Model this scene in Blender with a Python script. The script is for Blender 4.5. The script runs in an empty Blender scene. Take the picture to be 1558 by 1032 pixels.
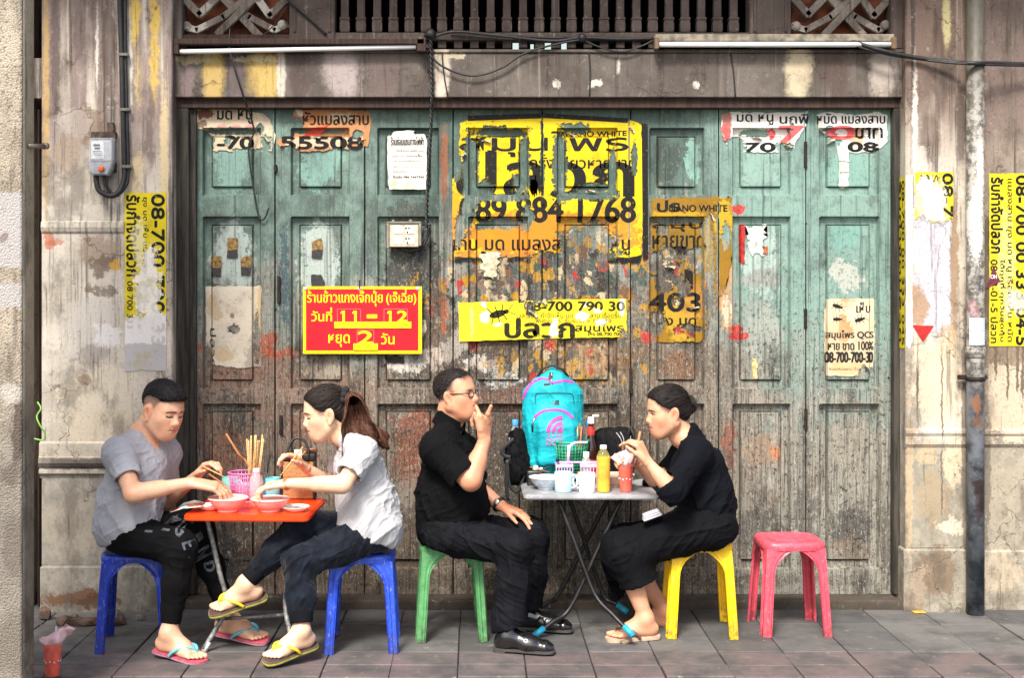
import bpy, bmesh, math, random
import numpy as np
from mathutils import Vector, Matrix
from mathutils.bvhtree import BVHTree

SC = bpy.context.scene
COL = SC.collection
R = math.radians
random.seed(7)
F, VX, VY, H = 1985.0, 720.0, 440.0, 1.68      # focal length and vanishing point read off the photograph, eye height in metres

# ------------------------------------------------------------------ camera
cam = bpy.data.cameras.new('camera')
cam_ob = bpy.data.objects.new('camera', cam)
COL.objects.link(cam_ob)
cam.sensor_width = 36
cam.lens = F / 1558 * 36
cam.shift_x = (779 - VX) / 1558
cam.shift_y = -(516 - VY) / 1558
cam.clip_end = 200
cam_ob.location = (0, 0, H)
cam_ob.rotation_euler = (R(90), 0, 0)
SC.camera = cam_ob
# ------------------------------------------------------------------ world, sun, exposure
SUN_EL, SUN_AZ = 50, 198                        # degrees; azimuth measured clockwise from +Y (away from camera)
world = bpy.data.worlds.new('World')
SC.world = world
world.use_nodes = True
_nt = world.node_tree
_sky = _nt.nodes.new('ShaderNodeTexSky')
_sky.sky_type = 'NISHITA'
_sky.sun_disc = False
_sky.sun_elevation = R(SUN_EL)
_sky.sun_rotation = R(SUN_AZ)
_sky.dust_density = 4
_sky.ozone_density = 0.6
_nt.links.new(_sky.outputs[0], _nt.nodes['Background'].inputs[0])
_nt.nodes['Background'].inputs[1].default_value = 0.105
sun = bpy.data.lights.new('sun', 'SUN')
sun.energy = 2.1
sun.angle = R(14)
sun.color = (1, 0.95, 0.88)
sun_ob = bpy.data.objects.new('sun', sun)
COL.objects.link(sun_ob)
_d = Vector((math.sin(R(SUN_AZ)) * math.cos(R(SUN_EL)), math.cos(R(SUN_AZ)) * math.cos(R(SUN_EL)), math.sin(R(SUN_EL))))
sun_ob.rotation_euler = _d.to_track_quat('Z', 'Y').to_euler()
SC.view_settings.view_transform = 'Standard'
SC.view_settings.look = 'None'
SC.view_settings.gamma = 1
SC.view_settings.exposure = 1.5
SC.render.engine = 'CYCLES'
SC.cycles.use_denoising = True
SC.cycles.max_bounces = 8
SC.cycles.transparent_max_bounces = 16
SC.cycles.caustics_reflective = False
SC.cycles.caustics_refractive = False


# ------------------------------------------------------------------ helpers
def P(px, py, D):
 s = F / D
 return Vector(((px - VX) / s, D, H - (py - VY) / s))


def lin(r, g, b):
 f = lambda c: (c / 255 / 12.92) if c / 255 <= 0.04045 else ((c / 255 + 0.055) / 1.055) ** 2.4
 return (f(r), f(g), f(b), 1)


def tag(o, label, cat, group=None):
 o['label'] = label
 o['category'] = cat
 if group:
  o['group'] = group
 return o


def thing(name, label, cat, loc, rotz=0, group=None):
 o = bpy.data.objects.new(name, None)
 COL.objects.link(o)
 o.empty_display_size = 0.05
 o.location = loc
 o.rotation_euler = (0, 0, rotz)
 return tag(o, label, cat, group)


def link(name, me, mat=None, parent=None, local=False):
 """one mesh object; world coordinates unless local, then coordinates of its parent"""
 o = bpy.data.objects.new(name, me)
 COL.objects.link(o)
 if mat is not None:
  for m in (mat if isinstance(mat, (list, tuple)) else [mat]):
   me.materials.append(m)
 if parent is not None:
  o.parent = parent
  if not local:
   bpy.context.view_layer.update()
   o.matrix_parent_inverse = parent.matrix_world.inverted()
 return o


def copy_tree(o, parent=None):
 c = o.copy()
 COL.objects.link(c)
 if parent is not None:
  c.parent = parent
 for ch in list(o.children):
  copy_tree(ch, c)
 return c


class B:
 """collects boxes, tubes, lathes and slabs into one mesh"""
 def __init__(s):
  s.bm = bmesh.new()

 def _add(s, vs, fs, smooth=False, M=None, mi=0):
  nv = [s.bm.verts.new(M @ Vector(v) if M is not None else v) for v in vs]
  for f in fs:
   try:
    fc = s.bm.faces.new([nv[i] for i in f])
    fc.smooth = smooth
    fc.material_index = mi
   except ValueError:
    pass
  return nv

 def box(s, lo, hi, bev=0, M=None, mi=0, seg=2):
  t = bmesh.new()
  bmesh.ops.create_cube(t, size=1)
  c = [(lo[i] + hi[i]) / 2 for i in range(3)]
  d = [abs(hi[i] - lo[i]) for i in range(3)]
  for v in t.verts:
   v.co = Vector([c[i] + v.co[i] * d[i] for i in range(3)])
  if bev:
   bmesh.ops.bevel(t, geom=t.edges[:], offset=bev, segments=seg, affect='EDGES', profile=0.6)
  s.merge(t, M, bev > 0 and seg > 1, mi)
  return s

 def merge(s, t, M=None, smooth=False, mi=0):
  t.verts.index_update()
  vs = [v.co.copy() for v in t.verts]
  fs = [[v.index for v in f.verts] for f in t.faces]
  t.free()
  s._add(vs, fs, smooth, M, mi)

 def lathe(s, prof, c=(0, 0, 0), n=28, M=None, mi=0, ang=0, sx=1, sy=1):
  """prof: (radius, z) pairs from bottom to top"""
  vs, fs = [], []
  for r, z in prof:
   for k in range(n):
    a = 2 * math.pi * k / n + ang
    vs.append((c[0] + r * math.cos(a) * sx, c[1] + r * math.sin(a) * sy, c[2] + z))
  for i in range(len(prof) - 1):
   for k in range(n):
    a, b = i * n + k, i * n + (k + 1) % n
    fs.append((a, b, b + n, a + n))
  if prof[0][0] > 1e-5:
   fs.append(tuple(range(n - 1, -1, -1)))
  if prof[-1][0] > 1e-5:
   L = (len(prof) - 1) * n
   fs.append(tuple(range(L, L + n)))
  s._add(vs, fs, True, M, mi)
  return s

 def tube(s, pts, r, n=10, mi=0, cap=True, smooth=True, M=None, flat=None):
  """pts list of points; r number or list; flat=(axis, factor) squashes the section"""
  pts = [Vector(p) for p in pts]
  rs = r if isinstance(r, (list, tuple)) else [r] * len(pts)
  vs, fs = [], []
  up = None
  for i, p in enumerate(pts):
   d = (pts[min(i + 1, len(pts) - 1)] - pts[max(i - 1, 0)])
   if d.length < 1e-9:
    d = Vector((0, 0, 1))
   d.normalize()
   if up is None:
    up = Vector((0, 0, 1)) if abs(d.z) < 0.9 else Vector((1, 0, 0))
   sd = d.cross(up)
   if sd.length < 1e-6:
    sd = d.orthogonal()
   sd.normalize()
   up = sd.cross(d).normalized()
   for k in range(n):
    a = 2 * math.pi * k / n
    o = (sd * math.cos(a) + up * math.sin(a)) * rs[i]
    if flat:
     ax = Vector(flat[0])
     o = o + ax * (o.dot(ax)) * (flat[1] - 1)
    vs.append(p + o)
  for i in range(len(pts) - 1):
   for k in range(n):
    a, b = i * n + k, i * n + (k + 1) % n
    fs.append((a, b, b + n, a + n))
  if cap:
   fs.append(tuple(range(n - 1, -1, -1)))
   L = (len(pts) - 1) * n
   fs.append(tuple(range(L, L + n)))
  s._add(vs, fs, smooth, M, mi)
  return s

 def slab(s, outline, y0, y1, bev=0, M=None, mi=0, smooth=False):
  """closed outline in (a, b) extruded along the third axis (local z) from y0 to y1"""
  t = bmesh.new()
  vs = [t.verts.new((a, b, y0)) for a, b in outline]
  f = t.faces.new(vs)
  e = bmesh.ops.extrude_face_region(t, geom=[f])
  bmesh.ops.translate(t, vec=(0, 0, y1 - y0), verts=[v for v in e['geom'] if isinstance(v, bmesh.types.BMVert)])
  bmesh.ops.recalc_face_normals(t, faces=t.faces[:])
  if bev:
   ed = [x for x in t.edges if abs(x.verts[0].co.z - x.verts[1].co.z) < 1e-7]
   bmesh.ops.bevel(t, geom=ed, offset=bev, segments=2, affect='EDGES')
  s.merge(t, M, smooth, mi)
  return s

 def build(s, name, mat, parent=None, local=False, autosmooth=None):
  bmesh.ops.recalc_face_normals(s.bm, faces=s.bm.faces[:])
  me = bpy.data.meshes.new(name)
  s.bm.to_mesh(me)
  s.bm.free()
  if autosmooth:
   for p in me.polygons:
    p.use_smooth = True
   me.set_sharp_from_angle(angle=R(autosmooth))
  return link(name, me, mat, parent, local)


def basis(x, y, z, o=(0, 0, 0)):
 m = Matrix((x, y, z)).transposed().to_4x4()
 m.translation = Vector(o)
 return m


def spline(pts, n=6):
 """Catmull-Rom through points"""
 pts = [Vector(p) for p in pts]
 q = [pts[0] * 2 - pts[1]] + pts + [pts[-1] * 2 - pts[-2]]
 out = []
 for i in range(1, len(q) - 2):
  a, b, c, d = q[i - 1], q[i], q[i + 1], q[i + 2]
  for k in range(n):
   t = k / n
   out.append(0.5 * ((2 * b) + (c - a) * t + (2 * a - 5 * b + 4 * c - d) * t * t + (3 * b - a - 3 * c + d) * t ** 3))
 out.append(pts[-1])
 return out


# ------------------------------------------------------------------ node language
class X:
 def __init__(s, g, so):
  s.g, s.so = g, so

 def _m(s, op, *a, clamp=False):
  return s.g.math(op, s, *a, clamp=clamp)

 def __add__(s, o): return s._m('ADD', o)
 __radd__ = __add__
 def __sub__(s, o): return s._m('SUBTRACT', o)
 def __rsub__(s, o): return s.g.math('SUBTRACT', o, s)
 def __mul__(s, o): return s._m('MULTIPLY', o)
 __rmul__ = __mul__
 def __pow__(s, o): return s._m('POWER', o)
 def max(s, o): return s._m('MAXIMUM', o)
 def min(s, o): return s._m('MINIMUM', o)
 def ss(s, lo, hi, a=0.0, b=1.0):
  n = s.g.node('ShaderNodeMapRange')
  n.interpolation_type = 'SMOOTHSTEP'
  s.g.put(n, 0, s)
  for i, v in enumerate((lo, hi, a, b)):
   s.g.put(n, i + 1, v)
  return X(s.g, n.outputs[0])


class G:
 """a material's node tree; u, v are the photograph's pixel coordinates on the plane at distance D (a plain affine map of world x, z)"""
 def __init__(s, name, D=None):
  s.mat = bpy.data.materials.new(name)
  s.mat.use_nodes = True
  s.t = s.mat.node_tree
  s.bsdf = s.t.nodes['Principled BSDF']
  geo = s.node('ShaderNodeNewGeometry')
  s.pos = X(s, geo.outputs['Position'])
  if D:
   k = F / D
   s.w = s.vmath('MULTIPLY_ADD', s.pos, (k, k, -k), (VX, 0, VY + H * k))
   s._warp = {}

 def node(s, t):
  return s.t.nodes.new(t)

 def put(s, n, i, v):
  if v is None:
   return
  if isinstance(v, X):
   s.t.links.new(v.so, n.inputs[i])
  else:
   so = n.inputs[i]
   try:
    so.default_value = v
   except Exception:
    so.default_value = (v, v, v) if not hasattr(v, '__len__') else tuple(v)[:3]

 def math(s, op, *a, clamp=False):
  n = s.node('ShaderNodeMath')
  n.operation = op
  n.use_clamp = clamp
  for i, v in enumerate(a):
   s.put(n, i, v)
  return X(s, n.outputs[0])

 def vmath(s, op, *a):
  n = s.node('ShaderNodeVectorMath')
  n.operation = op
  for i, v in enumerate(a):
   s.put(n, i, v)
  return X(s, n.outputs['Value' if op in ('LENGTH', 'DOT_PRODUCT', 'DISTANCE') else 0])

 def sep(s, v):
  n = s.node('ShaderNodeSeparateXYZ')
  s.put(n, 0, v)
  return [X(s, o) for o in n.outputs]

 def noise(s, scale=5, detail=4, rough=0.55, vec=None, st=(1, 1, 1), off=(0, 0, 0), color=False, dist=0):
  """noise on world metres, stretched by st"""
  v = s.vmath('MULTIPLY_ADD', vec or s.pos, st, off)
  n = s.node('ShaderNodeTexNoise')
  s.put(n, 'Vector', v)
  n.inputs['Scale'].default_value = scale
  n.inputs['Detail'].default_value = detail
  n.inputs['Roughness'].default_value = rough
  n.inputs['Distortion'].default_value = dist
  return X(s, n.outputs['Color' if color else 0])

 def voro(s, scale, vec=None, st=(1, 1, 1), feature='F1', out='Distance', rnd=1):
  v = s.vmath('MULTIPLY', vec or s.pos, st)
  n = s.node('ShaderNodeTexVoronoi')
  n.feature = feature
  s.put(n, 'Vector', v)
  n.inputs['Scale'].default_value = scale
  n.inputs['Randomness'].default_value = rnd
  return X(s, n.outputs[out])

 def mix(s, f, a, b):
  n = s.node('ShaderNodeMix')
  n.data_type = 'RGBA'
  s.put(n, 0, f)
  for i, v in ((6, a), (7, b)):
   s.put(n, i, v)
  return X(s, n.outputs[2])

 def mul(s, f, a, b):
  n = s.node('ShaderNodeMix')
  n.data_type = 'RGBA'
  n.blend_type = 'MULTIPLY'
  s.put(n, 0, f)
  for i, v in ((6, a), (7, b)):
   s.put(n, i, v)
  return X(s, n.outputs[2])

 def warp(s, amp, scale):
  """pixel coordinates pushed about by noise so that edges are ragged"""
  amp, scale = (52, 7) if amp >= 32 else (26, 10) if amp >= 17 else (11, 18)
  if (amp, scale) not in s._warp:
   n = s.noise(scale, 5, 0.72, color=True)
   n = s.vmath('SUBTRACT', n, (0.5, 0.5, 0.5))
   s._warp[(amp, scale)] = s.vmath('MULTIPLY_ADD', n, (amp, 0, amp), s.w)
  return s._warp[(amp, scale)]

 def blob(s, cx, cy, rx, ry, soft=0.4, amp=30, scale=9, p=None, rag=1.5):
  """1 inside the ellipse, 0 outside"""
  v = s.warp(amp, scale)
  d = s.vmath('MULTIPLY_ADD', v, (1 / rx, 0, 1 / ry), (-cx / rx, 0, -cy / ry))
  if p:                                   # rounded rectangle
   d = s.vmath('ABSOLUTE', d)
   x, _, z = s.sep(d)
   l = x.max(z)
  else:
   l = s.vmath('LENGTH', d)
  if rag and getattr(s, 'flake', None) is not None:
   l = l + s.flake * rag
   soft = min(soft, 0.22) if rag > 0.6 else soft
  return l.ss(1, 1 - soft, 0, 1)

 def attr(s, name='col'):
  n = s.node('ShaderNodeAttribute')
  n.attribute_name = name
  return X(s, n.outputs['Color'])

 def rand(s):
  n = s.node('ShaderNodeNewGeometry')
  return X(s, n.outputs['Random Per Island'])

 def bump(s, h, strength=0.3, dist=0.004):
  n = s.node('ShaderNodeBump')
  n.inputs['Strength'].default_value = strength
  n.inputs['Distance'].default_value = dist
  s.put(n, 'Height', h)
  s.t.links.new(n.outputs[0], s.bsdf.inputs['Normal'])

 def set(s, **k):
  for a, v in k.items():
   s.put(s.bsdf, {'col': 'Base Color', 'rough': 'Roughness', 'metal': 'Metallic', 'spec': 'Specular IOR Level', 'trans': 'Transmission Weight',
                           'ior': 'IOR', 'alpha': 'Alpha', 'sss': 'Subsurface Weight', 'sheen': 'Sheen Weight', 'coat': 'Coat Weight',
                           'emit': 'Emission Color', 'estr': 'Emission Strength'}[a], v)
  return s.mat


_mats = {}


def plain(name, rgb, rough=0.5, metal=0, spec=0.5, var=0.12, bump=0.0, scale=40, st=(1, 1, 1), dirt=0.0, sss=0, coat=0, sheen=0):
 """one colour with slight procedural variation"""
 if name in _mats:
  return _mats[name]
 g = G(name)
 n = g.noise(scale, 4, st=st)
 c = rgb if len(rgb) == 4 else (*rgb, 1)
 dk = tuple(x * (1 - var * 2) for x in c[:3]) + (1,)
 lt = tuple(min(1, x * (1 + var)) for x in c[:3]) + (1,)
 col = g.mix(n.ss(0.3, 0.7), dk, lt)
 if dirt:
  d = g.noise(14, 6, 0.7, st=(1, 1, 0.6))
  col = g.mix(d.ss(0.55, 0.75) * dirt, col, (0.09, 0.075, 0.06, 1))
 r = g.noise(scale * 0.6, 3).ss(0.2, 0.8, rough * 0.85, min(1, rough * 1.15))
 g.set(col=col, rough=r, metal=metal, spec=spec)
 if sss:
  g.set(sss=sss)
  g.bsdf.inputs['Subsurface Radius'].default_value = (0.01, 0.004, 0.002)
 if coat:
  g.set(coat=coat)
 if sheen:
  g.set(sheen=sheen)
 if bump:
  g.bump(g.noise(scale * 2, 4, st=st), bump, 0.002)
 _mats[name] = g.mat
 return g.mat


def clear(name, rgb, rough=0.05, alpha=0.35, ior=1.45):
 """clear plastic: mostly see-through shell with gloss"""
 if name in _mats:
  return _mats[name]
 g = G(name)
 n = g.noise(30, 2)
 g.set(col=g.mix(n, rgb, tuple(min(1, c * 1.1) for c in rgb[:3]) + (1,)), rough=rough, alpha=alpha, spec=0.6)
 _mats[name] = g.mat
 return g.mat
# ------------------------------------------------------------------ implicit surfaces (bodies, clothes, bags)
def _h(ix, iy, iz):
 n = (ix * 374761393 + iy * 668265263 + iz * 2147483647 % 1000003 + iz * 1274126177) & 0xffffffff
 n = ((n ^ (n >> 13)) * 1274126177) & 0xffffffff
 return ((n ^ (n >> 16)) & 0xffff).astype(np.float32) / 65535.0


def vnoise(p):
 """value noise in -1..1 on an (n,3) array"""
 i = np.floor(p).astype(np.int64)
 f = (p - i).astype(np.float32)
 f = f * f * (3 - 2 * f)
 out = 0
 for dx in (0, 1):
  for dy in (0, 1):
   for dz in (0, 1):
    w = (f[:, 0] if dx else 1 - f[:, 0]) * (f[:, 1] if dy else 1 - f[:, 1]) * (f[:, 2] if dz else 1 - f[:, 2])
    out = out + w * _h(i[:, 0] + dx, i[:, 1] + dy, i[:, 2] + dz)
 return out * 2 - 1


class Field:
 def __init__(s, lo, hi, cell):
  s.lo = np.array(lo, np.float32)
  s.c = cell
  s.n = [int(math.ceil((hi[i] - lo[i]) / cell)) + 1 for i in range(3)]
  s.f = np.full(s.n, 9.0, np.float32)

 def sub(s, lo, hi):
  a = [max(0, int((lo[i] - s.lo[i]) / s.c)) for i in range(3)]
  b = [min(s.n[i], int((hi[i] - s.lo[i]) / s.c) + 2) for i in range(3)]
  if any(b[i] <= a[i] for i in range(3)):
   return None
  sl = tuple(slice(a[i], b[i]) for i in range(3))
  ax = [(np.arange(a[i], b[i], dtype=np.float32) * s.c + s.lo[i]) for i in range(3)]
  return sl, ax[0][:, None, None], ax[1][None, :, None], ax[2][None, None, :]

 def apply(s, sl, d, k, op):
  f = s.f[sl]
  if op == 'u':
   if k > 0:
    h = np.maximum(k - np.abs(f - d), 0) / k
    s.f[sl] = np.minimum(f, d) - h * h * k * 0.25
   else:
    s.f[sl] = np.minimum(f, d)
  elif op == 's':
   d = -d
   if k > 0:
    h = np.maximum(k - np.abs(f - d), 0) / k
    s.f[sl] = np.maximum(f, d) + h * h * k * 0.25
   else:
    s.f[sl] = np.maximum(f, d)

 def cap(s, a, b, ra, rb=None, k=0.02, op='u', flat=None):
  """tapered capsule; flat=(axis, factor) widens it along an axis"""
  rb = ra if rb is None else rb
  a, b = np.array(a, np.float32), np.array(b, np.float32)
  m = max(ra, rb) * (max(1, flat[1]) if flat else 1) + k + 3 * s.c
  g = s.sub(np.minimum(a, b) - m, np.maximum(a, b) + m)
  if g is None:
   return s
  sl, x, y, z = g
  ba = b - a
  L = max(float(ba @ ba), 1e-9)
  px, py, pz = x - a[0], y - a[1], z - a[2]
  t = np.clip((px * ba[0] + py * ba[1] + pz * ba[2]) / L, 0, 1)
  qx, qy, qz = px - t * ba[0], py - t * ba[1], pz - t * ba[2]
  if flat:
   n = np.array(flat[0], np.float32)
   n = n / np.linalg.norm(n)
   q = (qx * n[0] + qy * n[1] + qz * n[2]) * (1 / flat[1] - 1)
   qx, qy, qz = qx + n[0] * q, qy + n[1] * q, qz + n[2] * q
  d = np.sqrt(qx * qx + qy * qy + qz * qz) - (ra + (rb - ra) * t)
  s.apply(sl, d, k, op)
  return s

 def chain(s, pts, rs, k=0.02, op='u', flat=None):
  for i in range(len(pts) - 1):
   s.cap(pts[i], pts[i + 1], rs[i], rs[i + 1], k, op, flat)
  return s

 def ell(s, c, r, M=None, k=0.02, op='u'):
  """ellipsoid of radii r; M columns are its axes"""
  c = np.array(c, np.float32)
  m = max(r) + k + 3 * s.c
  g = s.sub(c - m, c + m)
  if g is None:
   return s
  sl, x, y, z = g
  x, y, z = x - c[0], y - c[1], z - c[2]
  if M is not None:
   A = np.array(M, np.float32)
   x, y, z = (x * A[0, 0] + y * A[1, 0] + z * A[2, 0], x * A[0, 1] + y * A[1, 1] + z * A[2, 1], x * A[0, 2] + y * A[1, 2] + z * A[2, 2])
  q = np.sqrt((x / r[0]) ** 2 + (y / r[1]) ** 2 + (z / r[2]) ** 2)
  q2 = np.sqrt((x / r[0] ** 2) ** 2 + (y / r[1] ** 2) ** 2 + (z / r[2] ** 2) ** 2)
  d = q * (q - 1) / np.maximum(q2, 1e-6)
  s.apply(sl, np.maximum(d, -min(r)), k, op)
  return s

 def rbox(s, c, h, r, M=None, k=0.0, op='u'):
  """box of half sizes h with rounding r"""
  c = np.array(c, np.float32)
  m = math.sqrt(sum(v * v for v in h)) + k + 3 * s.c
  g = s.sub(c - m, c + m)
  if g is None:
   return s
  sl, x, y, z = g
  x, y, z = x - c[0], y - c[1], z - c[2]
  if M is not None:
   A = np.array(M, np.float32)
   x, y, z = (x * A[0, 0] + y * A[1, 0] + z * A[2, 0], x * A[0, 1] + y * A[1, 1] + z * A[2, 1], x * A[0, 2] + y * A[1, 2] + z * A[2, 2])
  qx, qy, qz = np.abs(x) - h[0] + r, np.abs(y) - h[1] + r, np.abs(z) - h[2] + r
  o = np.sqrt(np.maximum(qx, 0) ** 2 + np.maximum(qy, 0) ** 2 + np.maximum(qz, 0) ** 2)
  d = o + np.minimum(np.maximum(qx, np.maximum(qy, qz)), 0) - r
  s.apply(sl, d, k, op)
  return s

 def cut(s, q, n, rad, k=0.004):
  """removes everything on the side n of the plane through q, within rad of q"""
  q = np.array(q, np.float32)
  n = np.array(n, np.float32)
  n = n / np.linalg.norm(n)
  g = s.sub(q - rad, q + rad)
  if g is None:
   return s
  sl, x, y, z = g
  px, py, pz = x - q[0], y - q[1], z - q[2]
  d = px * n[0] + py * n[1] + pz * n[2]
  ball = np.sqrt(px * px + py * py + pz * pz) - rad
  s.apply(sl, np.maximum(-d, ball), k, 's')
  return s

 def mesh(s, smooth=2):
  f = s.f
  ins = f < 0
  c = ins[:-1, :-1, :-1].astype(np.uint8)
  cnt = np.zeros_like(c)
  for dx in (0, 1):
   for dy in (0, 1):
    for dz in (0, 1):
     cnt += ins[dx:s.n[0] - 1 + dx, dy:s.n[1] - 1 + dy, dz:s.n[2] - 1 + dz]
  act = np.argwhere((cnt > 0) & (cnt < 8))
  idx = np.full(c.shape, -1, np.int32)
  idx[act[:, 0], act[:, 1], act[:, 2]] = np.arange(len(act))
  vals = {}
  for dx in (0, 1):
   for dy in (0, 1):
    for dz in (0, 1):
     vals[(dx, dy, dz)] = f[act[:, 0] + dx, act[:, 1] + dy, act[:, 2] + dz]
  acc = np.zeros((len(act), 3), np.float64)
  num = np.zeros(len(act))
  corners = list(vals)
  for a in corners:
   for ax in range(3):
    if a[ax] == 0:
     b = tuple(1 if i == ax else a[i] for i in range(3))
     va, vb = vals[a], vals[b]
     m = (va < 0) != (vb < 0)
     t = va / np.where(m, va - vb, 1)
     pt = np.array(a, float)[None, :] + np.zeros((len(act), 3))
     pt[:, ax] += t
     acc[m] += pt[m]
     num[m] += 1
  v = (act + acc / num[:, None]) * s.c + s.lo
  quads = []
  for ax in range(3):
   o1, o2 = [(1, 2), (2, 0), (0, 1)][ax]
   sa = [slice(None)] * 3
   sb = [slice(None)] * 3
   sa[ax] = slice(0, -1)
   sb[ax] = slice(1, None)
   A, Bb = ins[tuple(sa)], ins[tuple(sb)]
   e = np.argwhere(A != Bb)
   ok = (e[:, o1] > 0) & (e[:, o2] > 0) & (e[:, o1] < s.n[o1] - 1) & (e[:, o2] < s.n[o2] - 1)
   e = e[ok]
   fl = A[e[:, 0], e[:, 1], e[:, 2]]
   q = []
   for d1, d2 in ((-1, -1), (0, -1), (0, 0), (-1, 0)):
    p = e.copy()
    p[:, o1] += d1
    p[:, o2] += d2
    q.append(idx[p[:, 0], p[:, 1], p[:, 2]])
   q = np.stack(q, 1)
   q[~fl] = q[~fl][:, ::-1]
   quads.append(q)
  q = np.concatenate(quads)
  q = q[(q >= 0).all(1)]
  # keep the largest connected shell plus anything sizeable is left to the caller
  for _ in range(smooth):
   ac = np.zeros_like(v)
   nn = np.zeros(len(v))
   for i in range(4):
    a, b = q[:, i], q[:, (i + 1) % 4]
    for ax in range(3):
     ac[:, ax] += np.bincount(a, v[b, ax], len(v))
    nn += np.bincount(a, None, len(v))
   v = v * 0.5 + ac / np.maximum(nn, 1)[:, None] * 0.5
  s.f = None
  return v, q


def normals(v, q):
 n = np.cross(v[q[:, 2]] - v[q[:, 0]], v[q[:, 3]] - v[q[:, 1]])
 vn = np.zeros_like(v)
 for i in range(4):
  for ax in range(3):
   vn[:, ax] += np.bincount(q[:, i], n[:, ax], len(v))
 return vn / np.maximum(np.linalg.norm(vn, axis=1), 1e-12)[:, None]


def to_mesh(name, v, q, col=None):
 me = bpy.data.meshes.new(name)
 me.vertices.add(len(v))
 me.vertices.foreach_set('co', v.astype(np.float32).ravel())
 me.loops.add(len(q) * 4)
 me.polygons.add(len(q))
 me.loops.foreach_set('vertex_index', q.astype(np.int32).ravel())
 me.polygons.foreach_set('loop_start', np.arange(0, len(q) * 4, 4, dtype=np.int32))
 me.polygons.foreach_set('use_smooth', np.ones(len(q), bool))
 me.update(calc_edges=True)
 if col is not None:
  a = me.color_attributes.new('col', 'FLOAT_COLOR', 'POINT')
  c = np.ones((len(v), 4), np.float32)
  c[:, :3] = col
  a.data.foreach_set('color', c.ravel())
 return me


def folds(v, q, amp, along, fa=4.0, fx=22.0, seed=0.0, mask=None):
 """cloth folds: ridges running along a direction"""
 al = np.array(along, float)
 al = al / np.linalg.norm(al)
 w = np.stack([vnoise(v * 5 + seed), vnoise(v * 5 + seed + 31), vnoise(v * 5 + seed + 77)], 1) * 0.05
 p = v + w
 a = p @ al
 pr = p - a[:, None] * al
 n1 = vnoise(pr * fx + a[:, None] * fa * al + seed)
 n2 = vnoise(pr * fx * 2.1 + a[:, None] * fa * 2 * al + seed + 9)
 d = 1.25 * (1 - np.abs(n1)) ** 3 - 0.4 + 0.5 * (1 - np.abs(n2)) ** 3
 d = d - d.mean()
 if mask is not None:
  d = d * mask(v)
 return v + normals(v, q) * (d * amp)[:, None]
# ------------------------------------------------------------------ the planes of the place (metres from the camera)
DW, DR, DL, DF, DD = 6.80, 6.84, 6.86, 6.89, 6.955   # pilasters, right wall, concrete beam, wooden frame, door leaves


def L(r, g, b, k=0.8):
 c = lin(r, g, b)
 return (c[0] * k, c[1] * k, c[2] * k, 1)


def xat(px, D): return (px - VX) * D / F
def zat(py, D): return H - (py - VY) * D / F


def wall_mat(name, D, blobs, base1, base2, lower, lower_y, streak=0.6, speck=0.5, hi_y=330, top=None):
 g = G(name, D)
 n1 = g.noise(3.2, 7, 0.62)
 n2 = g.noise(11, 6, 0.7)
 n3 = g.noise(60, 6, 0.75)
 g.flake = (n2 * 0.6 + n3 * 0.4 - 0.5) * 2.2
 col = g.mix(n1.ss(0.38, 0.62), base1, base2)
 u, _, v = g.sep(g.warp(60, 2.2))
 if top:
  st0 = g.noise(6, 4, 0.6, st=(2.2, 1, 0.12))
  col = g.mix(v.ss(hi_y + 60, hi_y - 120) * st0.ss(0.3, 0.5), col, top)
 st = g.noise(9, 5, 0.6, st=(3.2, 1, 0.10), off=(3, 0, 0))
 col = g.mix(st.ss(0.52, 0.66) * min(1, streak * 1.4) * v.ss(760, 300), col, L(74, 67, 62))
 st2 = g.noise(12, 5, 0.6, st=(3.0, 1, 0.14), off=(13, 0, 5))
 col = g.mix(st2.ss(0.6, 0.74) * 0.6 * streak * v.ss(760, 300), col, L(222, 212, 196))
 col = g.mix(v.ss(lower_y - 20, lower_y + 40), col, g.mix(n2.ss(0.35, 0.65), lower, tuple(c * 0.72 for c in lower[:3]) + (1,)))
 for b in blobs:
  cx, cy, rx, ry, c, f = b[:6]
  kw = b[6] if len(b) > 6 else {}
  if ry > 2.5 * rx and 'rag' not in kw and cy < 330:
   kw = dict(kw, rag=.5, soft=.55)
  m = g.blob(cx, cy, rx, ry, **kw)
  col = g.mix(m * f, col, c)
 gr = g.noise(3.5, 7, 0.7, st=(1.4, 1, .7), off=(3, 8, 2))
 col = g.mix(gr.ss(0.50, 0.64) * 0.6 * min(1, speck * 1.8), col, L(90, 83, 76))
 st3 = g.noise(16, 6, 0.7, st=(2.4, 1, 0.12), off=(21, 0, 9))
 col = g.mix(st3.ss(0.57, 0.66) * 0.65 * min(1, speck * 1.6), col, L(58, 52, 48))
 n4 = g.noise(28, 6, 0.75, off=(7, 1, 2))
 col = g.mix(n4.ss(0.57, 0.68) * speck * gr.ss(.62, .40) * .7, col, L(214, 208, 196))
 col = g.mix(n3.ss(0.55, 0.66) * speck, col, L(72, 64, 56))
 n6 = g.noise(120, 3, 0.7, off=(1, 4, 2))
 col = g.mix(n6.ss(0.60, 0.70) * speck * .7, col, L(60, 52, 46))
 cr = g.voro(2.1, vec=g.vmath('MULTIPLY_ADD', g.noise(5, 5, 0.6, color=True), (0.35, 0.35, 0.35), g.pos), feature='DISTANCE_TO_EDGE')
 cm = cr.ss(0.010, 0.003) * n1.ss(0.46, 0.56)
 col = g.mix(cm * 0.55, col, L(70, 60, 52))
 col = g.mix(v.ss(870, 960) * n2.ss(0.3, 0.65) * 0.7, col, L(84, 72, 60))
 g.set(col=col, rough=0.9, spec=0.2)
 g.bump(n1 * 0.4 + n2 * 0.5 + n3 * 0.35 - cm * 0.3, 0.55, 0.012)
 return g.mat


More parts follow.
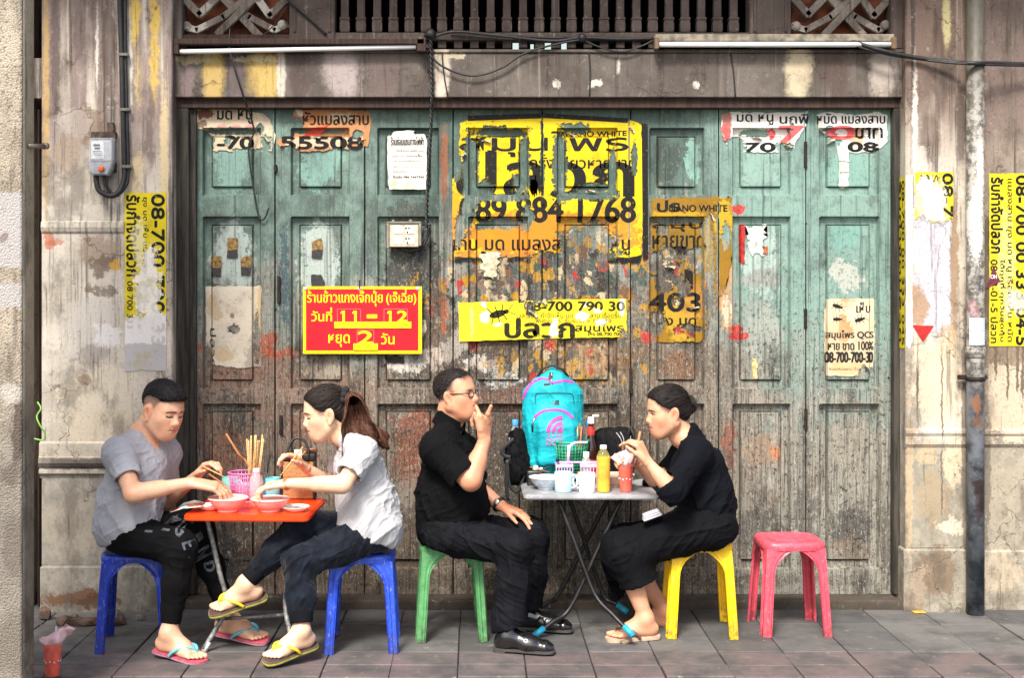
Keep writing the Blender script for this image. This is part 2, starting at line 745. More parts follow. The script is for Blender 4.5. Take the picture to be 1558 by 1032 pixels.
W_, Y_, GM, CR_, DB = L(232, 226, 214), L(222, 190, 100), L(128, 114, 110), L(214, 198, 170), L(84, 70, 58)
M_left = wall_mat('streaked plaster with yellow paint', DW, [
 (235, 60, 10, 130, Y_, 0.85, dict(amp=26, scale=6)), (205, 25, 12, 60, Y_, 0.9, dict(amp=26)), (212, 120, 10, 60, L(226, 205, 140), 0.6),
 (216, 110, 8, 90, L(150, 134, 128), 0.7, dict(amp=20)), (228, 200, 10, 80, L(120, 106, 100), 0.8, dict(amp=24)),
 (196, 110, 7, 130, W_, 0.8, dict(amp=14)), (250, 240, 9, 160, L(226, 204, 160), 0.8, dict(amp=16)), (205, 270, 16, 40, L(218, 196, 150), 0.6),
 (165, 60, 14, 110, L(92, 78, 72), 0.75, dict(amp=20, scale=5)), (120, 45, 12, 60, L(112, 98, 94), 0.6), (84, 70, 9, 140, L(104, 92, 90), 0.7, dict(amp=18)),
 (148, 70, 3, 90, W_, 0.85, dict(amp=8)), (70, 150, 7, 260, L(206, 172, 108), 0.7, dict(amp=12)), (135, 190, 26, 30, L(122, 94, 70), 0.6),
 (110, 190, 30, 26, L(190, 180, 170), 0.6), (102, 235, 20, 40, L(166, 146, 126), 0.6), (75, 365, 9, 16, L(190, 96, 62), 0.7, dict(amp=26, scale=14)),
 (84, 368, 14, 6, L(190, 96, 62), 0.6, dict(amp=22, scale=14)), (150, 385, 40, 28, L(160, 140, 122), 0.7, dict(amp=50)), (158, 405, 26, 16, L(108, 88, 72), 0.7, dict(amp=60, scale=16)),
 (176, 402, 10, 10, L(214, 168, 70), 0.8, dict(amp=20, scale=20)), (150, 440, 36, 8, L(98, 80, 66), 0.7, dict(amp=50, scale=18)),
 (140, 500, 46, 60, L(206, 200, 192), 0.7, dict(amp=50)), (140, 540, 24, 20, L(150, 142, 134), 0.6, dict(amp=40, scale=16)),
 (165, 510, 22, 18, L(228, 226, 224), 0.85, dict(amp=10, scale=20, p=1)), (150, 610, 70, 55, L(226, 214, 190), 0.75), (165, 650, 90, 30, L(220, 206, 180), 0.7),
 (130, 580, 10, 8, L(170, 140, 110), 0.7, dict(amp=30)), (110, 912, 50, 14, L(120, 76, 44), 0.85, dict(amp=40, scale=8)), (150, 918, 40, 9, L(96, 62, 40), 0.8, dict(amp=40)),
 (110, 800, 60, 60, L(172, 162, 144), 0.5), (84, 880, 30, 20, L(150, 142, 130), 0.5), (165, 706, 120, 12, L(84, 78, 72), .85, dict(amp=12, p=1, rag=.4)), (165, 690, 120, 5, L(196, 184, 160), .5, dict(amp=12, p=1)),
], L(222, 214, 199), L(190, 181, 166), L(166, 161, 150), 715, top=L(150, 134, 128), hi_y=270)

M_right = wall_mat('brown stained cream plaster', DW, [
 (1430, 100, 16, 120, L(96, 80, 72), 0.8, dict(amp=24, scale=5)), (1392, 190, 5, 130, W_, 0.85, dict(amp=10)), (1440, 30, 8, 60, L(212, 202, 150), 0.8, dict(amp=14)),
 (1415, 210, 20, 60, L(106, 88, 78), 0.7), (1462, 190, 12, 90, L(84, 72, 66), 0.8, dict(amp=16)), (1405, 245, 14, 20, L(214, 206, 196), 0.7),
 (1418, 400, 30, 110, L(196, 194, 202), 0.95, dict(amp=10, scale=7, p=1, soft=0.08, rag=.3)), (1424, 505, 14, 34, L(196, 194, 202), 0.9, dict(amp=20, scale=9)),
 (1398, 470, 14, 40, L(168, 132, 90), 0.8, dict(amp=26)), (1452, 400, 7, 130, L(150, 122, 92), 0.8, dict(amp=20)), (1440, 520, 20, 26, L(190, 160, 120), 0.7, dict(amp=30)),
 (1425, 580, 44, 80, L(220, 204, 176), 0.7), (1450, 705, 18, 50, L(218, 202, 170), 0.7, dict(amp=40)), (1410, 690, 16, 22, L(196, 176, 140), 0.7, dict(amp=36)),
 (1420, 760, 26, 50, L(168, 150, 120), 0.7, dict(amp=24)), (1450, 800, 26, 16, L(226, 214, 190), 0.8, dict(amp=36, scale=14)), (1420, 870, 40, 40, L(120, 96, 74), 0.7, dict(amp=40)),
 (1384, 740, 6, 130, L(204, 176, 140), 0.7, dict(amp=10)), (1468, 640, 6, 220, L(100, 88, 76), 0.7, dict(amp=12)),
 (1390, 900, 20, 40, L(176, 160, 138), 0.6), (1433, 600, 1.6, 90, L(60, 50, 44), 0.7, dict(amp=8)), (1433, 740, 1.6, 70, L(60, 50, 44), 0.6, dict(amp=8)), (1396, 600, 1.6, 60, L(60, 50, 44), 0.7, dict(amp=8)),
], L(214, 206, 191), L(180, 169, 152), L(174, 168, 151), 668, top=L(124, 106, 96), hi_y=240)

M_far_right = wall_mat('dark streaked plaster', DR, [
 (1530, 90, 60, 130, L(130, 114, 106), 0.7), (1520, 420, 60, 120, L(96, 82, 70), 0.9, dict(amp=20)), (1540, 600, 60, 80, L(214, 198, 172), 0.8, dict(amp=40)),
 (1515, 545, 3, 40, L(80, 66, 54), 0.8, dict(amp=8)), (1533, 560, 2, 50, L(80, 66, 54), 0.8, dict(amp=8)), (1548, 550, 2.4, 46, L(80, 66, 54), 0.8, dict(amp=8)), (1556, 570, 2.4, 60, L(80, 66, 54), 0.8, dict(amp=8)),
 (1525, 540, 70, 16, L(110, 92, 76), 0.7, dict(amp=36)), (1540, 770, 60, 70, L(172, 162, 142), 0.6), (1520, 870, 40, 30, L(206, 188, 160), 0.5, dict(amp=40)), (1500, 700, 8, 150, L(90, 80, 70), 0.6, dict(amp=12)),
], L(172, 160, 144), L(140, 127, 114), L(180, 172, 154), 668, top=L(132, 116, 108), hi_y=260)

M_beam = wall_mat('mauve grey painted concrete', DL, [
 (325, 115, 22, 60, L(206, 178, 112), 0.9, dict(amp=16, rag=.45, soft=.5)), (400, 112, 34, 60, L(212, 182, 110), 0.95, dict(amp=18, rag=.45, soft=.5)), (286, 115, 12, 70, L(140, 122, 122), 0.8, dict(amp=14, rag=.45, soft=.5)),
 (360, 118, 14, 60, L(126, 112, 112), 0.8, dict(amp=16, rag=.45, soft=.5)), (300, 88, 36, 8, L(206, 190, 150), 0.7), (428, 112, 9, 60, L(226, 218, 204), 0.8, dict(amp=14, rag=.45, soft=.5)), (390, 90, 40, 6, L(214, 200, 160), 0.8),
 (455, 116, 18, 60, L(92, 78, 76), 0.8, dict(amp=18, rag=.45, soft=.5)), (520, 112, 38, 60, L(196, 182, 178), 0.75, dict(amp=22, rag=.4, soft=.6)), (580, 110, 24, 60, L(124, 108, 104), 0.6), (672, 108, 15, 60, L(222, 208, 190), 0.9, dict(amp=12, rag=.5, soft=.4)),
 (690, 84, 26, 6, L(214, 200, 170), 0.8), (1215, 110, 26, 60, L(214, 200, 168), 0.85, dict(amp=18, rag=.45, soft=.5)), (1272, 112, 30, 60, L(92, 76, 70), 0.8, dict(amp=20, rag=.4, soft=.6)), (1342, 110, 26, 60, L(196, 184, 172), 0.8, dict(amp=20, rag=.4, soft=.6)),
 (905, 128, 12, 6, W_, 0.8, dict(amp=24, scale=30)), (845, 126, 8, 6, W_, 0.8, dict(amp=24, scale=30)), (940, 100, 4, 14, W_, 0.7, dict(amp=14, scale=30)), (1060, 130, 5, 8, W_, 0.7, dict(amp=14, scale=30)),
], L(118, 110, 103), L(94, 86, 80), L(112, 102, 95), 900, streak=0.35, speck=0.42, hi_y=-500)

M_dark_stone = wall_mat('grimy carved stone', DL, [], L(104, 92, 86), L(84, 74, 70), L(90, 80, 74), 900, streak=0.5, speck=0.5, hi_y=-500)


def wood_mat(name, c1, c2, rough=0.8, scale=14, bump=0.35):
 g = G(name, DD)
 n = g.noise(scale, 6, 0.65, st=(4, 1, 0.22))
 n2 = g.noise(70, 4, 0.7, st=(3, 1, 0.2))
 col = g.mix(n.ss(0.35, 0.68), c1, c2)
 col = g.mix(n2.ss(0.55, 0.75) * 0.6, col, tuple(c * 0.4 for c in c1[:3]) + (1,))
 g.set(col=col, rough=rough, spec=0.3)
 g.bump(n * 0.6 + n2 * 0.5, bump, 0.004)
 return g.mat


M_frame = wood_mat('dark brown timber', L(52, 38, 34), L(78, 60, 52))
M_jamb = wood_mat('weathered grey timber', L(40, 37, 33), L(80, 76, 68))
M_black = plain('black void', (0.008, 0.008, 0.008), 0.9)

# ---- the doors: teal paint wearing down to bare grey brown boards
def door_mat(lo, hi):
 g = G('worn teal paint on timber', DD)
 grain = g.noise(13, 7, 0.68, st=(5, 1, 0.16))
 fine = g.noise(60, 5, 0.7, st=(4, 1, 0.14))
 n1 = g.noise(4.5, 7, 0.66)
 n2 = g.noise(17, 6, 0.7, off=(3, 2, 1))
 n3 = g.noise(45, 5, 0.75, off=(1, 5, 9))
 u, _, v = g.sep(g.warp(70, 3.0))
 g.flake = (n2 * 0.55 + n3 * 0.45 - 0.5) * 2.2
 # bare wood
 wood = g.mix(grain.ss(0.32, 0.68), L(92, 82, 72), L(148, 136, 120))
 wood = g.mix(n2.ss(.52, .7) * .6, wood, L(112, 118, 108))
 wood = g.mix(g.noise(9, 6, .7, off=(2, 7, 1)).ss(.52, .66) * .6, wood, L(66, 56, 50))
 wood = g.mix(u.ss(700, 420) * n1.ss(0.40, 0.58) * 0.8, wood, L(138, 108, 92))             # redder on the left leaves
 wood = g.mix(u.ss(1050, 1200) * n1.ss(0.3, 0.5) * 0.9, wood, g.mix(grain.ss(.35, .65), L(126, 124, 114), L(164, 162, 150)))         # greyer on the right leaves
 # paint
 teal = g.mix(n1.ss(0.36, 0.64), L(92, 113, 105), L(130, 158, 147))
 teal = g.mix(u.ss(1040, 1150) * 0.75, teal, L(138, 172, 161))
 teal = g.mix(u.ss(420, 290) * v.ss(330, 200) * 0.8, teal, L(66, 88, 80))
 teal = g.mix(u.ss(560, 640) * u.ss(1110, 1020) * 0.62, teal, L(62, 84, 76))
 teal = g.mix(n2.ss(0.50, 0.68) * 0.5, teal, L(86, 108, 98))
 old = g.mix(grain.ss(0.35, 0.65), L(112, 114, 106), L(156, 160, 150))                    # grey green remains of paint
 h = v * (1 / 330.0) - 1.0                                                                # 0 at y 330, 1 at y 660
 wear = h + (n1 - 0.5) * 1.3 + (grain - 0.5) * 0.9 + (n3 - 0.5) * 0.5
 wear = wear - u.ss(1080, 1240) * 0.30 + u.ss(560, 660) * u.ss(1110, 1040) * 0.22
 old = g.mix(u.ss(1060, 1180) * .5, old, L(136, 160, 150))
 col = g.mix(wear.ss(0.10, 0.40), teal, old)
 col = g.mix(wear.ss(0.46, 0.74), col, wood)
 A = dict(amp=36, scale=7)
 T = dict(amp=16, scale=14)
 pale = L(190, 204, 196)
 blobs = [
  (352, 395, 34, 60, pale, 0.75, T), (485, 400, 32, 70, pale, 0.8, T), (352, 250, 34, 42, L(146, 186, 174), 0.6, T), (485, 250, 34, 42, L(140, 186, 174), 0.6, T),
  (620, 470, 46, 130, L(48, 50, 48), 0.85, A), (625, 330, 30, 30, L(56, 62, 58), 0.7, A), (645, 405, 26, 40, L(38, 38, 38), 0.8, T),
  (350, 575, 34, 20, L(150, 116, 98), 0.8, T), (485, 560, 34, 22, L(170, 156, 138), 0.7, A), (435, 540, 40, 9, L(176, 84, 48), 0.8, dict(amp=40, scale=12)), (405, 525, 14, 20, L(176, 80, 44), 0.8, dict(amp=36, scale=12)), (300, 528, 16, 6, L(186, 96, 60), 0.7, A),
  (432, 420, 9, 80, L(58, 84, 92), 0.85, dict(amp=18, scale=18)), (440, 470, 6, 30, L(70, 96, 100), 0.7, T), (560, 400, 10, 24, L(84, 92, 96), 0.6, T),
  (1012, 245, 22, 44, L(62, 76, 68), 0.85, T), (1056, 245, 12, 42, L(150, 196, 182), 0.8, T), (1158, 250, 30, 40, L(150, 184, 170), 0.6, A), (1290, 250, 34, 40, L(134, 182, 168), 0.6, A),
  (1160, 400, 30, 55, L(188, 208, 198), 0.6, A), (1160, 425, 34, 14, L(150, 152, 146), 0.8, A), (1165, 510, 30, 60, L(166, 170, 160), 0.75, A), (1292, 420, 26, 26, L(196, 198, 186), 0.75, A), (1290, 360, 26, 24, L(120, 172, 160), 0.7, A),
  # band of rust red and dark remains in the middle
  (760, 560, 150, 44, L(70, 58, 52), 0.7, A), (900, 540, 90, 46, L(120, 92, 66), 0.6, A), (900, 556, 44, 34, L(190, 152, 108), 0.75, A), (730, 555, 30, 12, L(214, 206, 200), 0.8, dict(amp=40, scale=14)),
  (768, 575, 36, 12, L(206, 204, 200), 0.9, dict(amp=36, scale=16)), (840, 430, 120, 50, L(60, 54, 50), 0.7, A), (745, 430, 34, 30, L(118, 92, 78), 0.7, A), (744, 400, 16, 28, L(220, 202, 164), 0.85, dict(amp=26, scale=12)),
  (770, 440, 5, 60, L(206, 176, 140), 0.7, dict(amp=18, scale=14)), (1030, 430, 50, 60, L(74, 62, 54), 0.7, A), (1035, 560, 34, 24, L(122, 86, 60), 0.7, A), (660, 500, 30, 70, L(96, 78, 68), 0.6, A),
  (676, 470, 6, 46, L(170, 92, 52), 0.75, dict(amp=22, scale=14)), (676, 250, 7, 70, L(150, 88, 54), 0.8, dict(amp=8, scale=14)), (690, 530, 26, 24, L(206, 196, 184), 0.5, dict(amp=50, scale=16)),
  (620, 545, 34, 24, L(222, 214, 204), 0.85, dict(amp=26, scale=14)), (590, 530, 20, 16, L(150, 84, 50), 0.7, A), (660, 545, 14, 22, L(206, 190, 176), 0.7, dict(amp=26, scale=14)),
  (1120, 500, 12, 6, L(200, 40, 36), 0.9, dict(amp=16, scale=18)), (1122, 512, 20, 7, L(196, 44, 38), 0.95, dict(amp=16, scale=18)), (1124, 318, 10, 10, L(206, 40, 36), 0.95, dict(amp=12, scale=18)), (1131, 375, 4, 28, L(200, 40, 38), 0.9, dict(amp=8, scale=18)),
  (1035, 508, 24, 8, L(200, 44, 34), 0.9, dict(amp=20, scale=14)), (985, 515, 12, 10, L(190, 44, 36), 0.85, dict(amp=20, scale=14)), (838, 525, 10, 10, L(180, 40, 36), 0.85, dict(amp=16, scale=14)), (830, 345, 8, 26, L(196, 44, 34), 0.8, dict(amp=20, scale=14)), (832, 400, 9, 12, L(170, 40, 36), 0.8, dict(amp=20, scale=14)), (720, 527, 8, 10, L(190, 50, 44), 0.8, dict(amp=20, scale=14)),
  (1105, 440, 12, 70, L(206, 150, 90), 0.7, dict(amp=22, scale=12)), (1107, 470, 7, 26, L(226, 206, 176), 0.8, dict(amp=20, scale=16)), (1080, 370, 14, 50, L(180, 140, 40), 0.5, A),
  # lower rows
  (720, 700, 130, 120, L(60, 46, 40), 0.7, A), (640, 690, 40, 60, L(132, 78, 54), 0.7, A), (630, 760, 40, 40, L(150, 140, 128), 0.45, dict(amp=60, scale=14)), (920, 650, 90, 40, L(112, 92, 74), 0.6, A), (960, 720, 50, 120, L(84, 70, 60), 0.6, A),
  (640, 640, 46, 14, L(140, 84, 66), 0.7, A), (780, 610, 110, 20, L(120, 88, 74), 0.7, A), (350, 690, 34, 50, L(150, 106, 84), 0.75, A), (480, 650, 50, 30, L(146, 108, 88), 0.7, A), (425, 600, 120, 14, L(150, 128, 112), 0.5, A),
  (1160, 690, 36, 26, L(150, 126, 104), 0.7, A), (1180, 690, 14, 12, L(196, 124, 76), 0.75, A), (1110, 680, 12, 40, L(140, 78, 56), 0.7, dict(amp=20, scale=10)), (1160, 810, 40, 40, L(80, 76, 72), 0.7, A), (1295, 800, 34, 30, L(66, 64, 64), 0.75, A), (1295, 690, 30, 60, L(156, 150, 134), 0.55, A), (1295, 840, 30, 20, L(116, 96, 78), 0.6, A),
  (1225, 800, 20, 80, L(72, 68, 64), 0.6, A), (1350, 830, 16, 60, L(76, 72, 66), 0.6, A), (520, 820, 300, 60, L(64, 48, 40), 0.6, A), (350, 860, 80, 40, L(70, 54, 46), 0.6, A),
  (820, 885, 560, 14, L(76, 62, 52), 0.5, A), (1290, 610, 40, 10, L(166, 160, 146), 0.6, A), (1160, 606, 40, 10, L(160, 152, 138), 0.6, A),
 ]
 for b in blobs:
  cx, cy, rx, ry, c, f = b[:6]
  kw = b[6] if len(b) > 6 else {}
  if cx + rx * 1.4 + 12 < lo or cx - rx * 1.4 - 12 > hi:
   continue
  col = g.mix(g.blob(cx, cy, rx, ry, **kw) * f, col, c)
 if lo > 540 and hi < 1100:            # mosaic of old bill scraps in the middle
  vc = g.voro(26, vec=g.vmath('MULTIPLY_ADD', g.noise(30, 4, .7, color=True), (.05, .05, .05), g.pos), out='Color', st=(1, 1, .7))
  cr, cg, cb_ = g.sep(vc)
  reg = g.blob(860, 440, 240, 100, amp=50, soft=.3).max(g.blob(860, 560, 160, 30, amp=50) * .8)
  sc_ = g.mix(cr.ss(.30, .31), L(70, 84, 76), L(182, 136, 30))
  sc_ = g.mix(cr.ss(.52, .53), sc_, L(52, 46, 42))
  sc_ = g.mix(cr.ss(.70, .71), sc_, L(206, 186, 146))
  sc_ = g.mix(cr.ss(.84, .85), sc_, L(120, 84, 58))
  sc_ = g.mix(cr.ss(.94, .95), sc_, L(180, 44, 34))
  col = g.mix(reg * cg.ss(.42, .45) * n2.ss(.40, .48), col, sc_)
 # chips, scratches, cracks along the grain, soot specks
 gr = g.noise(3.2, 7, 0.72, st=(1.5, 1, 0.6), off=(4, 9, 2))
 col = g.mix(gr.ss(0.50, 0.66) * 0.75 * g.math('ADD', 0.62, v.ss(250, 560, 0, .38)), col, L(42, 42, 38))
 dens = v.ss(300, 560, .35, 1.0)
 n5 = g.noise(52, 6, 0.8, off=(11, 3, 4), st=(1.3, 1, .7))
 col = g.mix(n5.ss(0.555, 0.62) * dens * 0.75, col, g.mix(n2.ss(.4, .6), L(186, 182, 166), L(146, 156, 146)))
 col = g.mix(n3.ss(0.55, 0.62) * dens * 0.85, col, L(46, 40, 35))
 n6 = g.noise(130, 3, 0.7, st=(1.4, 1, .6), off=(2, 2, 8))
 col = g.mix(n6.ss(0.57, 0.66) * dens * 0.6, col, L(40, 35, 30))
 col = g.mix(n6.ss(0.42, 0.34) * dens * 0.45, col, L(196, 190, 174))
 ck = g.noise(20, 4, 0.7, st=(7, 1, 0.10), off=(5, 0, 0))
 crack = ck.ss(0.615, 0.645) * v.ss(380, 600, 0.3, 1.0)
 col = g.mix(crack * 0.8, col, L(34, 28, 24))
 col = g.mix(fine.ss(0.52, 0.66) * v.ss(450, 650, 0.25, 0.85), col, L(46, 40, 34))
 drip = g.noise(8, 4, 0.6, st=(6, 1, 0.16), off=(9, 0, 3))
 col = g.mix(drip.ss(0.56, 0.68) * 0.5, col, L(44, 44, 40))
 g.set(col=col, rough=g.mix(wear.ss(0.3, 0.8), (0.55, 0.55, 0.55, 1), (0.85, 0.85, 0.85, 1)), spec=0.3)
 g.bump(grain * 0.45 + fine * 0.45 - crack * 0.9 + n3 * 0.25 - wear.ss(0.38, 0.46) * 0.25, 0.6, 0.006)
 return g.mat



# ------------------------------------------------------------------ ground
g = G('grey paving slabs')
r = g.rand()
n = g.noise(5, 7, 0.65)
n2 = g.noise(40, 6, 0.75)
_, yy, _ = g.sep(g.pos)
base = g.mix(r, L(84, 84, 84), L(116, 115, 113))
red = g.mix(n.ss(0.35, 0.6), L(118, 100, 98), L(98, 92, 91))
base = g.mix(yy.ss(6.04, 6.03) * 0.75, base, red)
base = g.mix(n.ss(0.42, 0.70) * 0.6, base, L(54, 53, 53))
base = g.mix(n2.ss(0.55, 0.68) * 0.5, base, L(128, 125, 119))
base = g.mix(g.noise(90, 4, .75).ss(.6, .68) * .6, base, L(40, 38, 37))
base = g.mix(g.noise(16, 6, .7, off=(9, 1, 0)).ss(.62, .67) * .5, base, L(168, 162, 152))
base = g.mix(g.noise(9, 6, 0.7, off=(4, 4, 0)).ss(0.56, 0.7) * 0.4, base, L(132, 122, 110))
g.set(col=base, rough=n.ss(0.3, 0.7, 0.55, 0.85), spec=0.35)
g.bump(n * 0.5 + n2 * 0.5, 0.4, 0.004)
M_pave = g.mat
M_grout = plain('dark joint dirt', L(40, 38, 36), 0.95, bump=0.4)
M_road = plain('grey concrete kerb and road', L(122, 120, 116), 0.9, var=0.2, bump=0.4, scale=20)

b = B()
b.box((-60, -40, -0.35), (60, 5.62, -0.16))
o = b.build('road', M_road)
o['kind'] = 'structure'
b = B()
b.box((-9, 5.40, -0.2), (9, 5.645, -0.006), 0.012)
o = b.build('kerb', M_road)
o['kind'] = 'structure'
b = B()
b.box((-9, 5.645, -0.2), (9, 12, -0.012))
o = b.build('ground', M_grout)
o['kind'] = 'structure'
b = B()
rows = [(5.645, 5.83), (5.83, 6.04), (6.04, 6.54), (6.54, 7.04)]
rnd = random.Random(3)
for ri, (y0, y1) in enumerate(rows):
 xo = xat(798, F * H / (1000 - VY)) + (0.0 if ri != 3 else 0.004)
 for k in range(-18, 19):
  x0 = xo + k * 0.3 + rnd.uniform(-.003, .003)
  dz = rnd.uniform(-0.0035, 0.0025)
  tl = Matrix.Translation((x0 + 0.15, (y0 + y1) / 2, dz)) @ Matrix.Rotation(rnd.uniform(-.006, .006), 4, 'Y') @ Matrix.Rotation(rnd.uniform(-.004, .004), 4, 'X')
  b.box((-0.1475, -(y1 - y0) / 2 + .0025, -0.05), (0.1475, (y1 - y0) / 2 - .0025, 0), 0.003, M=tl, seg=1)
o = b.build('pavement', M_pave)
o['kind'] = 'structure'

# ------------------------------------------------------------------ the shophouse front
house = thing('shophouse', 'old shophouse front with folding teal doors under a stained concrete beam', 'building', (0, 7.0, 0))


def zbox(b, px0, px1, py0, py1, D, D2, bev=0.004, mi=0):
 x0, x1 = xat(px0, D), xat(px1, D)
 z1, z0 = zat(py0, D), zat(py1, D)
 b.box((min(x0, x1), D, z0), (max(x0, x1), D2, z1), bev, mi=mi, seg=1)


def profile_x(b, px0, px1, D, prof):
 """horizontal moulding: prof = (photo y, how far it stands out of plane D)"""
 x0, x1 = xat(px0, D), xat(px1, D)
 pts = [(D + 0.02, zat(prof[0][0], D))] + [(D - o, zat(y, D)) for y, o in prof] + [(D + 0.02, zat(prof[-1][0], D))]
 vs = [(x0, y, z) for y, z in pts] + [(x1, y, z) for y, z in pts]
 n = len(pts)
 b._add(vs, [(i, (i + 1) % n, n + (i + 1) % n, n + i) for i in range(n)] + [tuple(range(n)), tuple(range(2 * n - 1, n - 1, -1))])


b = B()
zbox(b, 63, 262, -150, 862, DW, 7.12, 0.006)
zbox(b, 60, 266, 862, 1000, DW - 0.018, 7.12, 0.01)
profile_x(b, 63.5, 189, DW, [(336, 0), (338, .012), (346, .016), (352, .010), (356, 0)])
profile_x(b, 61, 267, DW, [(672, 0), (675, .016), (694, .018), (696, .028), (704, .032), (709, .022), (713, .010), (716, .022), (720, .022), (724, .004), (728, 0)])
b.build('pilaster', M_left, house)
b = B()
zbox(b, 1378, 1472, -150, 836, DW, 7.12, 0.006)
zbox(b, 1376, 1472.5, 836, 1000, DW - 0.012, 7.12, 0.01)
profile_x(b, 1377, 1472, DW, [(652, 0), (655, .014), (659, .016), (664, .008), (676, .012), (682, 0)])
b.build('pilaster', M_right, house)
b = B()
zbox(b, 1470, 2100, -150, 838, DR, 7.12, 0.003)
zbox(b, 1470, 2100, 838, 1000, DR - 0.012, 7.12, 0.01)
profile_x(b, 1471, 2100, DR, [(653, 0), (656, .014), (660, .016), (664, .008), (676, .012), (682, 0)])
b.build('side_wall', M_far_right, house)
# next bay to the left: dark gap, timber, yellow lintel, then wall
b = B()
zbox(b, -700, 36, -150, 1000, DW + .02, 7.12, 0.003)
zbox(b, 30, 66, 88, 150, DW + .1, 7.15)
b.build('side_wall', M_left, house)
b = B()
zbox(b, 30, 72, 150, 1000, DW + .36, DW + .4)
zbox(b, 57, 59.5, 166, 930, DW + .09, DW + .12)
zbox(b, 30, 72, -150, 90, DW + .36, DW + .4)
b.build('door_post', M_frame, house)
# concrete beam with its shelf, threshold
b = B()
zbox(b, 258, 1384, 80, 148, DL, 7.2, 0.005)
zbox(b, 258, 1384, 74.5, 79.5, DL - .012, 7.2, 0.004)
b.build('lintel', M_beam, house)
b = B()
b.box((xat(262, DW), DW + .025, -0.02), (xat(1380, DW), 7.3, 0.05), 0.012)
M_step = wall_mat('worn stone step', DW, [], L(92, 86, 78), L(66, 60, 54), L(84, 77, 69), 850, streak=0, speck=0.6, hi_y=-500)
b.build('threshold', M_step, house)
b = B()
zbox(b, 266, 1374, 146.5, 164, DF, 7.1, 0.003)
b.box((xat(300, DF), DF - .008, zat(152, DF)), (xat(1350, DF), DF - .0005, zat(150, DF)))
b.build('door_frame', M_frame, house)
b = B()
zbox(b, 266, 287, 164.5, 906, DF, 7.1, 0.004)
zbox(b, 287.5, 298, 164.5, 906, DF + .03, 7.1, 0.004)
b.build('door_jamb', M_jamb, house)
b = B()
zbox(b, 1360.5, 1374, 164.5, 906, DF, 7.1, 0.004)
b.build('door_jamb', M_jamb, house)

# balustrade over the beam
b = B()
zbox(b, 500, 1150, 49, 60.5, DL + .01, DL + .10, 0.004)
zbox(b, 500, 1150, -150, -60, DL + .01, DL + .10, 0.004)
b.build('rail', M_dark_stone, house)
for px0, px1 in ((440, 509), (1141, 1204), (262, 277), (1356, 1384)):
 b = B()
 zbox(b, px0, px1, -150, 74.3, DL - .004, DL + .12, 0.006)
 if px1 - px0 > 40:
  zbox(b, px0 + 6, px0 + 10, -150, 48, DL - .012, DL, 0.002)
  zbox(b, px1 - 10, px1 - 6, -150, 48, DL - .012, DL, 0.002)
 b.build('post', M_dark_stone if px0 < 450 and px0 > 300 or px0 > 1000 else M_beam, house)
z0 = zat(49, DL + .05)
first = None
b = B()
bd = DL + .055
prof = [(.024, 0), (.027, .004), (.029, .02), (.0285, .045), (.025, .062), (.030, .066), (.030, .074), (.022, .080), (.0215, .2), (.0215, .42)]
b.lathe([(r_ * 1.28, z_) for r_, z_ in prof], (0, 0, 0), 4, ang=math.pi / 4)
b.lathe([(.024 * 1.28, -.085), (.024 * 1.28, -.04)], (0, 0, 0), 4, ang=math.pi / 4)
bal = b.build('baluster', M_dark_stone, house, True, autosmooth=40)
for i, px in enumerate(np.arange(525, 1140, 24.6)):
 o = bal if i == 0 else bal.copy()
 if i:
  COL.objects.link(o)
 o.parent = house
 o.location = (xat(px, bd), bd - 7.0, z0)
# lattice panels with orange board behind
def bar(b, pts, D, w, t=.03):
 for p, q in zip(pts[:-1], pts[1:]):
  a, c = P(p[0], p[1], D), P(q[0], q[1], D)
  d = (c - a).normalized()
  up = Vector((0, 1, 0)).cross(d).normalized()
  M = basis(d, Vector((0, 1, 0)), up, (a + c) / 2)
  l = (c - a).length / 2 + w * .28
  b.box((-l, -t / 2, -w / 2), (l, t / 2, w / 2), .004, M=M, seg=1)


M_lat = wall_mat('weathered grey lattice stone', DL, [(300, 40, 20, 14, W_, .7), (420, 38, 16, 12, W_, .7), (398, 8, 14, 14, W_, .8), (310, 10, 12, 10, W_, .6), (1215, 36, 20, 12, L(190, 180, 168), .6), (1330, 40, 16, 10, L(190, 180, 168), .6)], L(156, 146, 136), L(112, 104, 96), L(120, 112, 104), 900, streak=.4, speck=.6, hi_y=-500)
M_terra = plain('terracotta board', L(140, 76, 46), .8, var=.4, scale=9, dirt=.8)
for ox, w in ((277, 163), (1204, 152)):
 b = B()
 sx = w / 163.0
 f = lambda pts: [(ox + (p[0] - 277) * sx, p[1]) for p in pts]
 D = DL + .05
 bar(b, f([(275, -8), (304, 22), (335, -8)]), D, .040)
 bar(b, f([(278, 40), (300, 46), (340, 26), (396, -20)]), D + .004, .036)
 bar(b, f([(330, -14), (395, 55)]), D + .008, .040)
 bar(b, f([(398, -14), (332, 52)]), D - .004, .040)
 bar(b, f([(436, 38), (418, 46), (380, 26), (318, -20)]), D + .012, .036)
 bar(b, f([(388, -8), (411, 24), (442, -8)]), D + .002, .040)
 for q in ((284, 40), (430, 38)):
  c = P(*f([q])[0], D)
  b.lathe([(.002, -.014), (.026, -.012), (.026, .012), (.002, .014)], n=14, M=basis(Vector((1, 0, 0)), Vector((0, 0, 1)), Vector((0, -1, 0)), c))
 b.build('lattice_panel', M_lat, house)
 b = B()
 zbox(b, ox, ox + w, -150, 54, DL + .13, DL + .15)
 b.build('backing_board', M_terra, house)
 b = B()
 zbox(b, ox - 2, ox + w + 2, 52, 62, DL + .015, DL + .10, 0.003)
 b.build('bottom_rail', M_frame if ox < 500 else M_dark_stone, house)
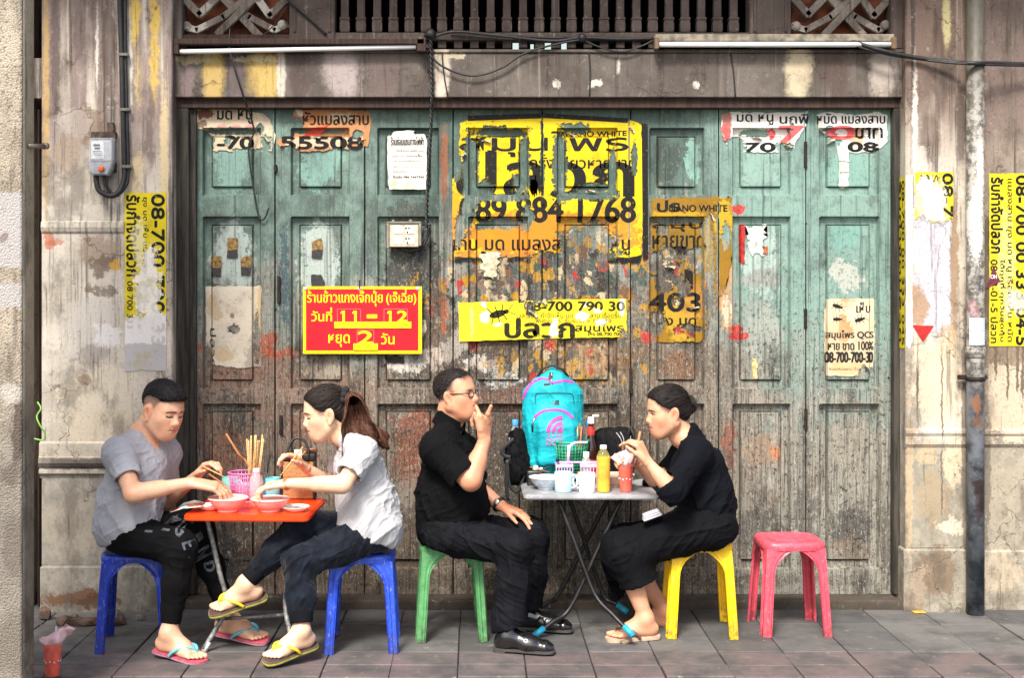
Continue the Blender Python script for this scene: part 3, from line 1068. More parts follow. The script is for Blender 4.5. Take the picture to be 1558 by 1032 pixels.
# the dark room behind doors and balustrade, and the storey above that keeps the sky out
b = B()
zbox(b, 200, 1450, -200, 1000, 8.4, 8.5)
b.box((-6, DL + .16, 3.9), (8, 8.5, 4.0))
b.box((-4.2, 7.12, -.1), (-1.9, 8.5, 4)); b.box((2.75, 7.12, -.1), (5, 8.5, 4))
b.build('room', plain('dark room', (.012, .011, .010), .9), house)
b = B()
b.box((-9, DL - .02, zat(-150, DL)), (9, 7.3, 7.5))
b.box((-9, 6.05, 3.98), (9, DL - .03, 4.1))  # unseen overhang slab added to shade the upper front and the paving
b.build('upper_wall_with_shade_slab', M_beam, house)
g = G('glowing pane for daylight')
g.set(col=(.8, .85, .82, 1), rough=.4, emit=(.75, .9, .85, 1), estr=0.35)  # emission stands in for daylight seen through gaps under the balusters
for px0, px1, y0, y1 in ((780, 793, 65, 76), (807, 812, 67, 74), (829, 842, 65, 77), (854, 862, 65, 77)):
 b = B()
 zbox(b, px0, px1, y0, y1, DL + .125, DL + .13, 0)
 b.build('daylight_glow', g.mat, house)

# ---- folding door leaves
SEAM = [297.5, 418.5, 555, 689.5, 825, 959.5, 1093.5, 1226, 1360]
PX = [(308, 397), (442, 532), (574, 668), (712, 804), (847, 940), (988, 1072), (1114, 1203), (1246, 1338)]
ROWS = [(194, 297.5), (329, 592.5), (614.5, 867)]
B1, MG, GV, DEP, RISE = 0.008, 0.042, 0.005, 0.032, 0.014
RECT = []
for (a, c) in PX:
 for (y0, y1) in ROWS:
  RECT.append((xat(a, DD), xat(c, DD), zat(y1, DD), zat(y0, DD)))


def relief(x, z):
 for x0, x1, z0, z1 in RECT:
  d = min(x - x0, x1 - x, z - z0, z1 - z)
  if d > 0:
   if d < B1:
    return DEP * d / B1
   if d < MG:
    return DEP
   if d < MG + GV:
    return DEP + .010 * (d - MG) / GV
   if d < MG + 2 * GV:
    return DEP + .010 - (RISE + .010) * (d - MG - GV) / GV
   return DEP - RISE
 return 0.0


OFFS = [0, B1, MG, MG + GV, MG + 2 * GV]
ZTOP, ZBOT = zat(164, DD), .052
rz = sorted(set([ZBOT, ZTOP] + [zat(y1, DD) + o for _, y1 in ROWS for o in OFFS] + [zat(y0, DD) - o for y0, _ in ROWS for o in OFFS]))
XL = {}
for i in range(8):
 x0, x1 = xat(SEAM[i] + .9, DD), xat(SEAM[i + 1] - .9, DD)
 xs = sorted([x0, x1] + [xat(PX[i][0], DD) + o for o in OFFS] + [xat(PX[i][1], DD) - o for o in OFFS])
 XL[i] = xs
 yo = [.0, .003, -.001, .002, 0, .003, 0, -.001][i]
 vs = [(x, DD + yo + relief(x, z), z) for x in xs for z in rz]
 n = len(rz)
 fs = [(a * n + c, (a + 1) * n + c, (a + 1) * n + c + 1, a * n + c + 1) for a in range(len(xs) - 1) for c in range(n - 1)]
 b = B()
 b._add(vs, fs)
 ed = [e for e in b.bm.edges if e.is_boundary]
 ex = bmesh.ops.extrude_edge_only(b.bm, edges=ed)
 for v in ex['geom']:
  if isinstance(v, bmesh.types.BMVert):
   v.co.y = DD + .05
 # edge bead along the meeting stile
 b.box((x1 - .011, DD + yo - .006, ZBOT), (x1 - .001, DD + yo + .002, ZTOP - .002), .002, seg=1)
 o = b.build('door_leaf', door_mat(SEAM[i], SEAM[i + 1]), house)
M_iron = plain('rusty iron', L(52, 42, 38), .7, .5, var=.3)
for px, y0, y1 in ((427, 632, 662), (1226.5, 622, 655), (424, 420, 462), (419, 250, 262), (1226, 215, 255), (1226, 470, 500), (960, 560, 600), (290, 640, 665), (825, 300, 312), (690, 640, 660)):
 b = B()
 zbox(b, px - 2.4, px + 2.4, y0, y1, DD - .014, DD + .001, .003)
 b.build('bolt', M_iron, house)
for px, py in ((1352, 575), (1108, 300), (1226, 340), (419, 470)):
 b = B()
 b.lathe([(.006, 0), (.006, .004), (.003, .007)], n=8, M=basis(Vector((1, 0, 0)), Vector((0, 0, 1)), Vector((0, -1, 0)), P(px, py, DD)))
 b.build('nail', M_iron, house)

# ------------------------------------------------------------------ near column at the left edge
M_peb = None
g = G('exposed pebble concrete', 5.05)
n = g.noise(6, 6, .6)
v1 = g.voro(130, out='Color')
sx_, sy_, sz_ = g.sep(v1)
v2 = g.voro(130)
base = g.mix(n.ss(.35, .65), L(184, 173, 154), L(150, 139, 122))
base = g.mix(sx_.ss(.55, .95) * .45, base, L(186, 178, 166))
base = g.mix(sy_.ss(.78, .95) * .7, base, L(98, 84, 72))
u, _, v = g.sep(g.warp(30, 5))
base = g.mix(v.ss(480, 760) * .6, base, L(122, 118, 112))
base = g.mix(g.noise(5, 6, .7, st=(2.5, 1, .3)).ss(.52, .66) * .6, base, L(92, 86, 78))
for bl in ((10, 350, 26, 60, L(180, 176, 174), .9, dict(amp=10, p=1, soft=.1, rag=.5)), (10, 450, 30, 20, L(180, 176, 174), .85, dict(amp=12, p=1, soft=.2, rag=.8)), (4, 360, 9, 10, L(120, 104, 100), .7, dict(amp=20, scale=20)),
           (27, 650, 10, 80, L(84, 74, 66), .8, dict(amp=30, scale=9)), (20, 830, 20, 60, L(108, 100, 92), .6, dict(amp=30)), (12, 720, 20, 20, L(96, 88, 80), .6, dict(amp=36, scale=12)), (18, 600, 26, 20, L(214, 208, 200), .5), (30, 980, 40, 60, L(120, 112, 102), .6)):
 cx, cy, rx, ry, c, f_ = bl[:6]
 base = g.mix(g.blob(cx, cy, rx, ry, **(bl[6] if len(bl) > 6 else {})) * f_, base, c)
base = g.mix(g.noise(30, 5, .7).ss(.62, .74) * .5, base, L(92, 82, 72))
g.set(col=base, rough=.9, spec=.2)
g.bump(v2 * -.8 + n * .6, .7, .006)
M_peb = g.mat
M_band = wall_mat('cream painted edge band', 5.05, [(46, 560, 8, 60, L(150, 148, 152), .8, dict(amp=10)), (46, 660, 7, 130, L(206, 204, 206), .8, dict(amp=12)), (46, 900, 8, 120, L(140, 130, 118), .7, dict(amp=14)), (46, 200, 9, 220, L(222, 208, 176), .7)], L(196, 183, 156), L(174, 160, 136), L(150, 140, 126), 600, streak=.1, speck=.5, hi_y=-500)
colm = thing('concrete_column', 'rough pebbled concrete column with a cream edge band, close at the left', 'column', (xat(-40, 5.05), 5.1, 0))
b = B()
xe = xat(33, 5.05)
b.box((-2.6, 5.05, -.02), (xe, 5.178, 4.4), .010)
b.build('shaft', M_peb, colm)
b = B()
b.box((xe - .03, 5.066, -.02), (xe + .004, 5.184, 4.4), .006)
b.build('edge_band', M_band, colm)
# ------------------------------------------------------------------ people
V = lambda *a: np.array(a, float)


def unit(a):
 a = np.array(a, float)
 return a / np.linalg.norm(a)


def skin_mat(name):
 g = G(name)
 c = g.attr()
 n = g.noise(90, 4, .6)
 n2 = g.noise(14, 3, .6)
 c = g.mix(n.ss(.4, .7) * .16, c, (.52, .20, .13, 1))
 c = g.mul(n2.ss(.38, .66) * .55, c, (.90, .76, .70, 1))
 c = g.mul(g.noise(260, 2, .6).ss(.6, .7) * .3, c, (.7, .5, .42, 1))
 g.set(col=c, rough=g.noise(60, 3).ss(.3, .7, .42, .58), spec=.4, sss=.12)
 g.bsdf.inputs['Subsurface Radius'].default_value = (.012, .005, .003)
 g.bsdf.inputs['Subsurface Scale'].default_value = .6
 g.bump(n, .12, .001)
 return g.mat


M_skin = skin_mat('skin')


def cloth_mat(name, c1, c2, rough=.9, weave=900, sheen=.0, mottle=6, mott=.5):
 g = G(name)
 n = g.noise(mottle, 5, .6)
 w = g.noise(weave, 2, .6)
 h = g.noise(160, 4, .7)
 col = g.mix(n.ss(.35, .65) * mott, c1, c2)
 col = g.mix(h.ss(.45, .7) * .35, col, c2)
 g.set(col=col, rough=rough, spec=.12, sheen=sheen)
 g.bump(w * .5 + h * .6, .25, .0015)
 return g.mat


def hair_mat(name, c1, c2, axis=(1, 1, .25)):
 g = G(name)
 n = g.noise(150, 4, .65, st=axis)
 n2 = g.noise(30, 3, .6, st=axis)
 col = g.mix(n.ss(.3, .7), c1, c2)
 col = g.mix(n2.ss(.5, .7) * .5, col, c2)
 g.set(col=col, rough=n.ss(.3, .7, .42, .65), spec=.12)
 g.bump(n + n2 * .5, .5, .003)
 return g.mat


class Head:
 """head frame at O: f forward, u up, l to the person's left; s scales a 0.235 m head"""
 def __init__(s, O, yaw, pitch, roll=0, sc=1.0):
  """yaw: direction of the face in the ground plane (0 = +X, -90 = towards the camera), pitch down positive"""
  f = V(math.cos(yaw) * math.cos(pitch), math.sin(yaw) * math.cos(pitch), -math.sin(pitch))
  l = V(-math.sin(yaw), math.cos(yaw), 0)
  u = np.cross(f, l)
  if roll:
   l, u = l * math.cos(roll) + u * math.sin(roll), u * math.cos(roll) - l * math.sin(roll)
  s.O, s.f, s.l, s.u, s.sc = np.array(O, float), f, l, u, sc
  s.M = np.stack([f, l, u], 1)

 def p(s, x, y, z):
  return s.O + (s.M @ V(x, y, z)) * s.sc

 def loc(s, v):
  return (v - s.O) @ s.M / s.sc

 def E(s, F_, c, r, k=.012, op='u', rot=None):
  M = s.M if rot is None else s.M @ rot
  F_.ell(s.p(*c), [a * s.sc for a in r], M, k * s.sc, op)

 def C(s, F_, a, b, ra, rb=None, k=.01, op='u', flat=None):
  F_.cap(s.p(*a), s.p(*b), ra * s.sc, (ra if rb is None else rb) * s.sc, k * s.sc, op,
               (s.M @ np.array(flat[0]), flat[1]) if flat else None)

 def build(s, F_, fem=False, fat=0.0, mouth_open=0.0):
  E, C = s.E, s.C
  E(F_, (-.014, 0, .034), (.094, .075, .086), 0)
  E(F_, (.028, 0, .034), (.060, .064, .068), .03)
  E(F_, (.034, 0, -.028), (.055, .059 + fat * .010, .078), .03)
  E(F_, (.063, 0, -.094), (.027, .026 + fat * .008, .023), .03)
  for q in (-1, 1):
   C(F_, (-.004, q * (.056 + fat * .010), -.052), (.056, q * .020, -.096), .020 + fat * .008, .019, .035)
   E(F_, (.050, q * .038, -.024), (.030, .023 + fat * .006, .026), .034)      # cheek
   C(F_, (.082, q * .010, .024), (.066, q * .046, .022), .009, .008, .02)     # brow ridge
  for q in (-1, 1):
   E(F_, (.091, q * .031, .004), (.014, .018, .010), .012, 's')               # socket
   E(F_, (.070, q * .031, .004), (.0165, .0165, .0135), .004)                 # eyeball and lids
   C(F_, (.0805, q * .019, .0095), (.0765, q * .043, .0075), .0042, .0038, .004)   # upper lid
   E(F_, (-.006, q * .081, -.010), (.021, .0085, .035), .006, rot=np.array(Matrix.Rotation(q * -.35, 3, 'Z') @ Matrix.Rotation(-.2, 3, 'Y')))
   E(F_, (-.001, q * .090, -.007), (.010, .0065, .019), .004, 's')
   E(F_, (.002, q * .079, -.042), (.008, .006, .011), .008)
  n = .92 if fem else 1.0
  C(F_, (.082, 0, .014), (.100 * (.985 if fem else 1), 0, -.024), .0085 * n, .0115 * n, .014)
  E(F_, (.102 * (.985 if fem else 1), 0, -.028), (.0125, .0135 * n, .0115), .008)
  for q in (-1, 1):
   E(F_, (.091, q * .0135, -.031), (.011, .0085, .0085), .006)
   E(F_, (.0965, q * .0075, -.040), (.004, .0035, .003), .002, 's')
  E(F_, (.076, 0, -.060), (.019, .036, .028), .034)                               # muzzle
  C(F_, (.0955, -.011, -.0555), (.0955, .011, -.0555), .0058, .0058, .005)
  C(F_, (.0955, -.011, -.0555), (.0845, -.029, -.0600), .0056, .0035, .005)
  C(F_, (.0955, .011, -.0555), (.0845, .029, -.0600), .0056, .0035, .005)
  C(F_, (.0930, -.014, -.0670), (.0930, .014, -.0670), .0064, .0064, .006)
  C(F_, (.0965, -.022, -.0612), (.0965, .022, -.0612), .0022, .0024, .003, 's')

 def neck(s, F_, base, r1=.053, r2=.06):
  F_.cap(s.p(-.028, 0, -.03), base, r1 * s.sc, r2, .03)
  F_.cap(s.p(.012, 0, -.075), base, .03 * s.sc, r2 * .8, .04)

 def paint(s, v, col, skin, lips=(.42, .10, .09), hairline=None, closed=False, brow=.8, stubble=None):
  p = s.loc(v)
  near = np.linalg.norm(p, axis=1) < .2

  def blob(c, r, colr, st=1.0, soft=.35):
   d = np.sqrt((((p - np.array(c)) / np.array(r)) ** 2).sum(1))
   m = np.clip((1 + soft - d) / (2 * soft), 0, 1) * st * near
   m = m * m * (3 - 2 * m)
   col[:] = col * (1 - m[:, None]) + np.array(colr) * m[:, None]
  blob((.07, .045, -.030), (.05, .026, .024), skin * V(1.05, .86, .80), .6, .7)
  blob((.07, -.045, -.030), (.05, .026, .024), skin * V(1.05, .86, .80), .6, .7)
  blob((.105, 0, -.03), (.02, .016, .014), skin * V(1.04, .88, .84), .6, .6)
  for q in (-1, 1):
   blob((-.004, q * .086, -.010), (.020, .014, .034), skin * V(1.02, .80, .75), .7, .3)
   blob((.001, q * .086, -.008), (.007, .012, .012), skin * V(.62, .42, .38), .7, .6)
   if closed:
    a = np.array([(.083, q * (.017 + .03 * t), -.0010 + .012 * (t - .5) ** 2 - .004) for t in np.linspace(0, 1, 9)])
    for c in a:
     blob(c, (.018, .0038, .0034), (.016, .011, .009), 1, .35)
   else:
    blob((.082, q * .031, .0025), (.016, .0130, .0048), (.62, .56, .52), .95, .25)
    blob((.084, q * .0305, .0025), (.016, .0064, .0058), (.020, .012, .010), 1, .3)
    for t in np.linspace(0, 1, 9):
     blob((.084, q * (.017 + .03 * t), .0078 - .018 * (t - .45) ** 2), (.016, .0034, .0024), (.02, .014, .012), .95, .5)
     blob((.082, q * (.019 + .025 * t), -.0028 + .010 * (t - .5) ** 2), (.010, .003, .0010), skin * .35, .6, .5)
   for t in np.linspace(0, 1, 8):
    blob((.086 - t * .016, q * (.013 + .036 * t), .0215 + .006 * t - .012 * t * t), (.020, .0052, .0052 - .0018 * t), (.012, .009, .008), brow, .45)
   blob((.0965, q * .0075, -.0405), (.006, .0042, .0032), skin * .22, .9, .4)
  blob((.093, 0, -.0555), (.020, .030, .0052), lips, .9, .35)
  blob((.092, 0, -.0668), (.018, .022, .0058), np.array(lips) * 1.15, .85, .35)
  blob((.090, 0, -.0612), (.022, .034, .0017), np.array(lips) * .3, .9, .6)
  if stubble is not None:
   ear = np.sqrt(((p[:, 0] + .005) / .026) ** 2 + ((p[:, 2] + .010) / .040) ** 2)
   m = np.clip(stubble(p), 0, 1) * near * np.where(np.abs(p[:, 1]) > .070, np.clip((ear - .85) / .3, 0, 1), 1)
   g_ = .85 + .3 * vnoise(v * 420)
   col[:] = col * (1 - m[:, None]) + np.array((.040, .031, .028)) * (m * g_)[:, None]


def hand(F_, W, d, n, thumb, sc=1.0, curl=(25, 30, 25), each=(0, 0, 0, 0), spread=4, tcurl=(10, 20), tout=45, sides=None, palm_len=.088):
 sc = sc * 1.12
 """W wrist, d direction of the palm, n side the fingers curl to, thumb = direction from palm to the thumb side"""
 d, n = unit(d), np.array(n, float)
 n = unit(n - d * (n @ d))
 s_ = np.cross(d, n)
 if s_ @ np.array(thumb, float) < 0:
  s_ = -s_
 L_ = palm_len * sc
 # palm: four metacarpals merged flat
 for o in (-.027, -.009, .009, .027):
  F_.cap(W + s_ * o * .55 * sc, W + d * L_ + s_ * o * sc, .0145 * sc, .0105 * sc, .012 * sc)
 F_.ell(W + d * L_ * .45 + s_ * .018 * sc + n * .006 * sc, [.026 * sc, .014 * sc, .012 * sc], np.stack([unit(d + s_ * .4), s_, n], 1), .012 * sc)
 tips = []
 lens = ((.042, .026, .021), (.046, .030, .022), (.043, .028, .021), (.034, .021, .018))
 for i, o in enumerate((.0285, .0095, -.0095, -.0275)):
  a = R(spread) * o / .0095
  dd = unit(d * math.cos(a) + s_ * math.sin(a))
  p = W + d * (L_ - (.004 if i in (0, 3) else 0)) + s_ * o * sc
  ang = 0
  r = (.0094, .0087, .0080, .0068) if i < 3 else (.0084, .0076, .0070, .0058)
  for j in range(3):
   ang += R(curl[j] + each[i] * (1 if j else .6))
   e = unit(dd * math.cos(ang) + n * math.sin(ang))
   q = p + e * lens[i][j] * sc
   F_.cap(p, q, r[j] * sc, r[j + 1] * sc, .003 * sc)
   p = q
  tips.append(p)
 # thumb
 p = W + d * .022 * sc + s_ * .022 * sc + n * .004
 t0 = unit(d * math.cos(R(tout)) + s_ * math.sin(R(tout)) + n * .25)
 q = p + t0 * .040 * sc
 F_.cap(p, q, .0125 * sc, .0100 * sc, .012 * sc)
 t1 = unit(t0 + d * math.sin(R(tcurl[0])) + n * math.sin(R(tcurl[0])) * .6)
 p, q = q, q + t1 * .030 * sc
 F_.cap(p, q, .0098 * sc, .0088 * sc, .004 * sc)
 t2 = unit(t1 + d * math.sin(R(tcurl[1])) + n * math.sin(R(tcurl[1])) * .6)
 p, q = q, q + t2 * .025 * sc
 F_.cap(p, q, .0090 * sc, .0066 * sc, .003 * sc)
 return tips, q


def foot(F_, A, f, u, sc=1.0, side=1):
 """A ankle centre, f towards the toes, u away from the sole; returns sole frame. side +1: big toe on the side of f x u"""
 f = unit(f)
 u = unit(np.array(u, float) - f * (np.array(u, float) @ f))
 s_ = np.cross(f, u) * side
 o = A - u * .085 * sc                      # on the sole below the ankle
 q = lambda x, y, z: o + (f * x + s_ * y + u * z) * sc
 F_.cap(A, q(-.018, 0, .03), .036 * sc, .028 * sc, .02)
 F_.ell(q(-.030, 0, .030), [.034 * sc, .029 * sc, .030 * sc], np.stack([f, s_, u], 1), .02)
 F_.cap(q(.005, 0, .07), q(.085, .006, .040), .036 * sc, .026 * sc, .03, flat=(s_, 1.12))
 F_.cap(q(-.01, -.006, .024), q(.10, -.022, .018), .024 * sc, .016 * sc, .03)
 F_.cap(q(.06, .006, .030), q(.128, .014, .018), .025 * sc, .017 * sc, .02, flat=(s_, 1.35))
 F_.cap(q(.10, -.02, .018), q(.125, -.022, .015), .018 * sc, .014 * sc, .02)
 for i, (y, x0, x1, r) in enumerate(((.026, .135, .176, .0118), (.006, .140, .172, .0082), (-.009, .136, .163, .0076), (-.022, .128, .151, .0072), (-.034, .117, .138, .0070))):
  F_.cap(q(x0 - .02, y * .92, .015), q(x1, y, .010), r * 1.15 * sc, r * sc, .003)
 for y in (1, -1):
  F_.ell(A + s_ * .030 * sc * y + f * -.004, [.013, .010, .014], np.stack([f, s_, u], 1), .012)
 return o, f, s_, u


def sole_outline(sc, grow=.006):
 half = [(-.066, 0), (-.060, .018), (-.045, .030), (-.015, .034), (.03, .033), (.07, .038), (.105, .047), (.135, .050), (.165, .044), (.184, .030), (.190, .010)]
 L_ = [(x * sc + (grow if x > .1 else -grow if x < -.04 else 0), (y * (.98 if x > .05 else 1) + grow * .5) * sc) for x, y in half]
 Rr = [(x * sc + (grow if x > .1 else -grow if x < -.04 else 0), -(y * (.86 if x > .09 else 1) + grow * .5) * sc) for x, y in half[1:]]
 o = [Vector((a, b_, 0)) for a, b_ in L_ + Rr[::-1]]
 return [(v.x, v.y) for v in spline(o + [o[0]], 3)[:-1]]


def flip_flop(parent, fr, sc, sole, strap, th=.018, label=None, top=None, rim=None):
 o, f, s_, u = fr
 M = basis(Vector(f), Vector(s_), Vector(u), Vector(o))
 root = thing('flip_flop', '', '', (0, 0, 0))
 del root['label'], root['category']
 root.parent = parent
 root.matrix_parent_inverse = parent.matrix_world.inverted()
 if label:
  root['label'] = label
 bpy.context.view_layer.update()
 b = B()
 b.slab(sole_outline(sc), -th, -.0005, .003, M=M)
 b.build('sole', sole, root)
 if rim:
  b = B()
  b.slab(sole_outline(sc, .0075), -th * .75, -th * .45, .0, M=M)
  b.build('sole_rim', rim, root)
 if top:
  b = B()
  b.slab(sole_outline(sc, .001), -.002, .0006, .0, M=M)
  b.build('footbed', top, root)
 b = B()
 q = lambda x, y, z: Vector(o) + (Vector(f) * x + Vector(s_) * y + Vector(u) * z) * sc
 toe = q(.143, .0155, -.002)
 for y in (1, -1):
  pts = spline([toe, q(.140, .0155, .020), q(.122, .0155 + y * .016, .040), q(.085, .004 + y * .037, .036), q(.055, y * .043, .018), q(.038, y * .042, -.004)], 6)
  n = len(pts)
  rs = [(.004 if i < 5 else .0078 - .0022 * abs(i / n - .5)) * sc for i in range(n)]
  b.tube(pts, rs, 10)
 b.build('strap', strap, root)
 return root


def person(label, loc):
 return thing('person', label, 'person', loc)


def finish(name, Fd, mat, parent, col=None, smooth=2, fold=None, keep=None):
 v, q = Fd.mesh(smooth)
 if fold:
  for a in fold:
   v = folds(v, q, **a)
 c = col(v, normals(v, q)) if callable(col) else None
 me = to_mesh(name, v, q, c)
 return link(name, me, mat, parent)


def limb_paint(v, col, spots):
 for c, r, k, st in spots:
  d = np.linalg.norm(v - np.array(c), axis=1) / r
  m = np.clip(1.3 - d, 0, 1) * st
  col[:] = col * (1 - m[:, None]) + col * np.array(k) * m[:, None]


def A3(px, py, D):
 return np.array(P(px, py, D))


def bounds(pts, m=.16):
 p = np.array(pts)
 return p.min(0) - m, p.max(0) + m


CELL, CCELL = .0029, .0040


def strand_mat(name, c1, c2):
 g = G(name)
 g.set(col=g.mix(g.rand(), c1, c2), rough=.38, spec=.35)
 return g.mat


def strands(hair, mat, n, length, dirfn, r=.0008, lift=.0012, seed=1, wild=.15):
 """thin single hairs combed over the hair mass"""
 me = hair.data
 v = np.empty(len(me.vertices) * 3, np.float32)
 me.vertices.foreach_get('co', v)
 v = v.reshape(-1, 3)
 bv = BVHTree.FromPolygons([Vector(p) for p in v], [tuple(p.vertices) for p in me.polygons])
 rr = random.Random(seed)
 b = B()
 for i in range(n):
  p = Vector(v[rr.randrange(len(v))])
  L_, N = length * rr.uniform(.6, 1.2), 9
  tilt = Vector((rr.uniform(-1, 1), rr.uniform(-1, 1), rr.uniform(-1, 1))) * wild
  fly = lift * (rr.uniform(.4, 1.2) if rr.random() < .85 else rr.uniform(2, 5))
  pts = []
  for k in range(N):
   h = bv.find_nearest(p)
   if h[0] is None:
    break
   q = h[0] + h[1] * (fly * (k / N if fly > lift * 1.5 else 1))
   pts.append(q)
   d = Vector(dirfn(np.array(q))).normalized() + tilt
   d = d - h[1] * d.dot(h[1])
   if d.length < 1e-4:
    break
   p = h[0] + d.normalized() * (L_ / N)
  if len(pts) > 3:
   b.tube(pts, [r * (1 - .75 * (k / len(pts)) ** 2) for k in range(len(pts))], 3, cap=False)
 return b.build('hair_strands', mat, hair)


def soften(body, hair, colour, dist=.011, strength=.9, center=None):
 """the scalp darkens towards the roots of the hair"""
 me, hm = body.data, hair.data
 hv = np.empty(len(hm.vertices) * 3, np.float32)
 hm.vertices.foreach_get('co', hv)
 hv = hv.reshape(-1, 3)
 bv = BVHTree.FromPolygons([Vector(p) for p in hv], [tuple(p.vertices) for p in hm.polygons])
 v = np.empty(len(me.vertices) * 3, np.float32)
 me.vertices.foreach_get('co', v)
 v = v.reshape(-1, 3)
 a = me.color_attributes['col']
 c = np.empty(len(v) * 4, np.float32)
 a.data.foreach_get('color', c)
 c = c.reshape(-1, 4)
 near = np.where(np.linalg.norm(v - np.array(center), axis=1) < .16)[0]
 nz = vnoise(v[near] * 260)
 for j, i in enumerate(near):
  h = bv.find_nearest(Vector(v[i]), dist * 1.4)
  if h[0] is not None:
   m = max(0, 1 - h[3] / dist * (1 + .5 * nz[j])) * strength
   c[i, :3] = c[i, :3] * (1 - m) + np.array(colour) * m
 a.data.foreach_set('color', c.ravel())



# ================= the young man in the pale grey T-shirt =================
def young_man():
 root = person('young man in grey V-neck T-shirt and black lettered trousers eating at orange table', P(190, 985, 6.05))
 bpy.context.view_layer.update()
 sk = np.array(lin(232, 184, 152)[:3]) * .80
 hd = Head(A3(247, 624, 6.10), R(-34), R(17), R(-4), 1.06)
 pel, wai, che = A3(196, 806, 6.12), A3(200, 765, 6.12), A3(210, 706, 6.13)
 nb = A3(216, 664, 6.13)
 shN, shF = A3(180, 690, 5.98), A3(254, 690, 6.27)
 elN, wrN = A3(203, 752, 5.86), A3(291, 735, 5.93)
 elF, wrF = A3(252, 765, 6.30), A3(298, 726, 6.16)
 hipN, knN, anN = A3(192, 812, 6.03), A3(274, 834, 5.96), A3(257, 962, 5.93)
 hipF, knF, anF = A3(205, 810, 6.20), A3(300, 804, 6.14), A3(347, 936, 6.18)
 lat = unit(shF - shN)
 allp = [hd.p(0, 0, .12), hd.p(.11, 0, 0), pel, shN, shF, elN, wrN, elF, wrF, hipN, knN, anN, anF, A3(345, 740, 5.9), A3(310, 1000, 5.8), A3(405, 985, 6.1)]
 Fb = Field(*bounds(allp, .09), CELL)
 Fb.chain([pel, wai, che], [.10, .095, .10], .05, flat=(lat, 1.3))
 Fb.cap(shN, shF, .05, .05, .05)
 hd.neck(Fb, nb, .054, .058)
 Fb.cap(nb, A3(224, 690, 6.11), .055, .060, .04)
 hd.build(Fb)
 Fb.chain([shN, elN, wrN], [.047, .040, .026], .02)
 Fb.cap(elN + (wrN - elN) * .12, elN + (wrN - elN) * .45, .040, .036, .02)
 Fb.chain([shF, elF, wrF], [.047, .040, .026], .02)
 Fb.chain([hipN, knN, anN], [.075, .05, .034], .02)
 Fb.chain([hipF, knF, anF], [.075, .05, .034], .02)
 dN = unit(A3(336, 742, 5.94) - wrN)
 hand(Fb, wrN + dN * .01, dN, unit(V(.2, .3, -1)), V(.2, 1, .5), 1.02, curl=(22, 28, 18), each=(-4, 4, 10, 14), spread=3, tcurl=(20, 15), tout=30)
 dF = unit(A3(322, 700, 6.12) - wrF)
 hand(Fb, wrF, dF, unit(V(.7, -.3, -.6)), V(.1, -1, .3), .98, curl=(38, 50, 30), each=(-14, 0, 8, 12), tcurl=(30, 20), tout=40)
 frN = foot(Fb, anN, V(.9, -.42, -.10), V(.12, -.1, 1), 1.06, -1)
 frF = foot(Fb, anF, V(.93, -.22, -.12), V(-.02, -.22, 1), 1.06, -1)

 def paint(v, n):
  c = np.tile(sk, (len(v), 1))
  st = lambda p: np.clip((.030 - p[:, 0] + (p[:, 2] - .02) * .6) / .012, 0, 1) * np.clip((p[:, 2] + .010 + np.clip(-.02 - p[:, 0], 0, .06) * 1.0) / .02, 0, 1) * np.clip(.62 + (p[:, 2] - .02) * 6 + np.clip(-.04 - p[:, 0], 0, .05) * 6, .5, .97)
  hd.paint(v, c, sk, (.50, .17, .15), closed=True, brow=.95, stubble=st)
  limb_paint(v, c, [(elN, .05, (.92, .76, .70), .6), (wrN + dN * .1, .06, (.98, .82, .76), .5), (wrF + dF * .08, .07, (.95, .76, .68), .6), (nb, .08, (.92, .78, .70), .5)])
  return c
 body = finish('body', Fb, M_skin, root, paint)
 # hair: thick cap on top, faded sides
 Fh = Field(*bounds([hd.O], .17), .0027)
 hd.E(Fh, (-.012, 0, .046), (.100, .081, .090), 0)
 hd.E(Fh, (.038, 0, .078), (.064, .066, .044), .02)
 Fh.cut(hd.p(.06, 0, .060), hd.M @ V(.45, 0, -1), .16, .01)
 for q in (-1, 1):
  hd.E(Fh, (.0, q * .104, .022), (.092, .048, .056), .010, 's')
 hd.E(Fh, (-.02, 0, -.052), (.1, .1, .055), .01, 's')
 hr = finish('hair', Fh, hair_mat('short black hair', (.004, .004, .005, 1), (.011, .010, .012, 1), (1, 1, 1)), root, None, 1,
           fold=[dict(amp=.003, along=hd.f, fa=20, fx=150, seed=3)])
 soften(body, hr, (.02, .016, .015), .012, .9, hd.O)
 strands(hr, strand_mat('black strands', (.004, .004, .005, 1), (.035, .032, .034, 1)), 700, .022, lambda p: hd.f + hd.u * .1 - hd.u * 1.2 * (hd.loc(p)[2] < .05), .0007, .0015, 4, .5)
 # T-shirt
 Fs = Field(*bounds([pel, shN, shF, elN, elF, nb, A3(150, 830, 6.0), A3(285, 800, 6.3)], .13), CCELL)
 Fs.chain([pel + V(-.012, 0, .0), wai + V(-.004, 0, 0), che], [.128, .122, .122], .05, flat=(lat, 1.28))
 Fs.cap(wai + V(.015, -.01, -.01), che + V(.02, -.01, -.02), .11, .11, .05)
 Fs.cap(hipN + V(-.025, .0, .03), wai - lat * .05, .106, .10, .05)
 Fs.cap(hipN + V(.05, .01, .035), wai - lat * .05, .092, .10, .05)
 Fs.cap(shN + lat * .01, shF - lat * .01, .062, .062, .06)
 Fs.cap(shN, nb, .056, .05, .05)
 Fs.cap(shF, nb, .056, .05, .05)
 sN = shN + (elN - shN) * .62
 sF = shF + (elF - shF) * .62
 Fs.cap(shN, sN + (elN - shN) * .12, .058, .064, .05)
 Fs.cap(shF, sF + (elF - shF) * .12, .058, .060, .04)
 Fs.cut(sN, elN - shN, .10)
 Fs.cut(sF, elF - shF, .10)
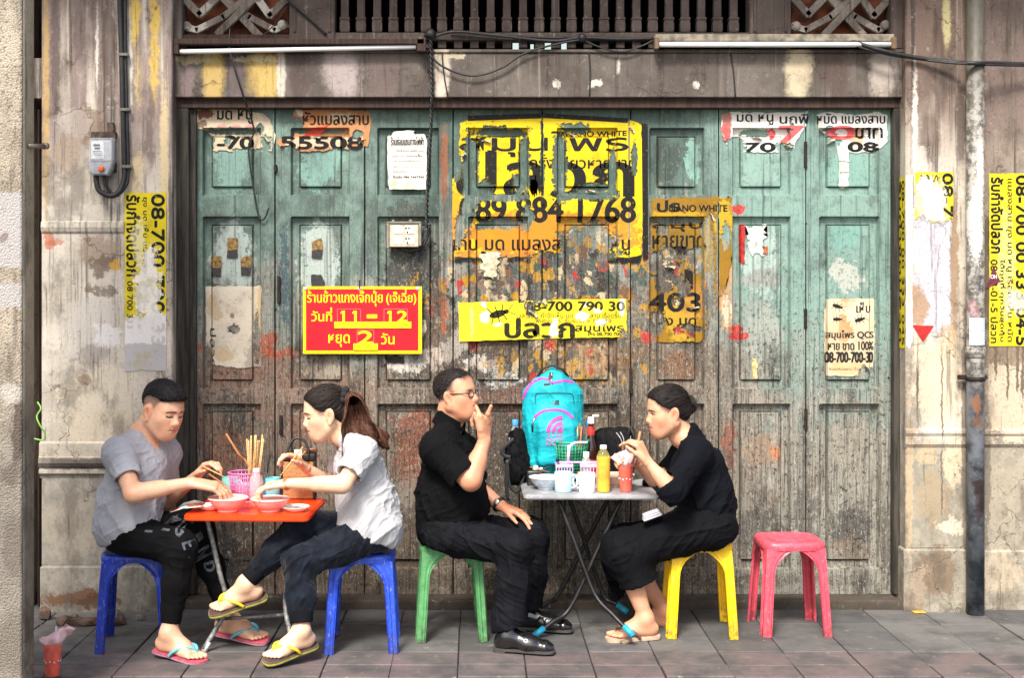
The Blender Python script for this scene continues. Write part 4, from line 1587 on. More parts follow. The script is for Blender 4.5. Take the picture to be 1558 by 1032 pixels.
 Fs.cap(sN - (elN - shN) * .1, elN, .052, .052, .004, 's')
 Fs.cut(A3(195, 818, 6.1), V(.28, 0, -1), .30, .01)
 Fs.cap(nb + V(0, 0, -.012), hd.p(-.03, 0, -.06), .064, .060, .006, 's')
 Fs.cap(A3(229, 664, 6.02), A3(240, 686, 5.95), .040, .010, .006, 's')
 Fs.cap(A3(229, 664, 6.02), A3(234, 672, 5.90), .040, .026, .006, 's')
 msk = lambda v: np.clip(.35 + (che[2] + .02 - v[:, 2]) * 6, .25, 1)
 finish('shirt', Fs, cloth_mat('pale grey jersey', L(188, 190, 197, .74), L(168, 170, 178, .74), mottle=9, mott=.3), root, None, 3,
           fold=[dict(amp=.0085, along=V(.55, .1, -.8), fa=3, fx=15, seed=2, mask=msk), dict(amp=.004, along=V(.8, .0, .5), fa=5, fx=28, seed=12)])
 # trousers
 Ft = Field(*bounds([pel, hipN, knN, anN, hipF, knF, anF], .14), CCELL)
 Ft.cap(pel + V(0, 0, -.005), pel + V(.03, 0, .02), .118, .108, .05, flat=(lat, 1.25))
 Ft.chain([hipN, knN], [.100, .078], .04)
 Ft.chain([hipF, knF], [.100, .076], .04)
 Ft.chain([knN, knN * .55 + anN * .45, anN + (knN - anN) * .08], [.074, .060, .040], .04)
 Ft.chain([knF, knF * .55 + anF * .45, anF + (knF - anF) * .10], [.072, .056, .041], .04)
 for a, k in ((anN, knN), (anF, knF)):
  e = a + (k - a) * .10
  Ft.cut(e, a - k, .08)
  Ft.cap(e + (k - a) * .04, a, .033, .033, .003, 's')
  Ft.cap(e + (k - a) * .15, e + (k - a) * .20, .046, .050, .012)
 zc = pel[2] - .05
 Ft.cut(V(pel[0], pel[1], .455), V(0, 0, -1), .14, .03)
 tr = finish('trousers', Ft, cloth_mat('black sweatpants', L(10, 10, 11), L(20, 20, 23), mottle=8), root, None, 3,
    fold=[dict(amp=.006, along=V(.3, .1, -1), fa=4, fx=12, seed=5), dict(amp=.003, along=V(1, .1, -.3), fa=3, fx=22, seed=8)])
 flip_flop(root, frN, 1.06, plain('pink rubber', L(206, 92, 112), .7, bump=.2), plain('aqua rubber strap', L(112, 190, 204), .5), rim=plain('grey lilac rubber', L(170, 150, 170), .8))
 flip_flop(root, frF, 1.06, _mats['pink rubber'], _mats['aqua rubber strap'], rim=_mats['grey lilac rubber'])
 return dict(root=root, trousers=tr, body=body, wrN=wrN, wrF=wrF, dF=dF, dN=dN, knF=knF, anF=anF, hipF=hipF)


# ================= the woman in the white-grey T-shirt =================
def young_woman():
 root = person('young woman with brown ponytail, pale T-shirt and dark velvet trousers, legs crossed', P(550, 985, 6.05))
 bpy.context.view_layer.update()
 sk = np.array(lin(242, 202, 170)[:3]) * .82
 hd = Head(A3(496, 628, 6.10), R(180 + 13), R(14), 0, 1.03)
 pel, wai, che = A3(562, 806, 6.11), A3(556, 765, 6.11), A3(546, 712, 6.11)
 nb = A3(522, 664, 6.11)
 shN, shF = A3(553, 688, 5.95), A3(530, 688, 6.27)
 elN, wrN = A3(522, 738, 5.84), A3(436, 736, 5.92)
 elF, wrF = A3(506, 738, 6.30), A3(465, 712, 6.20)
 hipN, knN, anN = A3(566, 812, 6.03), A3(455, 856, 5.92), A3(459, 958, 5.85)
 hipF, knF, anF = A3(562, 806, 6.20), A3(456, 803, 6.06), A3(374, 887, 6.00)
 lat = unit(shF - shN)
 allp = [hd.p(0, 0, .12), hd.p(.11, 0, 0), pel, shN, shF, elN, wrN, elF, wrF, hipN, knN, anN, anF, A3(385, 750, 5.9), A3(295, 950, 5.95), A3(425, 1015, 5.8)]
 Fb = Field(*bounds(allp, .09), CELL)
 Fb.chain([pel, wai, che], [.10, .085, .09], .05, flat=(lat, 1.3))
 Fb.cap(shN, shF, .042, .042, .05)
 hd.neck(Fb, nb, .046, .050)
 hd.build(Fb, True, -.2)
 Fb.chain([shN, elN, wrN], [.042, .037, .023], .02)
 Fb.cap(elN + (wrN - elN) * .12, elN + (wrN - elN) * .45, .037, .032, .02)
 Fb.chain([shF, elF, wrF], [.042, .037, .023], .02)
 Fb.chain([hipN, knN, anN], [.07, .045, .032], .02)
 Fb.chain([hipF, knF, anF], [.07, .045, .032], .02)
 dN = unit(A3(396, 741, 5.94) - wrN)
 hand(Fb, wrN, dN, unit(V(-.25, .2, -1)), V(-.2, 1, .2), .96, curl=(24, 36, 24), each=(2, 0, 4, 8), spread=4, tcurl=(25, 25), tout=32)
 dF = unit(A3(446, 694, 6.17) - wrF)
 hand(Fb, wrF, dF, unit(V(-.6, -.4, -.6)), V(-.2, -1, .4), .92, curl=(40, 52, 30), each=(-16, -4, 6, 10), tcurl=(30, 25), tout=40)
 frN = foot(Fb, anN, V(-.80, -.55, -.16), V(-.08, -.25, 1), 1.0, 1)
 frF = foot(Fb, anF, V(-.96, -.12, -.28), V(-.22, -.35, .95), 1.04, 1)

 def paint(v, n):
  c = np.tile(sk, (len(v), 1))
  hd.paint(v, c, sk, (.50, .15, .15), closed=True, brow=.95)
  limb_paint(v, c, [(elN, .05, (.96, .84, .78), .5), (wrN + dN * .1, .06, (1, .86, .80), .5), (wrF + dF * .08, .08, (.96, .72, .62), .7), (nb, .07, (.96, .84, .72), .5)])
  return c
 body = finish('body', Fb, M_skin, root, paint)
 Fh = Field(*bounds([hd.O, A3(600, 700, 6.1)], .15), .0030)
 hd.E(Fh, (-.014, 0, .040), (.100, .080, .090), 0)
 hd.E(Fh, (.026, 0, .050), (.066, .070, .066), .02)
 hd.E(Fh, (-.062, 0, -.018), (.048, .062, .050), .03)
 hd.E(Fh, (.094, 0, -.030), (.066, .12, .112), .012, 's')
 hd.E(Fh, (.018, 0, -.065), (.062, .12, .062), .012, 's')
 for q in (-1, 1):
  hd.E(Fh, (.002, q * .082, -.016), (.026, .03, .032), .008, 's')
 hm = hair_mat('dark brown black hair', (.005, .004, .004, 1), (.020, .014, .012, 1), (1, 1, .4))
 hr = finish('hair', Fh, hm, root, None, 1, fold=[dict(amp=.0022, along=hd.M @ V(1, 0, -.4), fa=3, fx=90, seed=3)])
 soften(body, hr, (.03, .022, .018), .010, .85, hd.O)
 tie = A3(527, 605, 6.10)
 strands(hr, strand_mat('dark brown strands', (.004, .003, .003, 1), (.07, .048, .038, 1)), 650, .09, lambda p: tie - p, .0007, .0010, 5, .08)
 Fp = Field(*bounds([hd.p(-.10, 0, .04), A3(596, 730, 6.1)], .10), .0030)
 t0 = A3(530, 606, 6.10)
 for i in range(46):
  rr = random.Random(i)
  k = rr.random()
  o = V(rr.uniform(-.010, .010), rr.uniform(-.026, .022), rr.uniform(-.010, .010))
  end = A3(519 + 72 * k + rr.uniform(-3, 3), 694 - 14 * k + rr.uniform(-16, 8), 5.985 + .04 * k + rr.uniform(-.02, .05))
  mid = A3(532 + 26 * k, 634 + 8 * k, 6.03) + o * 1.3
  pts = spline([t0 + o * .5, A3(537 + 6 * k, 611, 6.035) + o, mid, mid * .45 + end * .55 + V(.012 * (k - .3), -.012, -.004), end], 5)
  n = len(pts)
  Fp.chain([np.array(p) for p in pts], [.0125 - .0085 * (j / n) ** 2 for j in range(n)], .016)
 hb = hair_mat('chestnut brown hair', (.020, .009, .006, 1), (.10, .042, .026, 1), (1, 1, .2))
 pt = finish('ponytail', Fp, hb, root, None, 1, fold=[dict(amp=.004, along=V(.30, 0, -1), fa=1.5, fx=85, seed=6)])
 strands(pt, strand_mat('chestnut strands', (.02, .008, .005, 1), (.24, .10, .06, 1)), 900, .13, lambda p: V(.25 + (p[0] - t0[0]) * 3.0, -.1, -1) if p[0] > t0[0] - .01 else V(-.1, -.1, -1), .0010, .0022, 6, .10)
 b = B()
 for k in range(9):
  a = k / 9 * 6.283
  c = Vector(A3(524, 604, 6.085)) + Vector((math.sin(a) * .006, math.cos(a) * .036, math.sin(a) * .034))
  b.lathe([(.001, -.018), (.013, -.012), (.018, 0), (.013, .012), (.001, .018)], c, 8)
 b.build('scrunchie', plain('black cloth', (.01, .01, .012), .9), root)
 Fs = Field(*bounds([pel, shN, shF, elN, elF, nb, A3(610, 840, 6.0)], .13), CCELL)
 Fs.chain([pel + V(.02, 0, -.01), wai + V(.012, 0, 0), che + V(.01, 0, 0)], [.126, .122, .112], .05, flat=(lat, 1.3))
 Fs.cap(wai + V(-.02, 0, -.01), che + V(-.015, 0, -.01), .10, .095, .05, flat=(lat, 1.2))
 Fs.cap(hipN + V(.02, .0, .025), wai - lat * .05, .108, .10, .05)
 Fs.cap(hipN + V(-.06, .01, .035), wai - lat * .05, .094, .10, .05)
 Fs.cap(shN + lat * .01, shF - lat * .01, .055, .055, .06)
 Fs.cap(shN, nb, .050, .042, .05)
 Fs.cap(shF, nb, .050, .042, .05)
 sN, sF = shN + (elN - shN) * .70, shF + (elF - shF) * .65
 Fs.cap(shN, sN + (elN - shN) * .12, .058, .068, .04)
 Fs.cap(shF, sF + (elF - shF) * .10, .056, .060, .04)
 Fs.cut(sN, elN - shN, .12)
 Fs.cut(sF, elF - shF, .12)
 Fs.cap(sN - (elN - shN) * .1, elN, .052, .054, .004, 's')
 Fs.cut(A3(566, 815, 6.1), V(-.42, 0, -1), .32, .01)
 Fs.cap(nb + V(0, 0, -.02), hd.p(-.03, 0, -.06), .056, .056, .006, 's')
 msk = lambda v: np.clip(.35 + (che[2] + .04 - v[:, 2]) * 6, .3, 1)
 finish('shirt', Fs, cloth_mat('white grey jersey', L(206, 207, 209, .68), L(188, 189, 192, .68), mottle=9, mott=.3), root, None, 3,
           fold=[dict(amp=.010, along=V(-.6, .1, -.75), fa=3, fx=14, seed=7, mask=msk), dict(amp=.004, along=V(.75, 0, .6), fa=5, fx=26, seed=21)])
 Ft = Field(*bounds([pel, hipN, knN, anN, hipF, knF, anF], .14), CCELL)
 Ft.cap(pel + V(0, 0, -.005), pel + V(-.03, 0, .02), .118, .108, .05, flat=(lat, 1.25))
 Ft.chain([hipN, knN], [.098, .071], .03)
 Ft.chain([hipF, knF], [.102, .070], .03)
 Ft.chain([knN, knN * .5 + anN * .5, anN + (knN - anN) * .16], [.071, .062, .054], .03)
 Ft.chain([knF, knF * .5 + anF * .5, anF + (knF - anF) * .10], [.070, .058, .046], .03)
 for a, k in ((anN, knN), (anF, knF)):
  e = a + (k - a) * (.22 if a is anN else .22)
  Ft.cut(e, a - k, .09)
  Ft.cap(e + (k - a) * .04, a, .040, .040, .003, 's')
 Ft.cut(V(pel[0], pel[1], .455), V(0, 0, -1), .14, .03)
 finish('trousers', Ft, cloth_mat('dark blue velour', L(9, 13, 22), L(28, 36, 50), .75, sheen=.08, mottle=14, mott=.7), root, None, 3,
           fold=[dict(amp=.009, along=V(-.2, .1, -1), fa=6, fx=15, seed=15), dict(amp=.006, along=V(-.8, .1, -.6), fa=3, fx=24, seed=28)])
 rib = cloth_mat('black rib knit', L(14, 15, 19), L(26, 28, 33))
 for a, k, t0, t1 in ((anN, knN, .09, .25), (anF, knF, .05, .25)):
  Fc = Field(*bounds([a], .14), CCELL)
  e, g_ = a + (k - a) * t0, a + (k - a) * t1
  r = .050 if a is anN else .043
  Fc.cap(e - (k - a) * .1, g_, r, r + .004, .0)
  Fc.cut(e, a - k, .08)
  Fc.cap(e - (k - a) * .1, e + (k - a) * .03, r - .006, r - .006, .003, 's')
  Fc.cut(g_ + (k - a) * .04, k - a, .09)
  finish('ribbed_cuff', Fc, rib, root, None, 1)
 dk, yl = plain('brown rubber footbed', L(84, 58, 56), .8), plain('yellow rubber strap', L(240, 208, 50), .5)
 rim = plain('lime rubber line', L(190, 180, 70), .7)
 gs = plain('olive grey rubber', L(112, 104, 84), .8)
 flip_flop(root, frN, 1.0, gs, yl, .024, top=dk, rim=rim)
 flip_flop(root, frF, 1.04, gs, yl, .024, top=dk, rim=rim)
 b = B()
 e = wrN - (wrN - elN) * .03
 M = Vector(unit(wrN - elN)).to_track_quat('Z', 'Y').to_matrix().to_4x4()
 M.translation = Vector(e)
 for z in (0, .006, .012):
  b.tube([M @ Vector((.0300 * math.cos(a), .0300 * math.sin(a), z + .003 * math.sin(a * 3))) for a in np.linspace(0, 6.2832, 25)], .0018, 6)
 b.build('bracelet', plain('copper orange cord', L(214, 120, 60), .5), root)
 return dict(root=root, wrF=wrF, dF=dF, wrN=wrN, dN=dN)


# ================= the man in black =================
def man_in_black():
 root = person('heavy-set man in black polo shirt and glasses with a hand at his mouth', P(660, 975, 6.25))
 bpy.context.view_layer.update()
 sk = np.array(lin(222, 162, 128)[:3]) * .80
 hd = Head(A3(694, 601, 6.26), R(-24), R(-6), 0, 1.0)
 pel, wai, che = A3(676, 802, 6.28), A3(684, 762, 6.28), A3(684, 706, 6.28)
 nb = A3(682, 650, 6.28)
 shN, shF = A3(664, 684, 6.08), A3(704, 688, 6.45)
 elN, wrN = A3(716, 732, 6.00), A3(737, 671, 6.05)
 elF, wrF = A3(724, 742, 6.50), A3(762, 770, 6.40)
 hipN, knN, anN = A3(676, 812, 6.18), A3(784, 834, 6.06), A3(774, 958, 6.02)
 hipF, knF, anF = A3(690, 810, 6.38), A3(808, 816, 6.38), A3(806, 930, 6.40)
 lat = unit(shF - shN)
 allp = [hd.p(0, 0, .12), hd.p(.11, 0, 0), pel, shN, shF, elN, wrN, elF, wrF, hipN, knN, A3(750, 605, 6.0), A3(800, 790, 6.3)]
 Fb = Field(*bounds(allp, .09), CELL)
 Fb.chain([pel, wai, che], [.10, .11, .11], .05, flat=(lat, 1.2))
 Fb.cap(shN, shF, .05, .05, .05)
 hd.neck(Fb, nb, .060, .066)
 hd.build(Fb, False, .55)
 hd.E(Fb, (.01, 0, -.098), (.05, .046, .026), .03)
 Fb.chain([shN, elN, wrN], [.055, .046, .030], .02)
 Fb.cap(elN + (wrN - elN) * .08, elN + (wrN - elN) * .5, .046, .042, .02)
 Fb.chain([shF, elF, wrF], [.055, .046, .030], .02)
 Fb.chain([hipN, knN], [.075, .05], .02)
 Fb.chain([hipF, knF], [.075, .05], .02)
 dN = unit(V(.10, .05, 1))
 tips, th = hand(Fb, wrN, dN, unit(V(-.85, .55, 0)), V(-.4, -1, .2), 1.02, curl=(72, 78, 40), each=(0, -6, 0, 4), spread=4, tcurl=(0, 0), tout=20)
 Fb.chain([wrN + dN * .09 + V(.010, .0, 0), A3(742.5, 630, 6.03), A3(747, 618, 6.02)], [.0135, .0105, .0082], .008)
 # raised forefinger and the thumb that reaches the lips
 Fb.chain([wrN + dN * .055 + V(-.022, -.03, 0), A3(731, 634, 6.02), A3(724.5, 619, 6.06)], [.015, .0108, .0086], .008)
 dF = unit(A3(796, 783, 6.36) - wrF)
 hand(Fb, wrF, dF, unit(V(.2, -.1, -1)), V(.1, -1, -.1), 1.02, curl=(14, 16, 12), each=(0, 0, 2, 4), spread=4, tcurl=(15, 5), tout=28)

 def paint(v, n):
  c = np.tile(sk, (len(v), 1))
  st = lambda p: np.clip((.024 - p[:, 0]) / .012, 0, 1) * np.clip((p[:, 2] - .002 + (-.03 - p[:, 0]) * .9) / .02, 0, 1) * .85
  hd.paint(v, c, sk, (.40, .13, .12), brow=.45, stubble=st)
  limb_paint(v, c, [(elN, .05, (.85, .66, .58), .6), (wrN + dN * .08, .07, (1.02, .92, .88), .4), (wrF + dF * .06, .09, (.95, .72, .62), .7), (nb, .08, (.85, .72, .62), .5)])
  return c
 body = finish('body', Fb, M_skin, root, paint)
 Fh = Field(*bounds([hd.O], .17), .0027)
 hd.E(Fh, (-.020, 0, .042), (.094, .077, .084), 0)
 hd.E(Fh, (.014, 0, .060), (.062, .066, .062), .02)
 hd.E(Fh, (.098, 0, .010), (.066, .085, .078), .010, 's')
 for q in (-1, 1):
  hd.E(Fh, (.070, q * .075, .040), (.058, .045, .052), .008, 's')
  hd.E(Fh, (.006, q * .090, -.030), (.040, .03, .044), .008, 's')
 hd.E(Fh, (-.02, 0, -.075), (.12, .1, .050), .010, 's')
 hr = finish('hair', Fh, hair_mat('cropped black hair', (.006, .005, .005, 1), (.022, .018, .017, 1), (1, 1, 1)), root, None, 1,
           fold=[dict(amp=.0016, along=hd.f, fa=40, fx=180, seed=3)])
 soften(body, hr, (.03, .024, .022), .016, .95, hd.O)
 strands(hr, strand_mat('cropped strands', (.005, .004, .004, 1), (.045, .038, .036, 1)), 900, .014, lambda p: hd.f + hd.u * .2 - hd.u * 1.2 * (hd.loc(p)[2] < .05), .0007, .0016, 4, .6)
 # glasses
 gl = bpy.data.objects.new('glasses', None)
 COL.objects.link(gl)
 gl.parent = root
 gl.matrix_parent_inverse = root.matrix_world.inverted()
 bpy.context.view_layer.update()
 b = B()
 bl = B()
 for q in (-1, 1):
  ring = [hd.p(.0985 - abs(math.cos(a) * .018 + .033) * .14, q * (.033 + .0235 * math.cos(a) * (1 if abs(math.cos(a)) < .8 else .97)), .000 + .0155 * (abs(math.sin(a)) ** .75) * (1 if math.sin(a) > 0 else -1)) for a in np.linspace(0, 6.2832, 29)]
  b.tube(ring, .0023, 6, cap=False)
  bl._add([Vector(p) for p in ring[:-1]], [tuple(range(len(ring) - 1))])
  b.tube([hd.p(.092, q * .056, .004), hd.p(.080, q * .070, .006), hd.p(.02, q * .079, .008), hd.p(-.012, q * .081, .008), hd.p(-.03, q * .078, -.006)], .0025, 6)
 b.tube([hd.p(.100, -.010, .003), hd.p(.104, 0, .006), hd.p(.100, .010, .003)], .0016, 6)
 b.build('frame', plain('dark red metal frame', L(60, 30, 34), .3, .5), gl)
 bl.build('lens', clear('spectacle lens', (.75, .78, .85, 1), .02, .16), gl)
 # polo shirt
 Fs = Field(*bounds([pel, shN, shF, elN, elF, nb, A3(640, 830, 6.1), A3(760, 790, 6.3)], .14), CCELL)
 Fs.chain([pel + V(-.002, 0, .0), wai + V(.004, 0, 0), che + V(.002, 0, 0)], [.130, .152, .132], .06, flat=(lat, 1.15))
 Fs.cap(wai + V(.03, 0, -.03), wai + V(.02, 0, .05), .150, .140, .06, flat=(lat, 1.1))
 Fs.cap(shN + lat * .01, shF - lat * .01, .066, .066, .07)
 Fs.cap(shN, nb, .060, .056, .05)
 Fs.cap(shF, nb, .060, .056, .05)
 sN, sF = shN + (elN - shN) * .84, shF + (elF - shF) * .8
 Fs.cap(shN, elN, .074, .078, .05)
 Fs.cap(shF, elF, .070, .074, .05)
 Fs.cut(sN, elN - shN, .13)
 Fs.cut(sF, elF - shF, .13)
 Fs.cap(sN - (elN - shN) * .1, elN, .062, .064, .004, 's')
 Fs.cut(A3(680, 822, 6.28), V(.22, 0, -1), .32, .012)
 Fs.cap(nb + V(.006, 0, -.03), hd.p(-.02, 0, -.05), .066, .070, .006, 's')
 msk = lambda v: np.clip(.4 + (che[2] - v[:, 2]) * 5, .35, 1)
 blk = cloth_mat('black pique cotton', L(8, 8, 10), L(17, 18, 21), mottle=9)
 finish('shirt', Fs, blk, root, None, 3,
           fold=[dict(amp=.012, along=V(.5, .1, -.8), fa=3, fx=13, seed=31, mask=msk), dict(amp=.005, along=V(.8, 0, .5), fa=5, fx=24, seed=41)])
 Fc = Field(*bounds([nb], .16), .0035)
 up = unit(hd.p(-.02, 0, -.06) - nb)
 cm = nb + up * .035 + V(.0, 0, 0)
 Fc.cap(cm - up * .028, cm + up * .020, .084, .073, .0)
 Fc.cap(cm - up * .06, cm + up * .06, .070, .066, .003, 's')
 Fc.cut(cm + up * .018 + V(.03, 0, 0), unit(up + V(.35, 0, 0)), .14, .003)
 Fc.cut(cm - up * .030, -up, .14, .003)
 fwd = unit(V(math.cos(R(-30)), math.sin(R(-30)), 0))
 Fc.cap(cm + fwd * .05, cm + fwd * .11 - up * .03, .008, .03, .004, 's')
 finish('collar', Fc, blk, root, None, 2)
 b = B()
 for k in range(3):
  c = A3(707 + k * 4.5, 668 + k * 12, 6.10 + .0 * k)
 b.bm.free()
 # trousers
 Ft = Field(*bounds([pel, hipN, knN, anN, hipF, knF, anF], .15), CCELL)
 Ft.cap(pel + V(.0, 0, -.005), pel + V(.04, 0, .02), .120, .110, .05, flat=(lat, 1.2))
 Ft.chain([hipN, knN], [.102, .080], .04)
 Ft.chain([hipF, knF], [.102, .078], .04)
 eN, eF = anN + V(.0, 0, .02), anF + V(0, 0, .02)
 Ft.chain([knN, knN * .5 + eN * .5, eN], [.080, .072, .080], .04)
 Ft.chain([knF, knF * .5 + eF * .5, eF], [.084, .074, .070], .04)
 for e, k in ((eN, knN), (eF, knF)):
  Ft.cut(e + V(0, 0, -.012), V(.25, 0, -1), .12)
  Ft.cap(e + V(0, 0, -.05), e + V(0, 0, .02), .070 if k is knN else .058, .068 if k is knN else .056, .003, 's')
 Ft.cut(V(pel[0], pel[1], .457), V(0, 0, -1), .15, .03)
 finish('trousers', Ft, cloth_mat('navy black suiting', L(11, 12, 16), L(22, 24, 31), .8, mottle=9), root, None, 3,
           fold=[dict(amp=.009, along=V(.15, .1, -1), fa=5, fx=13, seed=35), dict(amp=.006, along=V(.9, .1, -.5), fa=3, fx=22, seed=48)])
 # leather shoes
 M_lea = plain('polished black leather', (.010, .010, .011), .16, spec=.7, coat=.5, var=.3, scale=20, bump=.1)
 for an, D, xt in ((anN, 6.0, 1), (anF, 6.40, 0)):
  sh = bpy.data.objects.new('shoe', None)
  COL.objects.link(sh)
  sh.parent = root
  sh.matrix_parent_inverse = root.matrix_world.inverted()
  bpy.context.view_layer.update()
  f = unit(V(.97, -.22, 0)) if xt else unit(V(.95, -.25, 0))
  s_ = V(-f[1], f[0], 0)
  o = V(an[0], an[1], .0)
  q = lambda x, y, z: o + f * x + s_ * y + V(0, 0, z)
  Fq = Field(*bounds([q(0, 0, .05), q(.2, 0, .03)], .14), .0033)
  Fq.cap(q(-.02, 0, .055), q(-.035, 0, .05), .040, .036, .02)
  Fq.cap(q(-.01, 0, .085), q(-.01, 0, .13), .042, .040, .03)
  Fq.cap(q(0, 0, .075), q(.10, 0, .052), .044, .036, .03, flat=(s_, 1.05))
  Fq.cap(q(.09, 0, .045), q(.165, .004, .038), .036, .028, .03, flat=(s_, 1.3))
  Fq.cap(q(.175, .004, .036), q(.192, .004, .034), .026, .020, .02, flat=(s_, 1.5))
  Fq.cut(q(.06, 0, .020), V(0, 0, -1), .22, .004)
  Fq.cap(q(.088, -.09, .072), q(.088, .09, .072), .0016, .0016, .004, 's')
  Fq.cap(q(.140, -.09, .060), q(.140, .09, .060), .0014, .0014, .004, 's')
  finish('upper', Fq, M_lea, sh, None, 2)
  b = B()
  M = basis(Vector(f), Vector(s_), Vector((0, 0, 1)), Vector(o))
  ol = [(x * 1.02 + .004, y * .84) for x, y in sole_outline(1.06, .006)]
  b.slab(ol, .010, .024, .003, M=M)
  hl = [(x, y) for x, y in ol if x < .0]
  b.slab(hl, .0, .012, .0, M=M)
  b.build('sole', plain('grey worn sole edge', L(70, 68, 66), .7), sh)
  b = B()
  for k in range(4):
   x = .030 + k * .018
   z = .112 - k * .0125
   b.tube(spline([q(x, -.018, z - .006), q(x + .003, 0, z + .004), q(x + .002, .018, z - .006)], 4), .0022, 6)
  b.build('lace', plain('grey lace', L(120, 120, 124), .7), sh)
 # wrist watch
 b = B()
 e = wrF - unit(wrF - elF) * .012
 M = Vector(unit(wrF - elF)).to_track_quat('Z', 'Y').to_matrix().to_4x4()
 M.translation = Vector(e)
 b.tube([M @ Vector((.033 * math.cos(a), .033 * math.sin(a), 0)) for a in np.linspace(0, 6.2832, 25)], .009, 8)
 wt = b.build('watch', plain('black watch strap', (.02, .02, .02), .5), root)
 b = B()
 c = Vector(A3(763, 767, 6.355))
 dz = Vector(unit(wrF - elF))
 nrm = Vector((-.15, -1, .35)).normalized()
 nrm = (nrm - dz * nrm.dot(dz)).normalized()
 b.box((-.013, -.013, 0), (.013, .013, .008), .003, M=basis(dz, nrm.cross(dz), nrm, Vector(e) + nrm * .036))
 b.build('watch_case', plain('steel watch case', (.5, .5, .52), .25, .9), wt)
 return dict(root=root)


# ================= the woman in black =================
def woman_in_black():
 root = person('woman in black blouse and long black skirt, hair in a bun, on yellow stool', P(1060, 970, 6.35))
 bpy.context.view_layer.update()
 sk = np.array(lin(228, 174, 140)[:3]) * .80
 hd = Head(A3(1016, 626, 6.36), R(180 + 10), R(9), 0, 1.03)
 pel, wai, che = A3(1078, 796, 6.38), A3(1072, 758, 6.38), A3(1062, 712, 6.38)
 nb = A3(1038, 664, 6.38)
 shN, shF = A3(1062, 690, 6.21), A3(1044, 688, 6.53)
 elN, wrN = A3(1022, 746, 6.10), A3(985, 703, 6.14)
 elF, wrF = A3(1000, 738, 6.52), A3(972, 706, 6.40)
 hipN, knN, anN = A3(1080, 804, 6.29), A3(946, 838, 6.27), A3(982, 940, 6.25)
 hipF, knF, anF = A3(1074, 804, 6.47), A3(944, 832, 6.48), A3(1010, 928, 6.50)
 lat = unit(shF - shN)
 allp = [hd.p(0, 0, .12), hd.p(.11, 0, 0), pel, shN, shF, elN, wrN, elF, wrF, hipN, knN, anN, anF, A3(935, 690, 6.3), A3(905, 975, 6.2), A3(940, 960, 6.45)]
 Fb = Field(*bounds(allp, .09), CELL)
 Fb.chain([pel, wai, che], [.10, .09, .095], .05, flat=(lat, 1.3))
 Fb.cap(shN, shF, .045, .045, .05)
 hd.neck(Fb, nb, .048, .056)
 hd.build(Fb, True, .5)
 Fb.cap(shN, nb, .035, .04, .04)
 Fb.chain([shN, elN, wrN], [.046, .038, .024], .015)
 Fb.cap(elN + (wrN - elN) * .15, elN + (wrN - elN) * .5, .037, .032, .015)
 Fb.chain([shF, elF, wrF], [.046, .038, .024], .015)
 Fb.chain([hipN, knN], [.07, .045], .02)
 Fb.chain([hipF, knF], [.07, .045], .02)
 for k, a in ((knN, anN), (knF, anF)):
  Fb.chain([k, k * .65 + a * .35, a], [.045, .054, .033], .02)
 dN = unit(V(-.42, .1, .9))
 hand(Fb, wrN, dN, unit(V(-.8, .5, -.25)), V(-.2, -.1, 1), .92, curl=(48, 55, 30), each=(-14, 0, 6, 10), tcurl=(35, 20), tout=30)
 dF = unit(V(-.85, -.25, .40))
 hand(Fb, wrF, dF, unit(V(-.4, -.8, -.5)), V(0, -.2, 1), .90, curl=(35, 45, 30), each=(0, 0, 4, 8), tcurl=(25, 20), tout=36)
 frN = foot(Fb, anN, V(-.97, -.14, -.03), V(-.06, -.05, 1), 1.0, 1)
 frF = foot(Fb, anF, V(-.97, -.05, -.03), V(-.06, -.05, 1), 1.0, 1)

 def paint(v, n):
  c = np.tile(sk, (len(v), 1))
  hd.paint(v, c, sk, (.46, .14, .13), brow=.9)
  limb_paint(v, c, [(elN, .06, (.9, .72, .64), .6), (wrN + dN * .08, .07, (1, .84, .78), .5), (wrF + dF * .06, .08, (.9, .7, .62), .6), (anN, .07, (.92, .78, .70), .5), (anF, .12, (.8, .62, .54), .6)])
  return c
 body = finish('body', Fb, M_skin, root, paint)
 Fh = Field(*bounds([hd.O, hd.p(-.13, 0, 0)], .15), .0029)
 hd.E(Fh, (-.014, 0, .040), (.099, .080, .090), 0)
 hd.E(Fh, (.026, 0, .052), (.068, .070, .064), .02)
 hd.E(Fh, (-.066, 0, -.012), (.044, .062, .048), .03)
 hd.E(Fh, (.096, 0, -.028), (.068, .12, .110), .012, 's')
 hd.E(Fh, (.016, 0, -.068), (.064, .12, .060), .012, 's')
 for q in (-1, 1):
  hd.E(Fh, (.0, q * .082, -.016), (.026, .03, .032), .008, 's')
 hm = hair_mat('tied black hair', (.004, .004, .004, 1), (.015, .012, .012, 1), (1, 1, .4))
 hr = finish('hair', Fh, hm, root, None, 1, fold=[dict(amp=.0022, along=hd.M @ V(1, 0, -.4), fa=3, fx=90, seed=13)])
 soften(body, hr, (.03, .022, .018), .010, .85, hd.O)
 tie = hd.p(-.10, 0, .01)
 sm_ = strand_mat('black brown strands', (.004, .003, .003, 1), (.06, .042, .036, 1))
 strands(hr, sm_, 650, .09, lambda p: tie - p, .0007, .0010, 5, .08)
 Fp = Field(*bounds([hd.p(-.125, 0, .015)], .09), .0029)
 for i in range(12):
  rr = random.Random(i + 40)
  a = i / 12 * 6.283
  c = hd.p(-.108 + .016 * math.cos(a), rr.uniform(-.02, .02), .014 + .026 * math.sin(a))
  e = hd.p(-.108 + .022 * math.cos(a + 1.2), rr.uniform(-.03, .03), .014 + .034 * math.sin(a + 1.2))
  Fp.cap(c, e, .018, .013, .008)
